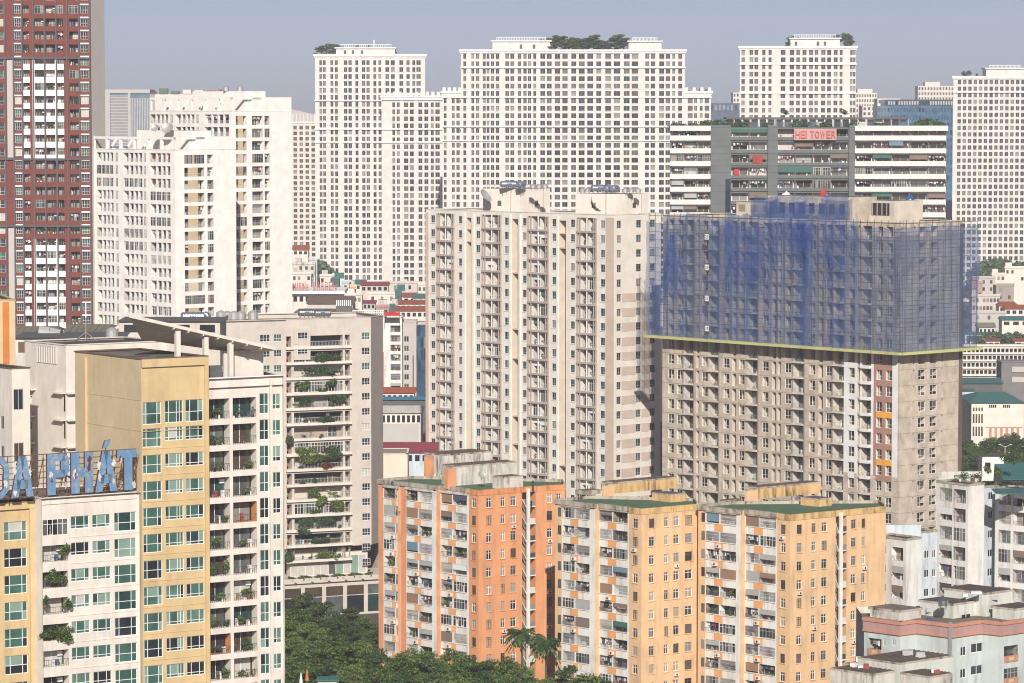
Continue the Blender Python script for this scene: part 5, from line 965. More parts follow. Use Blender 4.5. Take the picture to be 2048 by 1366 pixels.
for i in range(8):
    m = MB(); z = zb + (zt_ - zb) * i / 7; m.bar(FSg.p(0, -.1, z), FSg.p(FSg.L, -.1, z), .055, 'rust'); link('frame_bar', m.mesh('frame_bar', tl_), t)
for i in range(15):
    m = MB(); u = FSg.L * i / 14; m.bar(FSg.p(u, -.12, zs), FSg.p(u, -.12, zt_), .06, 'rust'); m.bar(FSg.p(u, -2.2, zs), FSg.p(u, -.12, zt_ - .3), .05, 'rust'); link('frame_post', m.mesh('frame_post', tl_), t)
for i in range(9):
    m = MB(); u = FSg.u(66 + i * 24, 940); m.bar(FSg.p(u, -.14, zs + .2), FSg.p(u + 1.6, -.14, zt_ - .5), .04, 'rust'); link('brace', m.mesh('brace', tl_), t)
# white service core behind the sign
b, FL, FR, zt, back = corner_building('white_core', 'plain white stair tower with ledged slit windows and a louvred vent beside the yellow flank', 'building', 458, 50, 132, 335, -38, 58, 760, 691)
m = MB(); wall(m, FL, 0, zt, [(FL.u(60, 800), FL.u(64, 800), FL.rows(62, 792, 14, 52, 6), None, .3), (FL.u(126.5, 800), FL.u(129.5, 800), FL.rows(128, 790, 22, 52, 6), None, .3)], 'offwhite'); b.part('wall', m); m = MB(); wall(m, FR, 0, zt, [], 'offwhite'); b.part('wall', m)
for (x0, x1) in ((52, 72), (110, 131)):
    for i in range(4):
        u0, u1 = FL.u(x0, 800), FL.u(x1, 800); z = FL.z(130, 787 + i * 54); m = MB(); FL.fbox(m, u0, min(u1, FL.L + .3), z - .05, z + .12, 0, .75, 'offwhite'); b.part('awning', m)
        if x0 > 100: m = MB(); FR.fbox(m, -.1, 1.4, z - .05, z + .12, 0, .7, 'offwhite'); b.part('awning', m); m = MB(); FL.fbox(m, FL.L - .55, FL.L - .25, z - 2.4, z - .1, .0, .04, 'glass_dark'); b.part('window', m)
m = MB(); FL.fbox(m, FL.u(74, 710), FL.u(114, 710), FL.z(95, 727), FL.z(95, 692), 0, .05, 'frame_grey'); b.part('vent_back', m)
for i in range(9): m = MB(); u = FL.u(75 + i * 4.7, 710); FL.fbox(m, u, u + .13, FL.z(95, 726), FL.z(95, 693), .05, .16, 'offwhite'); b.part('vent_blade', m)
close(b, [FL.A, FL.B, FR.B], [back], zt, 'offwhite', 'roof_dark', cop='offwhite', low=.25, ch=.12); b.emit()
q = at(172, 682, 470); t = thing('roof_antenna', 'thin pole antenna with braces on the white stair tower roof', 'antenna', q); m = MB(); m.bar((0, 0, 0), (0, 0, 5.2), .06, 'galv', 5); m.bar((0, 0, 3.2), (0, 0, 5.4), .1, 'frame_white', 5); link('pole', m.mesh('pole'), t); m = MB(); m.bar((0, 0, 1.2), (-1.6, .4, 0), .05, 'galv'); m.bar((0, 0, 1.2), (1.4, .6, 0), .05, 'galv'); link('brace', m.mesh('brace'), t)
for x, lab in ((224, 'grey vent fan drum at the back edge of the white stair tower roof'),): upright_tank(x, 683, 482, 1.6, .9, lab, 'galv')
# low white block at the frame edge, orange striped block, halls behind
b, FL, FR, zt, back = corner_building('low_white_block', 'low white block with barred windows and a dark slab roof next to the stair tower', 'building', 452, -60, 24, 60, -38, 58, 800, 738)
wf = [(FR.u(27, 800), FR.u(47, 800), FR.rows(36, 778, 42, 108, 3), None, .15)]; wl = [(FL.u(1, 830), FL.u(8, 830), FL.rows(4, 832, 26, 60, 3), None, .15)]
m = MB(); wall(m, FL, 0, zt, wl, 'offwhite'); b.part('wall', m); m = MB(); wall(m, FR, 0, zt, wf, 'offwhite'); b.part('wall', m)
for F_, cs in ((FL, wl), (FR, wf)):
    for c in cs:
        for r in c[2]: b.put('window', win(c[1] - c[0], r[1] - r[0], 'old', RN.randrange(6), 'frame_grey'), F_, c[0], -.1, r[0])
close(b, [FL.A, FL.B, FR.B], [back], zt, 'offwhite', 'roof_dark', cop='roof_brown', low=.2); b.emit()
Y = 478; b = B('striped_block', 'sand coloured block end with one deep orange upright stripe', 'building', (at(5, 700, Y).x, Y)); A = at(-60, 700, Y); Cc = at(31, 700, Y); F = Face((A.x, Y), (Cc.x, Y)); zt = F.z(10, 601); m = MB(); wall(m, F, 0, zt, [], 'sand'); b.part('wall', m); m = MB(); F.fbox(m, F.u(6, 700), F.u(19, 700), F.z(10, 727), zt - .2, 0, .08, 'orange_panel'); b.part('stripe', m); close(b, [F.A, F.B], [(F.B[0] - 4, Y + 14), (F.A[0], Y + 14)], zt, 'sand', 'roof_brown')
def hall(name, label, Y, x0, x1, yeave, yridge, dep, wallm, roofm, cat='building', group=None, wins=0, ribs=0, winh=1.4, winm='glass_dark', zbase=0, hip=0):
    A = at(x0, yeave, Y); C = at(x1, yeave, Y); z0, z1 = A.z, at((x0 + x1) / 2, yridge, Y + dep / 2).z; b = B(name, label, cat, ((A.x + C.x) / 2, Y + dep / 2), group); m = MB(); m.box(A.x, C.x, Y, Y + dep, zbase, z0 - .05, wallm); b.part('wall', m)
    e = .5; h_ = hip * (C.x - A.x); m = MB(); a, c, d_, f_ = (A.x - e, Y - e, z0), (C.x + e, Y - e, z0), (C.x + e, Y + dep + e, z0), (A.x - e, Y + dep + e, z0); r0_, r1_ = (A.x - e + h_, Y + dep / 2, z1), (C.x + e - h_, Y + dep / 2, z1)
    m.quad(a, c, r1_, r0_, roofm); m.quad(d_, f_, r0_, r1_, roofm); m.poly([c, d_, r1_], roofm if hip else wallm); m.poly([f_, a, r0_], roofm if hip else wallm); m.quad(a, f_, d_, c, 'slab_dark'); b.part('roof', m)
    for i in range(wins):
        W_ = (C.x - A.x) / wins; m = MB(); m.box(A.x + W_ * (i + .2), A.x + W_ * (i + .8), Y - .06, Y + .1, z0 - .6 - winh, z0 - .6, winm); b.part('window', m)
    for i in range(ribs):
        x = A.x + (C.x - A.x) * (i + .5) / ribs; m = MB(); m.bar((x, Y - e, z0 + .04), (x, Y + dep / 2, z1 + .04), .05, roofm); b.part('roof_rib', m)
    return b
hall('grey_green_hall', 'hall with a grey green metal roof behind the white stair tower', 540, 22, 98, 671, 652, 16, 'offwhite', 'roof_olive', ribs=6); hall('grey_green_hall', 'second grey green roofed hall beside a bent silver duct', 548, 132, 206, 664, 648, 16, 'offwhite', 'roof_olive', ribs=6); hall('white_parapet_block', 'stained white block with a red framed window behind the stair tower', 520, 28, 235, 676, 674, 14, 'offwhite_old', 'roof_grey', wins=5, winm='frame_brown', winh=1.6)
q = at(112, 665, 532); t = thing('air_duct', 'bent silver air duct lying over the grey green roofs', 'duct', (q.x, q.y, q.z - 2)); m = MB(); pts = [(-2.6, 0, 2.2), (-1, 0, 2.0), (.6, 0, 1.6), (1.4, .2, .4), (2.6, .4, .3)]; [m.bar(pts[i], pts[i + 1], .9, 'galv', 8) for i in range(4)]; link('duct', m.mesh('duct'), t); m = MB(); [m.bar((x, 0, -.5), (x, 0, 1.5), .08, 'galv') for x in (-2, 0, 1.5)]; link('support', m.mesh('support'), t)
hall('beige_back_block', 'beige block with a duct strewn roof behind the yellow tower', 640, 238, 440, 643, 641, 14, 'beige', 'roof_tar', wins=4)
# ------------------------------------------------------------------ orange and yellow old apartment blocks
BK = ('grille', 'blind', 'glazed', 'clothes', 'grille', 'grille', 'blind', 'clothes', 'glazed', 'shade', 'grille', 'plants')
def old_block(name, label, D, xc, yroof, left, right, wm, pm, y1, pitch, cy1, hwin=19, hcell=20.5, n=13, mould='mould', group=None, paleft=None):
    yr_ = 1130; p = at(xc, yr_, D); C = (p.x, D); b = B(name, label, 'building', (C[0], D + 8), group); pts = [C]; lf = []
    for ang, px, typ, spec in left:
        Q = walk(pts[0], ang, px, yr_); lf.append((Face(Q, pts[0]), typ, spec)); pts.insert(0, Q)
    rf = [] ; cur = C
    for ang, px, typ, spec in right:
        Q = walk(cur, ang, px, yr_); rf.append((Face(cur, Q), typ, spec)); cur = Q; pts.append(Q)
    zt = lf[0][0].z(xc, yroof); F0 = lf[0][0]; rows = F0.rows(xc, y1, hwin, pitch, n); rows = [r for r in rows if r[0] > .5]; zc1 = None; k = D / FPX / CP; fh = pitch * k
    ctop = F0.z(xc, cy1); crow = [(ctop - i * fh - hcell * k, ctop - i * fh) for i in range(n)]; crow = [r for r in crow if r[0] > .5]
    for F, typ, spec in lf + rf:
        m = MB()
        if typ == 'wall': wall(m, F, 0, zt, [], spec or wm); b.part('wall', m)
        elif typ == 'win':
            cs = [(F.u(a, yr_), F.u(c, yr_), rows) for a, c in spec]; wall(m, F, 0, zt, cs, wm, r=.2); b.part('wall', m)
            for i, r in enumerate(rows):
                for c in cs:
                    b.put('window', win(c[1] - c[0], r[1] - r[0], 'apt', RN.randrange(12), RN.choice(['frame_white', 'frame_white', 'frame_brown', 'frame_grey'])), F, c[0], -.15, r[0])
                    if i < 11:
                        q = MB(); F.fbox(q, c[0] - .12, c[1] + .12, r[0] - .12, r[0] - .01, 0, .12, wm); b.part('sill', q)
                        if RN.random() < .13:
                            q = MB(); q.box(0, .8, -.45, -.08, 0, .55, 'ac_white'); q.cone((.4, -.46, .27), (.4, -.44, .27), .2, .2, 'ac_dark', 8); b.put('air_conditioner', q, F, c[0] + .1, 0, r[0] - .85)
        elif typ == 'bay':
            strip, cells, panel, tail = spec['strip'], spec['cells'], spec['panel'], spec.get('tail')
            cs = [(F.u(a, yr_), F.u(c, yr_), crow, None, 0) for a, c in cells]; wall(m, F, 0, zt - .2, cs, 'white_old'); b.part('wall', m)
            u0, u1 = F.u(panel[0], yr_), F.u(panel[1], yr_)
            for i, r in enumerate(crow):
                for c in cs:
                    b.put('balcony', cell(c[1] - c[0], r[1] - r[0], 1.2, RN.randrange(60), RN.choice(['white_old', 'room_warm', 'room_light', 'room_grey']), BK, rail='rail_dark', railh=.7, front=-.12 if RN.random() < .5 else .05), F, c[0], 0, r[0])
                if i < 11:
                    zl_ = r[0] - (fh - hcell * k) ; q = MB(); F.fbox(q, u0, u1, zl_ + .12, r[0] - .06, 0, .06, pm); b.part('parapet_panel', q)
                    q = MB(); F.fbox(q, cs[0][0] - .05, cs[-1][1] + .05, r[0] - .1, r[0] + .02, 0, .12, 'white_old'); b.part('parapet_cap', q)
                    if RN.random() < .3:
                        q = MB(); q.box(0, .85, -.5, -.1, 0, .6, 'ac_white'); q.cone((.42, -.52, .3), (.42, -.49, .3), .22, .22, 'ac_dark', 8); q.box(.1, .16, -.4, 0, -.1, 0, 'rail_dark'); q.box(.7, .76, -.4, 0, -.1, 0, 'rail_dark'); b.put('air_conditioner', q, F, u0 + RN.uniform(-.3, .8), 0, r[0] - 1.0)
            if strip: q = MB(); F.fbox(q, F.u(strip[0], yr_), F.u(strip[1], yr_), 0, zt - .25, 0, .05, spec.get('stripm', wm)); b.part('colour_strip', q)
            if spec.get('sidewin'):
                for r in crow[:11]:
                    q = MB(); a, c = spec['sidewin']; F.fbox(q, F.u(a, yr_), F.u(c, yr_), r[0] + .1, r[1] - .1, .06, .16, RN.choice(['glass_grey', 'curtain_grey', 'glass_dark', 'glass_brown'])); b.part('window', q)
            q = MB(); F.fbox(q, cs[0][0] - .3, cs[-1][1] + .3, crow[0][1] + .12, zt - .5, 0, .22, 'mould_white' if wm != 'apt_yellow' else 'mould'); b.part('head_slab', q); q = MB(); F.fbox(q, -.1, F.L + .1, zt - .6, zt + .15, -.3, .3, 'mould'); b.part('parapet', q)
        elif typ == 'slot':                     # open stair: dark recess, a white post, landings
            a, c, dep = spec; ua, ub = F.u(a, yr_), F.u(c, yr_); wall(m, F, 0, zt, [(ua, ub, [(0, zt - .8)], None, 0)], wm); b.part('wall', m); q = MB()
            q.quad(F.p(ua, -dep, 0), F.p(ub, -dep, 0), F.p(ub, -dep, zt - .8), F.p(ua, -dep, zt - .8), 'room_warm'); q.quad(F.p(ua, 0, 0), F.p(ua, -dep, 0), F.p(ua, -dep, zt - .8), F.p(ua, 0, zt - .8), wm); q.quad(F.p(ub, -dep, 0), F.p(ub, 0, 0), F.p(ub, 0, zt - .8), F.p(ub, -dep, zt - .8), wm); q.quad(F.p(ua, -dep, zt - .8), F.p(ub, -dep, zt - .8), F.p(ub, 0, zt - .8), F.p(ua, 0, zt - .8), wm); b.part('stair_well', q)
            q = MB(); um = ua + (ub - ua) * .42; F.fbox(q, um - .3, um + .3, 0, zt - .3, -.05, .35, 'white_old'); b.part('stair_post', q)
            for i, r in enumerate(rows[:11]):
                q = MB(); F.fbox(q, um + .3, ub, r[0] - .5, r[0] - .3, -dep, .1, 'white_old'); b.part('landing', q); q = MB(); P0_, P1_ = F.p(ua, -.3, r[0] + fh * .35), F.p(um - .3, -.3, r[0] - .5); q.hexa([F.p(ua, .1, r[0] + fh * .3), F.p(um - .3, .1, r[0] - .6), F.p(um - .3, -dep, r[0] - .6), F.p(ua, -dep, r[0] + fh * .3), F.p(ua, .1, r[0] + fh * .3 + .2), F.p(um - .3, .1, r[0] - .4), F.p(um - .3, -dep, r[0] - .4), F.p(ua, -dep, r[0] + fh * .3 + .2)], 'white_old'); b.part('stair_flight', q)
                q = MB(); F.fbox(q, um + .35, ub - .05, r[0] - .28, r[0] + .6, -.05, .0, RN.choice(['rail_light', 'rail_dark', 'curtain_grey'])); b.part('guard', q)
        if typ in ('win', 'slot'): q = MB(); F.fbox(q, -.05, F.L + .05, zt - .95, zt + .05, -.25, .08, 'mould_yellow' if wm == 'apt_yellow' else 'mould_orange'); b.part('parapet', q)
    b.bay_pts = pts; b.zt = zt; b.lf = lf; b.rf = rf
    ply = pts + [(pts[-1][0] - .3, pts[-1][1] + 7), (pts[0][0] + 6, pts[0][1] + 5)]; q = MB()
    for i in range(len(pts) - 1, len(ply)): a, c = ply[i], ply[(i + 1) % len(ply)]; q.quad((*a, 0), (*c, 0), (*c, zt), (*a, zt), wm)
    b.part('back_wall', q); q = MB(); q.poly([(x, y, zt - .25) for x, y in ply], 'roof_green'); b.part('roof', q)
    for i in range(len(pts) - 1, len(ply)): f = Face(ply[i], ply[(i + 1) % len(ply)]); q = MB(); f.fbox(q, 0, f.L, zt - .4, zt + .25, -.3, 0, 'mould'); b.part('parapet', q)
    b.emit(300); return b
bay = lambda strip, cells, panel, **k: dict(strip=strip, cells=cells, panel=panel, **k)
GR = 'old balcony apartment blocks'
ob = old_block('orange_block', 'deep orange old apartment block with three stained balcony bays and an open stair', 612, 957, 981,
    [(-44, 938, 'win', [(943.5, 951.5)]), (-44, 881, 'bay', bay(None, [(882.5, 904), (907, 934)], (897, 912.5))), (226, 873, 'wall', 'apt_orange'), (-44, 800, 'bay', bay((801, 812.5), [(813.5, 835.5), (838.5, 864)], (829.5, 843))), (226, 796, 'wall', 'apt_orange'), (-44, 757, 'bay', bay((757.5, 767), [(768.5, 790), (792, 795.6)], (784, 792)))],
    [(56, 1043, 'win', [(972.5, 983), (1001.5, 1009.5), (1021, 1032)]), (56, 1073, 'slot', (1044, 1071, 2.2)), (56, 1089, 'wall', None), (70, 1130, 'win', [(1093.5, 1104), (1112, 1122)])], 'apt_orange', 'apt_orange_pale', 998, 35.2, 995, group=GR)
for a in ((848, 890, 985, 912, 640, 'mould_white'), (883, 915, 1033, 935, 622, 'mould_white'), (985, 1008, 1046, 957, 616, 'mould_white'), (848, 852, 868, 913, 634, 'apt_orange_box'), (888, 896, 912, 938, 617, 'apt_orange_box')): roof_house(ob, *a[:3], a[3], a[4], ob.zt - .3, a[5])
y1b = old_block('yellow_block', 'pale orange old apartment block between the deep orange one and its twin', 580, 1283, 1018,
    [(-45, 1258, 'win', [(1265.5, 1275)]), (-45, 1198, 'bay', bay(None, [(1199.5, 1224), (1226.5, 1255)], (1216, 1233))), (225, 1190, 'wall', None), (-45, 1110, 'bay', bay((1110.5, 1124), [(1125.5, 1149), (1151.5, 1179)], (1141, 1157), sidewin=(1117, 1123)))],
    [(54, 1396, 'win', [(1298, 1308.5), (1328.5, 1336.5), (1347, 1358), (1370, 1384)])], 'apt_yellow', 'apt_yellow_panel', 1039, 37.0, 1030, mould='mould_yellow', group=GR)
for a in ((1203, 1228, 1355, 968, 606, 'mould_yellow'), (1304, 1342, 1372, 992, 592, 'mould_yellow'), (1203, 1208, 1228, 972, 600, 'apt_yellow'), (1150, 1170, 1202, 985, 604, 'mould')): roof_house(y1b, *a[:3], a[3], a[4], y1b.zt - .3, a[5])
y2b = old_block('yellow_block', 'pale orange old apartment block with a white open stair column next to the white buildings', 572, 1580, 1030,
    [(-45, 1554, 'win', [(1561, 1570.5)]), (-45, 1490, 'bay', bay(None, [(1491.5, 1517), (1519.5, 1551)], (1508, 1526))), (225, 1481, 'wall', None), (-45, 1396, 'bay', bay((1396.5, 1411), [(1412, 1438), (1440.5, 1472)], (1429, 1446), sidewin=(1404, 1410)))],
    [(54, 1670, 'win', [(1593.5, 1603.5), (1623, 1631), (1643, 1653.5)]), (54, 1697, 'slot', (1671, 1693, 1.8)), (54, 1771, 'win', [(1702, 1711.5), (1723, 1730)])], 'apt_yellow', 'apt_yellow_panel', 1051, 37.4, 1041, mould='mould_yellow', group=GR)
for a in ((1490, 1516, 1641, 978, 598, 'mould_yellow'), (1601, 1636, 1664, 1001, 586, 'mould_yellow'), (1490, 1494, 1516, 982, 592, 'apt_yellow'), (1440, 1456, 1486, 1004, 596, 'mould')): roof_house(y2b, *a[:3], a[3], a[4], y2b.zt - .3, a[5])
dish(964, 960, 618, .8, 'small dish by the white rooftop house of the deep orange block', 40); dish(924, 925, 645, .7, 'dark little dish on the rear rooftop house of the deep orange block', 40)
q = at(1066, 970, 612); t = thing('vent_pipe', 'black vent pipe standing on the green roof of the deep orange block', 'pipe', (q.x, q.y, ob.zt - .3)); m = MB(); m.cone((0, 0, 0), (0, 0, 1.9), .16, .16, 'ac_dark', 8); link('pipe', m.mesh('pipe'), t); m = MB(); m.cone((0, 0, 1.9), (0, 0, 2.1), .26, .1, 'ac_dark', 8); link('cowl', m.mesh('cowl'), t)
# ------------------------------------------------------------------ white stained blocks at the edge
WK = ('grille', 'clothes', 'glazed', 'blind', 'grille', 'shade', 'open')
def stained(name, label, D, xl, xc, xr, al, ar, yr_, ytop, Lc, Lw, Rw, y1, pitch, wm, wr, n=9, hc=27, hw=16, roofm='roof_dark', dep=None, Rc=(), group='stained white blocks'):
    p = at(xc, yr_, D); C = (p.x, D); L = walk(C, al, xl, yr_); Rr = walk(C, ar, xr, yr_); FL = Face(L, C); FR = Face(C, Rr); b = B(name, label, 'building', (C[0], D + 6), group); zt = FL.z(xc, ytop)
    for F, cc, ww, mt in ((FL, Lc, Lw, wm), (FR, Rc, Rw, wr)):
        rc = FL.rows(xc, y1, hc, pitch, n); rw = [(r[1] - hw * D / FPX, r[1]) for r in rc]; rc = [r for r in rc if r[0] > .3]; rw = [r for r in rw if r[0] > .3]
        cs = [(F.u(a, yr_), F.u(c, yr_), rc, None, 0) for a, c in cc]; ws = [(F.u(a, yr_), F.u(c, yr_), rw, None, .15) for a, c in ww]; m = MB(); wall(m, F, 0, zt, cs + ws, mt); b.part('wall', m)
        for r in rc:
            for c in cs: b.put('balcony', cell(c[1] - c[0], r[1] - r[0], 1.2, RN.randrange(42), mt, WK, rail='rail_dark', railh=.8), F, c[0], 0, r[0])
        for r in rw:
            for c in ws: b.put('window', win(c[1] - c[0], r[1] - r[0], 'old', RN.randrange(8)), F, c[0], -.1, r[0])
    back = (L[0] + Rr[0] - C[0], L[1] + Rr[1] - C[1]); close(b, [L, C, Rr], [back], zt, wm, roofm, cop='mould', low=.1, ch=.3); b.emit(); b.zt = zt; b.FL = FL; b.FR = FR; return b
sb = stained('white_block', 'tall stained white block with paired caged balconies and potted trees on the roof', 605, 1872, 1936, 1968, -38, 47, 1050, 972, [(1878.5, 1904), (1907, 1931)], [], [], 981, 38.8, 'white_old', 'white_old')
s2 = stained('white_block', 'pale blue stained block recessed beside the caged balconies', 612, 1962, 1968, 1996, -38, 50, 1050, 976, [], [], [(1976, 1985)], 985, 38.6, 'bluewhite', 'bluewhite')
s3 = stained('white_block', 'stained white block with a dark blue blind and laundry under a teal metal roof', 604, 1990, 2075, 2110, -46, 47, 1050, 985, [(1997, 2021.5), (2026, 2056)], [], [], 990, 38.8, 'white_old', 'white_old')
s4 = stained('white_block', 'lower stained white block with green shaded balcony next to the pale orange twin', 592, 1753, 1812, 1842, -40, 47, 1130, 1081, [(1783, 1806)], [(1761, 1772)], [], 1097, 38.6, 'white_old', 'white_old')
s5 = stained('white_block', 'light blue stained block behind the lower stained white one', 606, 1800, 1838, 1874, -38, 58, 1130, 1066, [], [], [(1848, 1858), (1864, 1871)], 1102, 38.6, 'bluewhite', 'bluewhite')
q = MB(); a = at(1757, 1072, 603); c = at(1842, 1050, 603); q.box(a.x, c.x, 603, 603.3, a.z - 1, c.z, 'bluewhite'); s4.part('roof_wall', q)
m = MB(); a = at(2005, 955, 625); c = at(2075, 935, 625); b = B('teal_roof_shed', 'rooftop shed with grey walls and a teal metal roof over the white blocks', 'shed', (a.x + 3, 628)); m.box(a.x, c.x, 622, 632, s3.zt, a.z, 'tower_grey'); b.part('wall', m); m = MB(); m.hexa([(a.x - .5, 621, a.z), (c.x, 621, a.z), (c.x, 633, c.z), (a.x - .5, 633, c.z), (a.x - .5, 621, a.z + .12), (c.x, 621, a.z + .12), (c.x, 633, c.z + .12), (a.x - .5, 633, c.z + .12)], 'roof_teal'); b.part('roof', m)
m = MB(); a = at(1992, 988, 603); m.hexa([(at(1992, 988, 600).x, 600, at(1992, 988, 600).z), (at(2060, 988, 600).x, 600, at(1992, 988, 600).z), (at(2060, 988, 600).x, 606, at(1992, 978, 606).z), (at(1992, 988, 600).x, 606, at(1992, 978, 606).z)] + [(at(1992, 988, 600).x, 600, at(1992, 988, 600).z + .1), (at(2060, 988, 600).x, 600, at(1992, 988, 600).z + .1), (at(2060, 988, 600).x, 606, at(1992, 978, 606).z + .1), (at(1992, 988, 600).x, 606, at(1992, 978, 606).z + .1)], 'roof_teal'); s3.part('eaves_roof', m)
b = B('roof_room', 'small white room with one dark window on the block roof behind the potted trees', 'building', (at(1985, 930, 632).x, 632)); a, c = at(1964, 950, 632), at(2008, 914, 632); m = MB(); m.box(a.x, c.x, 632, 638, sb.zt - 2, c.z, 'white_old', 'roof_dark'); b.part('wall', m); m = MB(); a, c = at(1970, 938, 632), at(1981, 925, 632); m.box(a.x, c.x, 631.9, 632.2, a.z, c.z, 'glass_dark'); b.part('window', m)
b = B('roof_parapet', 'stained white rooftop parapet wall behind the potted trees', 'wall', (at(1900, 950, 622).x, 622)); a, c = at(1876, 962, 622), at(1965, 943, 622); m = MB(); m.box(a.x, c.x, 622, 622.4, sb.zt - 1, c.z, 'mould_white'); b.part('wall', m)
for i, (x, y, s_, lab) in enumerate(((1930, 946, 1.4, 'spindly potted tree on the tall stained white block'), (1952, 948, 1.1, 'second spindly potted tree on the tall stained white block'), (2018, 915, 2.0, 'round dark green tree on the roof beside the small white room'), (1978, 935, 1.1, 'light green bush before the small white rooftop room'), (1996, 940, 1.1, 'brownish bush beside the small white rooftop room'))):
    q = at(x, y, 620); mt = ['leaf_light', 'leaf_mid'] if i in (3, 4) else ['leaf_dark', 'leaf_mid', 'leaf_dark']; o = link('roof_plant', proto_mesh('roof_plant', clump(('rt', i), (s_, s_, s_), 380 if i > 1 else 150, .16, mt, blobs=6)), None, (q.x, q.y, q.z - s_)); tag(o, lab, 'plant', 'plants on the white block roofs')
for i in range(7):
    q = at(1912 + i * 8, 958, 612); t = thing('flower_pot', 'pale flower pot on the roof edge of the tall stained white block', 'pot', (q.x, q.y, sb.zt + .02), 'flower pots on the roof'); m = MB(); m.cone((0, 0, 0), (0, 0, .55), .2, .32, 'ac_white' if i % 2 else 'soil', 8); link('pot', m.mesh('pot'), t); m = MB(); m.leaves((0, 0, .9), (.4, .4, .45), 50, .13, PLUS_LEAF); link('leaves', m.mesh('leaves'), t)
# ------------------------------------------------------------------ pink banded teal building
Yp = 505; b = B('pink_band_building', 'pale teal building with a pink and coral roof band and rooftop rooms', 'building', (at(1890, 1300, Yp).x, Yp + 6)); yr_ = 1290
p = at(1800, yr_, Yp); C1 = (p.x, Yp); pts = [walk(C1, -46, 1728, yr_), C1]; 
for ang, px in ((50, 1832), (134, 1902), (50, 1963), (130, 2002), (50, 2075)): pts.append(walk(pts[-1], ang, px, yr_))
faces = [Face(pts[i], pts[i + 1]) for i in range(len(pts) - 1)]; zt = faces[0].z(1800, 1246)
FW_ = {0: [('cell', 1736, 1763, 1277, 34), ('win', 1767, 1772, 1277, 16), ('win', 1785, 1791, 1279, 12)], 3: [('win', 1921, 1932, 1293, 19), ('big', 1942, 1965, 1286, 19)], 5: [('cell', 2008, 2036, 1291, 33)], 4: []}
for i, F in enumerate(faces):
    cs = []; m = MB()
    for kd, a, c, y, h in FW_.get(i, []): cs.append((F.u(a, yr_), F.u(c, yr_), F.rows((a + c) / 2, y, h, 45, 4), None, .0 if kd == 'cell' else .12, kd))
    wall(m, F, 0, zt, cs, 'teal_wall'); b.part('wall', m)
    for c in cs:
        for r in c[2]:
            if r[0] < .3: continue
            if c[5] == 'cell':
                b.put('balcony', cell(c[1] - c[0], r[1] - r[0], 1.1, RN.randrange(5), 'teal_wall', ('grille', 'glazed', 'clothes')), F, c[0], 0, r[0]); q = MB(); F.fbox(q, c[0], c[1], r[0], r[0] + .95, 0, .12, 'coral_trim'); b.part('coral_panel', q); q = MB(); F.fbox(q, (c[0] * 2 + c[1]) / 3, (c[0] + 2 * c[1]) / 3, r[0] + .25, r[0] + .75, .12, .15, 'yellow'); b.part('panel_grille', q)
            else: b.put('window', win(c[1] - c[0], r[1] - r[0], 'old', RN.randrange(6)), F, c[0], -.1, r[0])
    q = MB(); F.fbox(q, -.1, F.L + .1, zt - 1.5, zt - .3, 0, .18, 'pink_band'); b.part('pink_band', q); q = MB(); F.fbox(q, -.15, F.L + .15, zt - .3, zt + .22, -.3, .32, 'coral_trim'); b.part('coral_coping', q); q = MB(); F.fbox(q, -.12, F.L + .12, zt - 1.85, zt - 1.5, 0, .26, 'coral_trim'); b.part('coral_trim', q)
q = MB(); ply = pts + [(pts[-1][0] + 2, pts[-1][1] + 14), (pts[0][0], pts[0][1] + 12)]; q.poly([(x, y, zt - 1.0) for x, y in ply], 'roof_tar'); b.part('roof', q)
for i in range(len(pts) - 1, len(ply)): a, c = ply[i], ply[(i + 1) % len(ply)]; q = MB(); q.quad((*a, 0), (*c, 0), (*c, zt), (*a, zt), 'mould_white'); b.part('back_wall', q)
F = faces[2]; q = MB(); F.fbox(q, F.u(1899, yr_), F.u(1904.5, yr_), 0, zt + .5, 0, .3, 'galv'); b.part('drain_pipe', q); F = faces[0]
for x0, xc, x1, yt, Y_, wm, rm in ((1840, 1905, 1970, 1212, 516, 'green_wall', 'roof_dark'), (1888, 1972, 2022, 1190, 518, 'green_wall', 'roof_dark'), (1985, 2030, 2080, 1222, 514, 'green_wall', 'roof_dark'), (1740, 1800, 1842, 1226, 514, 'mould_white', 'roof_tar')):
    roof_house(b, x0, xc, x1, yt, Y_, zt - 1, wm, -46, 50, rm, lip=False); p_ = at(xc, yt, Y_); A_ = walk((p_.x, Y_), -46, x0 - 4, yt); D_ = walk((p_.x, Y_), 50, x1 + 4, yt); bk = (A_[0] + D_[0] - p_.x, A_[1] + D_[1] - Y_); q = MB(); q.prism([A_, (p_.x, Y_), D_, bk], p_.z, p_.z + .35, 'mould', rm); b.part('roof_slab', q)
for xa, xb in ((1923, 1930), (1932.5, 1939.5)):
    f = Face((at(1905, 1235, 515).x, 515), walk((at(1905, 1235, 515).x, 515), 50, 1972, 1235)); q = MB(); f.fbox(q, f.u(xa, 1240), f.u(xb, 1240), f.z(1930, 1252), f.z(1930, 1229), .02, .1, 'unlit_room'); b.part('door', q)
for i, (x, y) in enumerate(((1815, 1238), (1850, 1246), (1875, 1250), (1960, 1250), (1985, 1254), (2020, 1250), (1930, 1184), (1990, 1190), (1860, 1215))):
    q = at(x, y, 509 if y > 1225 else 519); m = MB(); s_ = RN.uniform(.3, .7); m.box(q.x - s_, q.x + s_, q.y - .3, q.y + .3, q.z - .7, q.z + s_ * .7 - .5, RN.choice(['mould_white', 'galv', 'ac_white', 'cloth_white', 'soil', 'frame_grey'])); b.part('roof_clutter', m)
b.emit(); upright_tank(1886, 1219, 514, 1.4, .75, 'steel tank standing on the dark slab roof of the pink banded building'); 
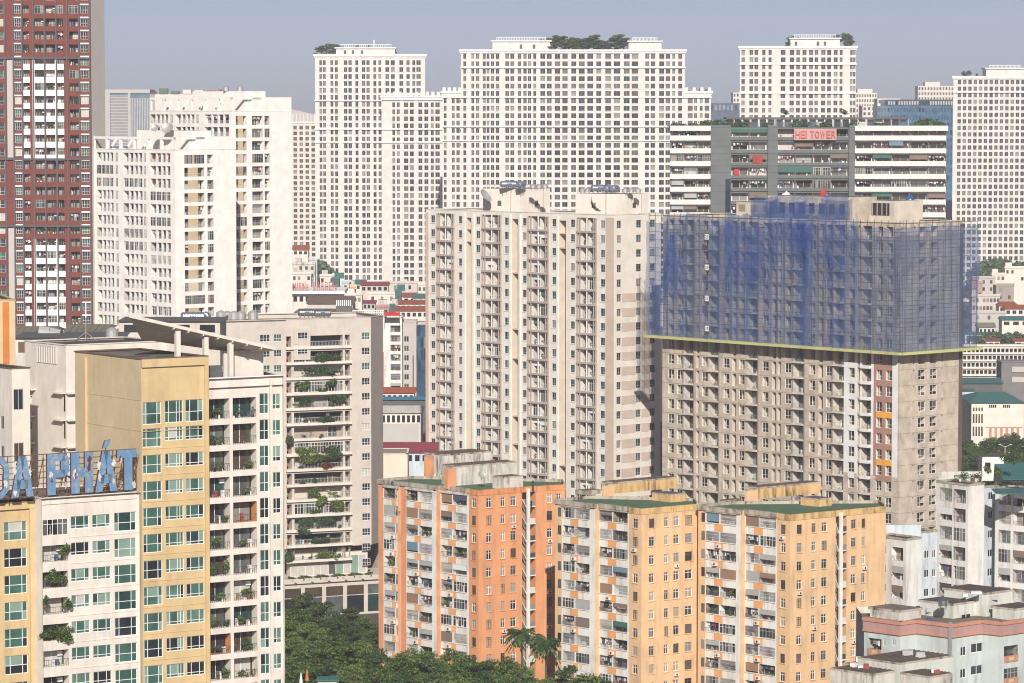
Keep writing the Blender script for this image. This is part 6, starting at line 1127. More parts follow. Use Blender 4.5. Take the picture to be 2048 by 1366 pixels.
q = at(1858, 1243, 509); t = thing('blue_drum', 'blue plastic drum on the roof of the pink banded building', 'drum', (q.x, q.y, q.z - .6)); m = MB(); m.cone((0, 0, 0), (0, 0, .9), .42, .5, 'plastic_blue', 10); m.cone((0, 0, .9), (0, 0, 1.05), .5, .3, 'plastic_blue', 10); link('drum', m.mesh('drum'), t); m = MB(); m.cone((0, 0, 1.05), (0, 0, 1.12), .32, .32, 'ac_dark', 10); link('lid', m.mesh('lid'), t)
q = at(1952, 1187, 517); m = MB(); m.box(-.8, .8, -.5, .5, 0, .35, 'tarp_white'); o = link('roof_hatch', m.mesh('roof_hatch'), None, (q.x, q.y, q.z)); tag(o, 'white hatch cover on the highest roof slab of the pink banded building', 'hatch')
# low mossy roofs at the frame bottom
for i, (x0, xc, x1, yt, Y_, wm, lab) in enumerate(((1715, 1800, 1905, 1330, 478, 'green_wall', 'low house with a stained brown slab roof below the pink banded building'), (1660, 1745, 1790, 1352, 470, 'mould_white', 'low house with a dark mossy roof at the frame bottom'), (1800, 1860, 1905, 1357, 466, 'mould_white', 'low house with a flat brown roof before the teal wall'), (1690, 1710, 1740, 1333, 500, 'mould_white', 'tiny stained house squeezed against the pale orange twin'))):
    bb = B('low_house', lab, 'house', (at(xc, yt, Y_).x, Y_)); roof_house(bb, x0, xc, x1, yt, Y_, 0, wm, -46, 50, 'roof_brown', name='wall'); lp = at(xc, yt, Y_); la = walk((lp.x, Y_), -46, x0, yt); ld = walk((lp.x, Y_), 50, x1, yt)
    for k_ in range(1, 9): t_ = k_ / 9; q = MB(); q.bar((lp.x + (la[0] - lp.x) * t_, Y_ + (la[1] - Y_) * t_, lp.z + .33), (ld[0] + (la[0] - lp.x) * t_, ld[1] + (la[1] - Y_) * t_, lp.z + .33), .07, 'roof_dark'); bb.part('roof_rib', q)
    for k_ in range(3): t_ = RN.uniform(.2, .8); q = MB(); cx, cy = lp.x + (la[0] - lp.x) * t_ + (ld[0] - lp.x) * .5, Y_ + (la[1] - Y_) * t_ + (ld[1] - Y_) * .5; q.box(cx, cx + RN.uniform(.6, 1.6), cy, cy + .8, lp.z + .3, lp.z + RN.uniform(.5, 1.1), RN.choice(['mould_white', 'galv', 'roof_red', 'ac_white'])); bb.part('roof_clutter', q)
# ------------------------------------------------------------------ low town between the towers
def house(px0, px1, ytop, Y, wm, rm, label, kind='flat', nwx=3, nwz=3, dep=9, zb=0, name='town_house', rot=0, yr2=None):
    if kind != 'flat': return hall(name, label, Y, px0, px1, ytop, yr2 if yr2 else ytop - 9, dep, wm, rm, 'house', 'low houses of the town', wins=nwx, ribs=5 if (px1 - px0) > 40 else 0, hip=.18 if kind == 'hip' else 0)
    A = at(px0, ytop, Y); C = at(px1, ytop, Y); b = B(name, label, 'house', ((A.x + C.x) / 2, Y + dep / 2), 'low houses of the town'); m = MB(); m.box(A.x, C.x, Y, Y + dep, zb, A.z, wm, rm); b.part('wall', m)
    m = MB(); m.box(A.x - .2, C.x + .2, Y - .25, Y + .1, A.z - .2, A.z + .9, wm); b.part('parapet', m); fh = 3.3; W_ = (C.x - A.x) / nwx
    for j in range(nwz):
        for i in range(nwx):
            if RN.random() < .75:
                m = MB(); x = A.x + W_ * (i + .5); m.box(x - .55, x + .55, Y - .08, Y + .1, A.z - 2.6 - fh * j, A.z - 1.0 - fh * j, RN.choice(['glass_dark', 'glass_grey', 'glass_brown', 'curtain_grey'])); b.part('window', m)
    if RN.random() < .6: m = MB(); m.box(A.x + W_ * .3, A.x + W_ * 1.6, Y + dep * .4, Y + dep * .8, A.z, A.z + 2.4, RN.choice([wm, 'mould_white', 'offwhite_old']), rm); b.part('roof_room', m)
    return b
hall('long_tiled_hall', 'long hall with a tan hipped roof and white columns under the red letters', 1230, 583, 720, 632, 617, 26, 'offwhite', 'roof_brown', wins=12, hip=.1, winh=2.0)
hall('raised_hall', 'raised brown hall with a clerestory of white fins beyond the steel tank pair', 1260, 615, 705, 608, 592, 24, 'beige', 'roof_brown', wins=0)
b = B('clerestory', 'row of white louvre fins over a dark strip window above the brown hall', 'building', (at(686, 605, 1235).x, 1235)); a, c = at(672, 612, 1235), at(703, 600, 1235); m = MB(); m.box(a.x, c.x, 1235, 1238, a.z - 8, c.z, 'slab_dark'); b.part('wall', m)
for i in range(8): m = MB(); x = a.x + (c.x - a.x) * (i + .2) / 8; m.box(x, x + .35, 1234.5, 1235, a.z, c.z, 'white_trim'); b.part('fin', m)
b = B('lattice_parapet', 'white lattice parapet wall running behind the beige planted block', 'wall', (at(735, 625, 1180).x, 1180)); a, c = at(705, 634, 1180), at(768, 620, 1180); m = MB(); m.box(a.x, c.x, 1180, 1181, a.z - 12, a.z, 'offwhite'); b.part('wall', m)
for i in range(16): m = MB(); x = a.x + (c.x - a.x) * i / 16; m.box(x, x + .35, 1180, 1180.4, a.z, c.z, 'white_trim'); b.part('post', m)
for j in range(3): m = MB(); z = a.z + (c.z - a.z) * (j + .6) / 3; m.box(a.x, c.x, 1179.7, 1180, z, z + .25, 'white_trim'); b.part('rail', m)
# red letter sign on its terrace
Y = 1310; b = B('terrace_building', 'pale building with a wide flat terrace carrying the red letter sign', 'building', (at(620, 590, Y).x, Y + 10)); a, c = at(560, 596, Y), at(682, 580, Y); m = MB(); m.box(a.x, c.x, Y, Y + 26, 0, c.z - 1.4, 'offwhite', 'roof_grey'); b.part('wall', m); m = MB(); m.box(a.x - 1, c.x + 1.5, Y - 2, Y + 26, c.z - 1.4, c.z - .2, 'white_clean'); b.part('terrace_slab', m)
for i in range(10): m = MB(); x = a.x + (c.x - a.x) * (i + .2) / 10; m.box(x, x + 1.4, Y - .1, Y + .1, c.z - 4.4, c.z - 2.4, 'glass_dark'); b.part('window', m)
q = at(628, 580, Y); t = thing('letter_sign', 'row of red letters standing on the pale terrace building', 'sign', (q.x, Y - 1, c.z - .2)); Fz = Face((at(560, 580, Y - 1).x, Y - 1), (at(700, 580, Y - 1).x, Y - 1)); letters(t, Fz, 'MARINA', 585, 617, c.z - .1, at(600, 565, Y).z, 0, 'sign_red', .02, 575, widths=[1.2, 1, 1, .35, 1, 1]); letters(t, Fz, 'GARDEN', 625, 673, c.z - .1, at(600, 563, Y).z, 0, 'sign_red', .0, 575)
m = MB(); [m.bar((at(585 + i * 11, 575, Y).x, Y - .7, c.z - .3), (at(585 + i * 11, 575, Y).x, Y - .7, c.z + 2.2), .08, 'galv') for i in range(9)]; m.bar((at(585, 575, Y).x, Y - .7, c.z + 1.6), (at(673, 575, Y).x, Y - .7, c.z + 1.6), .08, 'galv'); link('sign_frame', m.mesh('sign_frame', t.location), t)
HS = [ # px0, px1, ytop, Y, wall, roof, label, kind, nwx, nwz
 (586, 616, 500, 1600, 'offwhite', 'roof_red', 'house with a bright red gabled roof under the grey slab block', 'gable', 3, 2, 490), (584, 630, 528, 1540, 'mould_white', 'roof_grey', 'stained grey house with roof clutter below the red gable', 'flat', 4, 2), (584, 622, 548, 1480, 'offwhite', 'roof_magenta', 'long house with a faded magenta roof edge behind the letter sign', 'flat', 4, 1), (618, 634, 520, 1570, 'bluewhite', 'roof_teal', 'narrow blue grey house beside the mast tower base', 'flat', 2, 3), (640, 668, 552, 1500, 'offwhite', 'roof_teal', 'white house topped by a big teal sheet metal room', 'flat', 3, 2), (664, 678, 558, 1470, 'roof_teal', 'roof_teal', 'narrow teal clad house beside the teal topped one', 'flat', 1, 2), (684, 698, 566, 1450, 'bluewhite', 'roof_blue', 'slim blue painted house next to the pole', 'flat', 1, 3), (700, 716, 573, 1440, 'apt_yellow', 'roof_red', 'small pale orange house with a row of bright windows', 'flat', 3, 2), (712, 730, 568, 1420, 'offwhite', 'roof_teal', 'house with a steep teal roof next to the magenta roofed one', 'gable', 2, 2), (722, 776, 571, 1400, 'beige', 'roof_magenta', 'broad beige house with a magenta metal roof', 'gable', 5, 2, 563), (736, 792, 588, 1370, 'cream', 'roof_grey', 'plain cream house wall with a magenta balcony canopy', 'flat', 3, 2), (776, 834, 566, 1440, 'beige', 'roof_grey', 'large blank beige gable wall with a cluttered roof terrace', 'flat', 2, 1), (790, 802, 583, 1360, 'roof_teal', 'roof_teal', 'thin teal clad house against the blank beige wall', 'flat', 1, 2), (806, 832, 594, 1330, 'offwhite', 'roof_red', 'house with a slanted red roof canopy by the blank beige wall', 'gable', 2, 2), (826, 858, 596, 1320, 'bluewhite', 'roof_teal', 'pale blue house with a teal green roof beside the cream tower', 'gable', 3, 2), (726, 750, 606, 1300, 'tower_grey', 'roof_magenta', 'low house with a purple vaulted roof', 'gable', 3, 1, 600), (752, 778, 614, 1270, 'pink_band', 'roof_magenta', 'dark pink clad house below the plain cream wall', 'flat', 2, 1), (780, 790, 612, 1262, 'roof_teal', 'roof_teal', 'slim teal metal shed between two red roofs', 'flat', 1, 1), (790, 856, 622, 1250, 'offwhite', 'roof_red', 'long low house with a faded red metal roof beside the cream tower', 'gable', 6, 1, 612), (790, 856, 608, 1290, 'offwhite', 'roof_red', 'second long faded red roof behind the first one', 'gable', 6, 1, 600), (676, 692, 584, 1380, 'pink_band', 'roof_red', 'small rosy house behind the letter sign terrace', 'flat', 2, 1), (690, 724, 590, 1350, 'offwhite', 'roof_grey', 'pale house with a rounded roof behind the brown hall', 'flat', 3, 1), (655, 800, 575, 1560, 'tower_grey', 'roof_grey', 'long grey row house front at the foot of the mast tower', 'flat', 16, 2), (800, 870, 570, 1560, 'offwhite', 'roof_grey', 'pale row house front at the foot of the tower wing', 'flat', 8, 2)]
for h_ in HS: house(*h_[:8], nwx=h_[8], nwz=h_[9], yr2=h_[10] if len(h_) > 10 else None)
# the strip of town between the beige planted block and the cream tower
def flatblock(name, label, Y, x0, x1, ytop, wm, rm, dep=14): 
    b = B(name, label, 'building', (at((x0 + x1) / 2, ytop, Y).x, Y + dep / 2)); A, C_ = at(x0, ytop, Y), at(x1, ytop, Y); F = Face((A.x, Y), (C_.x, Y)); return b, F, A.z, dep
b, F, z, dep = flatblock('narrow_stained_block', 'narrow stained white block with caged balconies behind the beige planted block', 1010, 768, 804, 636, 'white_old', 'roof_dark'); rc = F.rows(790, 651, 13, 19.3, 8); c0 = (F.u(781, 700), F.u(801, 700)); m = MB(); wall(m, F, 0, z, [(*c0, rc, None, 0)], 'white_old'); b.part('wall', m)
for r in rc: b.put('balcony', cell(c0[1] - c0[0], r[1] - r[0], 1.2, RN.randrange(30), 'white_old', WK), F, c0[0], 0, r[0])
close(b, [F.A, F.B], [(F.B[0], 1024), (F.A[0], 1024)], z, 'white_old', 'roof_dark'); b.emit()
b, F, z, dep = flatblock('grey_side_block', 'plain grey green block between the caged balconies and the blue glass tower', 1020, 803, 832, 645, 'tower_grey', 'roof_dark'); rc = F.rows(815, 672, 12, 19, 6); c0 = (F.u(808, 700), F.u(818, 700)); m = MB(); wall(m, F, 0, z, [(*c0, rc)], 'tower_grey'); b.part('wall', m)
for r in rc: b.put('window', win(c0[1] - c0[0], r[1] - r[0], 'old', RN.randrange(6)), F, c0[0], -.1, r[0])
close(b, [F.A, F.B], [(F.B[0], 1034), (F.A[0], 1034)], z, 'tower_grey', 'roof_dark'); b.emit()
Y = 1000; b, F, z, dep = flatblock('small_glass_tower', 'dark blue curtain wall office block half hidden by the cream tower', Y, 830, 880, 650, 'glass_navy', 'roof_dark'); m = MB(); wall(m, F, 0, z, [], 'glass_office'); b.part('wall', m)
for i in range(9):
    for j in range(10): m = MB(); u = F.L * i / 9; zz_ = z - 3.4 * (j + 1); F.fbox(m, u + .1, u + F.L / 9 - .1, zz_ + .15, zz_ + 3.2, 0, .06, RN.choice(['glass_office', 'glass_navy', 'glass_tower', 'glass_sky']) if j in (1, 2, 6) else RN.choice(['glass_office', 'glass_navy'])); b.part('pane', m)
close(b, [F.A, F.B], [(F.B[0], Y + 18), (F.A[0], Y + 18)], z, 'tower_grey', 'roof_dark'); m = MB(); F.fbox(m, -.4, .4, 0, z + 1, -.5, .5, 'tower_grey'); b.part('edge_pier', m)
q = at(786, 640, 1006); t = thing('red_awning', 'bright red awning cloth on the roof of the narrow stained block', 'awning', (q.x, q.y, q.z)); m = MB(); m.hexa([(-2.5, 0, 1.2), (2, 0, 1.2), (2, 3, 2), (-2.5, 3, 2), (-2.5, 0, 1.3), (2, 0, 1.3), (2, 3, 2.1), (-2.5, 3, 2.1)], 'plastic_red'); link('cloth', m.mesh('cloth'), t); m = MB(); [m.bar((x, y, -.5), (x, y, 1.3 + y * .2), .05, 'galv') for x in (-2.4, 1.9) for y in (.1, 2.9)]; link('post', m.mesh('post'), t)
hall('red_tiled_villa', 'villa with a dark red tiled roof and a white gable below the narrow stained block', 950, 762, 828, 786, 774, 10, 'offwhite', 'tile_red', wins=6, winh=1.2, cat='house')
hall('blue_roof_shed', 'low shed with a blue metal roof in front of the red tiled villa', 925, 764, 858, 800, 793, 8, 'slab_dark', 'roof_blue', ribs=8, cat='house')
hall('white_hall', 'white hall with a strip of windows and a low white roof above a grey band', 880, 752, 842, 826, 811, 18, 'offwhite', 'roof_white', wins=9, winh=1.8, ribs=8); m = MB(); a, c = at(752, 877, 879.7), at(838, 845, 879.7); b = B('grey_fence_panel', 'long grey panel wall in front of the white hall', 'wall', ((a.x + c.x) / 2, 876)); m.box(a.x, c.x, 876, 876.3, 0, c.z, 'tower_grey'); b.part('panel', m)
hall('magenta_shed', 'large shed with a deep magenta metal roof behind the deep orange block', 800, 752, 872, 905, 884, 20, 'bluewhite', 'roof_magenta', ribs=14, wins=8, winh=1.4); b, F, z, dep = flatblock('peach_wall_house', 'plain peach house wall with a flat grey roof behind the deep orange block', 760, 755, 815, 908, 'cream_slot', 'roof_grey'); m = MB(); wall(m, F, 0, z, [], 'cream_slot'); b.part('wall', m); close(b, [F.A, F.B], [(F.B[0], 772), (F.A[0], 772)], z, 'cream_slot', 'roof_grey', low=.1)
# ------------------------------------------------------------------ the town beyond the unfinished tower
HR = [(1945, 1990, 556, 1600, 'tower_grey', 'roof_grey', 'plain grey house below the grove', 'flat', 3, 2), (1984, 2010, 549, 1620, 'offwhite', 'roof_grey', 'white stepped house with dark upper openings near the grove', 'flat', 3, 1), (2010, 2050, 536, 1640, 'cream', 'roof_grey', 'cream house with a roof deck near the grove', 'flat', 4, 2), (1944, 1965, 566, 1540, 'pink_band', 'roof_red', 'small house with a red striped front near the netted corner', 'flat', 2, 2), (1992, 2028, 571, 1500, 'beige_dark', 'roof_grey', 'tall narrow taupe house with a white balcony', 'flat', 2, 4), (1944, 2000, 592, 1470, 'beige', 'roof_grey', 'ribbed pink beige house with slit windows', 'flat', 8, 2), (1998, 2036, 612, 1440, 'offwhite', 'roof_red', 'house with a small red tiled roof', 'hip', 3, 2), (2010, 2060, 618, 1425, 'offwhite', 'roof_red', 'second house with a red tiled roof', 'hip', 4, 2), (1944, 2012, 626, 1400, 'tower_grey', 'roof_grey', 'wide plain grey beige house with a blue tank', 'flat', 3, 2), (1958, 1990, 655, 1330, 'offwhite', 'roof_olive', 'house with a pale green curved roof over an open storey', 'gable', 4, 1, 645), (2004, 2060, 640, 1360, 'cream', 'roof_teal', 'cream gabled house with a pale teal lean-to roof', 'gable', 3, 2, 632), (1940, 2000, 682, 1290, 'offwhite', 'roof_magenta', 'low house with a dark pink roof behind the long arcade', 'gable', 5, 1, 676), (2030, 2075, 682, 1285, 'offwhite', 'roof_red', 'low house with a red roof edge behind the long arcade', 'gable', 3, 1, 676), (1930, 2000, 668, 1310, 'bluewhite', 'roof_teal', 'flat teal roofed shed behind the long arcade', 'gable', 4, 1, 664)]
for h_ in HR: house(*h_[:8], nwx=h_[8], nwz=h_[9], yr2=h_[10] if len(h_) > 10 else None)
Y = 1180; b, F, z, dep = flatblock('long_arcade', 'long arcaded building with tiers of dark openings beyond the unfinished tower', Y, 1900, 2120, 694, 'offwhite', 'roof_grey'); rr = F.rows(1990, 697, 8, 14.5, 4); cs = [(F.L * (i + .12) / 26, F.L * (i + .88) / 26, rr, None, 1.2) for i in range(26)]; m = MB(); wall(m, F, 0, z, cs, 'offwhite'); b.part('wall', m)
for r in rr:
    for c in cs: q = MB(); q.box(0, c[1] - c[0], 0, .1, 0, r[1] - r[0], RN.choice(['unlit_room', 'glass_brown', 'glass_dark'])); b.put('opening', q, F, c[0], -1.2, r[0])
    m = MB(); F.fbox(m, 0, F.L, r[0] - .5, r[0] - .1, 0, .8, 'white_trim'); b.part('gallery_slab', m)
close(b, [F.A, F.B], [(F.B[0], Y + 16), (F.A[0], Y + 16)], z, 'offwhite', 'roof_grey', cop='fin_blue'); b.emit()
b, F, z, dep = flatblock('grey_annex', 'dark grey annex with a flat roof in front of the long arcade', 1140, 2003, 2080, 725, 'tower_grey_dark', 'roof_dark'); m = MB(); wall(m, F, 0, z, [], 'tower_grey_dark'); b.part('wall', m); close(b, [F.A, F.B], [(F.B[0], 1152), (F.A[0], 1152)], z, 'tower_grey_dark', 'roof_dark')
for i in range(2): m = MB(); F.fbox(m, F.u(2024, 750), F.L, z - 3.2 - i * 3.4, z - 1.4 - i * 3.4, 0, .3, 'tower_grey'); b.part('window_band', m)
hall('teal_market_roof', 'broad low market roof of teal metal before the long arcade', 1130, 1900, 2005, 767, 755, 20, 'slab_dark', 'roof_teal', ribs=16); hall('teal_lean_to', 'narrow teal roofed lean-to below the market roof', 1100, 1900, 1948, 782, 777, 8, 'bluewhite', 'roof_teal', ribs=6)
b = hall('green_hip_hall', 'cream hall with a dark green hipped roof and slim brown window bays', 1035, 1943, 2048, 806, 783, 26, 'cream', 'roof_teal', hip=.28); A = at(1943, 850, 1035); F = Face((A.x, 1035), (at(2048, 850, 1035).x, 1035))
for i in range(6):
    for y0, y1 in ((815, 822), (828, 846), (853, 872)):
        if i < 4: m = MB(); x = F.u(1945.5 + i * 5.6, 840); F.fbox(m, x, x + .5, F.z(1950, y1), F.z(1950, y0), 0, .08, 'glass_brown'); b.part('window', m)
for x0 in (1978, 2006):
    for i in range(4): m = MB(); u = F.u(x0 + i * 3.8, 815); F.fbox(m, u, u + .42, F.z(1990, 815.5), F.z(1990, 809.5), 0, .06, 'glass_dark'); b.part('window', m)
m = MB(); F.fbox(m, F.u(1970, 860), F.u(2044, 860), F.z(1990, 855.5), F.z(1990, 854), 0, .12, 'coral_trim'); b.part('trim', m)
for i in range(6): m = MB(); u = F.u(1978 + i * 11, 865); F.fbox(m, u, u + .8, 0, F.z(1990, 856), 0, .06, 'coral_trim'); b.part('pilaster', m)
q = at(2010, 912, 985); t = thing('street_lamp', 'white double arm street lamp among the trees by the green roofed hall', 'street lamp', (q.x, q.y, 0)); h_ = at(2010, 893, 985).z; m = MB(); m.cone((0, 0, 0), (0, 0, h_), .14, .08, 'frame_white', 8); link('pole', m.mesh('pole'), t)
for s_ in (-1, 1): m = MB(); m.bar((0, 0, h_ - .2), (s_ * 1.3, 0, h_ + .5), .06, 'frame_white'); m.box(min(s_ * 1.2, s_ * 1.9), max(s_ * 1.2, s_ * 1.9), -.15, .15, h_ + .45, h_ + .6, 'frame_white'); link('lamp_arm', m.mesh('lamp_arm'), t)
q = at(628, 1366, 470)
# ------------------------------------------------------------------ trees
mk('wide', 5.2, 12, 58, 9000, .22, ['leaf_mid', 'leaf_dark', 'leaf_mid', 'leaf_mid', 'leaf_light'], umbrella=.6); mk('wide2', 4.4, 12, 46, 7000, .20, ['leaf_mid', 'leaf_light', 'leaf_mid', 'leaf_light'], umbrella=.4); mk('dark', 4.8, 12, 44, 8000, .25, ['leaf_dark', 'leaf_dark', 'leaf_mid'], umbrella=.7); mk('round', 4.0, 10, 26, 3200, .36, ['leaf_cool', 'leaf_cool', 'leaf_mid'], umbrella=.7); mk('sparse', 4.2, 12, 26, 3800, .2, ['leaf_mid', 'leaf_dark'], umbrella=.4)  # far 'round' crowns: distance haze partly put into the cool leaf colour
TR = [(700, 1205, 672, 'dark'), (735, 1225, 655, 'wide'), (748, 1250, 640, 'dark'), (600, 1172, 662, 'dark'), (640, 1190, 655, 'dark'), (585, 1205, 640, 'wide'), (622, 1232, 632, 'wide2'), (668, 1218, 640, 'dark'), (705, 1240, 636, 'dark'), (590, 1262, 612, 'wide2'), (632, 1268, 606, 'wide'), (676, 1262, 608, 'wide'), (718, 1268, 610, 'wide2'), (752, 1284, 600, 'dark'), (790, 1296, 596, 'wide'), (826, 1284, 598, 'wide2'), (862, 1290, 594, 'wide'), (900, 1284, 597, 'wide2'), (936, 1296, 592, 'wide'), (972, 1304, 590, 'dark'), (1006, 1300, 590, 'wide'), (1040, 1316, 586, 'wide2'), (600, 1310, 586, 'wide'), (648, 1312, 584, 'dark'), (700, 1316, 582, 'wide2'), (744, 1326, 578, 'wide'), (800, 1330, 576, 'dark'), (856, 1330, 574, 'wide'), (908, 1332, 574, 'wide2'), (960, 1336, 572, 'dark'), (1010, 1340, 570, 'wide'), (1066, 1345, 566, 'dark'), (1100, 1340, 566, 'wide2'), (1190, 1344, 556, 'dark'), (1225, 1352, 552, 'wide2'), (1142, 1312, 562, 'sparse'), (1170, 1330, 560, 'wide2')]
LB = {'wide': 'broad green street tree with a spreading crown at the foot of the deep orange block', 'wide2': 'lighter green street tree with a loose crown at the foot of the deep orange block', 'dark': 'dark green dense street tree at the foot of the deep orange block', 'sparse': 'thin branched street tree rising before the pale orange block'}
LM = ((612, 'at the foot of the yellow tower edge'), (650, 'by the teal roofed kiosk'), (690, 'below the glazed podium'), (735, 'before the podium glass of the beige block'), (775, 'under the narrow first bay of the deep orange block'), (818, 'under the second bay of the deep orange block'), (850, 'under the gap between two deep orange bays'), (885, 'under the third deep orange bay'), (925, 'under the white edge strip of the deep orange block'), (965, 'under the corner of the deep orange block'), (1015, 'under the deep orange window wall'), (1060, 'under the open stair of the deep orange block'), (1120, 'under the first pale orange bay'), (1180, 'before the palms and the first pale orange bay'), (1400, 'under the second pale orange bay'))
KN = {'wide': 'broad spreading street tree', 'wide2': 'lighter loose street tree', 'dark': 'dark dense street tree', 'sparse': 'thin branched street tree'}
for x, y, Y, k_ in TR: tree(x, y, Y, k_, 12, KN[k_] + ' ' + next(l for a, l in LM if x < a), zbase=0, group='street trees below the blocks', name='street_tree')
for x, y, Y, k_ in ((1640, 1350, 535, 'dark'), (1600, 1356, 540, 'wide2'), (1690, 1340, 540, 'wide2'), (1320, 1356, 548, 'wide'), (1985, 1352, 470, 'wide2'), (1760, 1362, 455, 'wide2')): tree(x, y, Y, k_, 12, {'dark': 'dark tree showing between the pale orange blocks and the low mossy roofs', 'wide2': 'light green tree top showing between the low roofs', 'wide': 'small tree top before the middle pale orange block'}[k_], zbase=0, group='trees among the low roofs', name='garden_tree')
for i, (x, y, Y) in enumerate(((1935, 868, 985), (1950, 880, 975), (1968, 872, 1000), (1985, 868, 1005), (2004, 864, 1010), (2024, 858, 1015), (2040, 868, 1000), (1940, 898, 935), (1962, 903, 930), (1990, 898, 940), (2020, 896, 945), (2044, 900, 940), (1930, 915, 900), (2000, 905, 915))): tree(x, y, Y, ('dark', 'wide')[i % 2], 12, 'dense dark tree in the clump below the green roofed hall', zbase=0, group='tree clump by the green roofed hall', name='park_tree')
for i, (x, y, Y) in enumerate(((1962, 520, 1700), (1978, 508, 1720), (1998, 504, 1740), (2018, 506, 1740), (2036, 512, 1720), (2052, 508, 1740), (1952, 530, 1680), (1990, 522, 1690), (2025, 524, 1690))): tree(x, y, Y, 'round', 10, 'hazy dark green tree in the grove at the foot of the stepped penthouse tower', zbase=0, group='grove below the far tower', name='grove_tree')
for i, (x, y, Y) in enumerate(((1965, 655, 1300), (1985, 652, 1310), (2010, 655, 1300), (2035, 652, 1310), (1950, 660, 1290))): tree(x, y, Y, 'round', 10, 'dark tree in the row before the long arcade', zbase=0, group='trees before the long arcade', name='row_tree')
for (x, y, Y) in ((622, 500, 1650), (628, 512, 1620)): tree(x, y, Y, 'round', 10, 'dark tree beside the bright red gabled house', zbase=0, group='trees by the red gable', name='row_tree')
def rooftrees(lst, lab, grp, zb_, Y):
    for x, y, w_ in lst:
        p = at(x, y, Y); t = thing('roof_tree', lab, 'tree', (p.x, Y, zb_), grp); tm, cm = _TREE['round']; s_ = max(.2, (p.z - zb_) / 10)
        for nm, me in (('trunk', tm), ('crown', cm)): o = link(nm, me, t, rz=RN.uniform(0, 6)); o.scale = (s_ * w_, s_ * w_, s_)
rooftrees([(1110, 66, 1.5), (1128, 68, 1.6), (1147, 71, 1.6), (1166, 73, 1.6), (1188, 65, 1.6), (1236, 64, 1.6), (1214, 78, 1.8), (1178, 76, 1.8), (1085, 74, 1.2), (1202, 80, 2), (1248, 72, 1.7), (1138, 78, 2), (1158, 80, 2)], 'bushy tree in the roof garden of the widest white tower', 'roof garden of the widest tower', zB - .9, YB + 12)
rooftrees([(643, 88, 1.7), (659, 84, 1.8), (675, 86, 1.7), (715, 86, .6), (787, 92, .7), (738, 86, .5)], 'round topped tree on the mast tower roof', 'trees on the mast tower roof', zA - .9, YA + 14)
rooftrees([(1583, 69, 1.1), (1596, 70, 1.1), (1610, 74, .9), (1673, 66, 1.1), (1690, 62, 1.1), (1700, 69, 1.1), (1660, 72, .9)], 'dark tree on the round pavilion tower roof', 'trees on the round pavilion tower roof', zC - .9, YC + 18)
rooftrees([(1927, 140, .9), (1938, 139, 1.1), (1954, 145, .8)], 'small dark tree on the stepped penthouse tower', 'trees on the stepped penthouse tower', zD - .9, YD + 5); rooftrees([(1388, 176, .9), (1400, 176, .9), (1412, 177, .9), (1378, 180, .8)], 'tree behind the battlements of the narrow wing', 'trees behind the narrow wing battlements', at(1400, 184, YB + 9).z - .9, YB + 9)
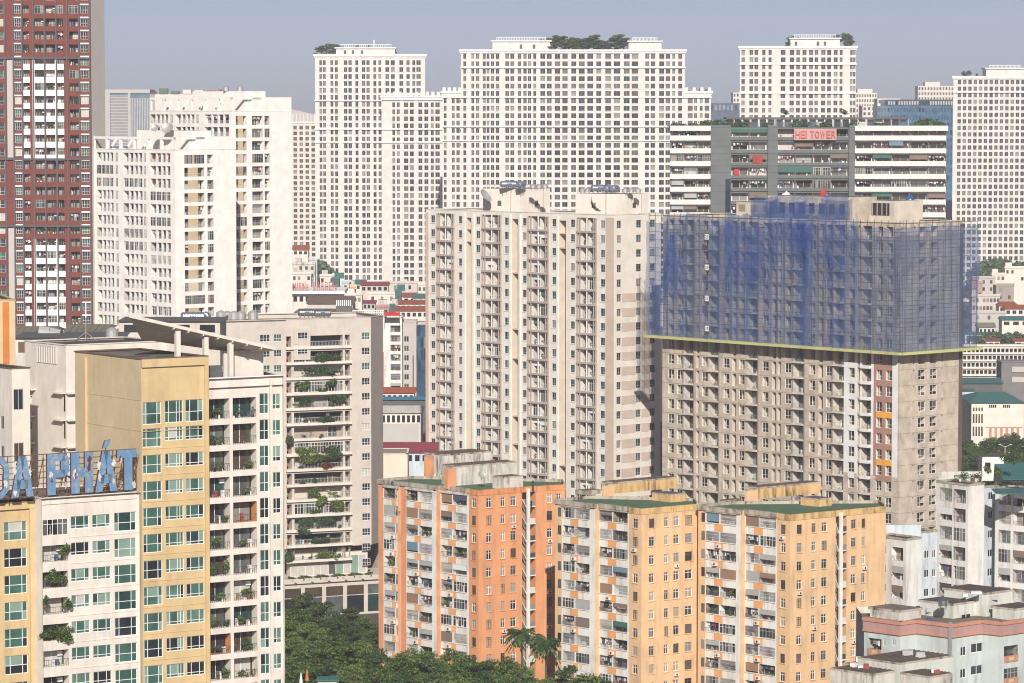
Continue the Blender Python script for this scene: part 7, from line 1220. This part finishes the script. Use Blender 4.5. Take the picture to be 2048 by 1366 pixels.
# palms beside the stair
def palm(px, pytop, Y, label, lean=0):
    p = at(px, pytop, Y); h = p.z; t = thing('palm_tree', label, 'palm', (p.x, Y, 0), 'palms beside the stair'); m = MB(); m.cone((lean, 0, 0), (0, 0, h - 1.2), .24, .17, 'bark', 8); link('trunk', m.mesh('trunk'), t); m = MB(); R = random.Random(px)
    for i in range(34):
        a = R.uniform(0, 6.28); el = R.uniform(-.6, 1.0); L_ = R.uniform(2.6, 3.6); prev = None; n = 7
        for j in range(n + 1):
            s_ = j / n; r_ = L_ * s_ * math.cos(el * (1 - .3 * s_)); z = h - 1.2 + L_ * s_ * math.sin(el) - 1.9 * s_ * s_; c = Vector((math.cos(a) * r_, math.sin(a) * r_, z))
            if prev is not None:
                sd_ = Vector((-math.sin(a), math.cos(a), 0)) * (.5 * math.sin(math.pi * (.12 + .85 * s_)) + .06); dn_ = Vector((0, 0, -.32)); mt = R.choice(['leaf_dark', 'leaf_dark', 'leaf_mid', 'leaf_dark']); m.quad(prev, c, c + sd_ + dn_, prev + (c - prev) * .25 + sd_ + dn_, mt); m.quad(prev, c, c - sd_ + dn_, prev + (c - prev) * .25 - sd_ + dn_, mt)
            prev = c
    link('crown', m.mesh('crown'), t)
palm(1044, 1252, 596, 'dark palm standing in front of the open stair of the deep orange block'); palm(1092, 1268, 592, 'dark palm in the shaded gap beside the pale orange block')
# small things among the trees
q = at(655, 1362, 560); b = B('roof_kiosk', 'small flat kiosk with a teal roof showing between the street trees', 'kiosk', (q.x, q.y)); m = MB(); m.box(q.x - 1.6, q.x + 1.6, q.y, q.y + 3, 0, q.z, 'beige'); b.part('wall', m); m = MB(); m.box(q.x - 1.9, q.x + 1.9, q.y - .3, q.y + 3.3, q.z, q.z + .25, 'roof_teal'); b.part('roof', m)
for x, y, mt, lab in ((602, 1345, 'tarp_white', 'folded white parasol standing by the kiosk under the trees'), (614, 1338, 'orange_panel', 'folded orange parasol standing by the kiosk under the trees')):
    q = at(x, y, 556); t = thing('parasol', lab, 'parasol', (q.x, q.y, 0)); m = MB(); m.cone((0, 0, 0), (0, 0, q.z), .06, .04, 'galv', 6); link('pole', m.mesh('pole'), t); m = MB(); m.cone((0, 0, q.z - 1.9), (0, 0, q.z), .34, .06, mt, 8); link('canopy', m.mesh('canopy'), t)
# ------------------------------------------------------------------ the hazy air
hz = MB(); hz.box(-1600, 1600, -60, 3345, -2, 190, 'ground'); hm = bpy.data.materials.new('haze'); hm.use_nodes = True; n = hm.node_tree.nodes; n.remove(n['Principled BSDF']); v_ = n.new('ShaderNodeVolumePrincipled'); v_.inputs['Color'].default_value = (.97, .94, 1.0, 1); v_.inputs['Density'].default_value = HAZE; v_.inputs['Anisotropy'].default_value = 0.0; hm.node_tree.links.new(v_.outputs[0], n['Material Output'].inputs['Volume'])
MATS['haze'] = hm; hz.m = ['haze'] * 6; ho = link('haze', hz.mesh('haze')); ho['kind'] = 'stuff'
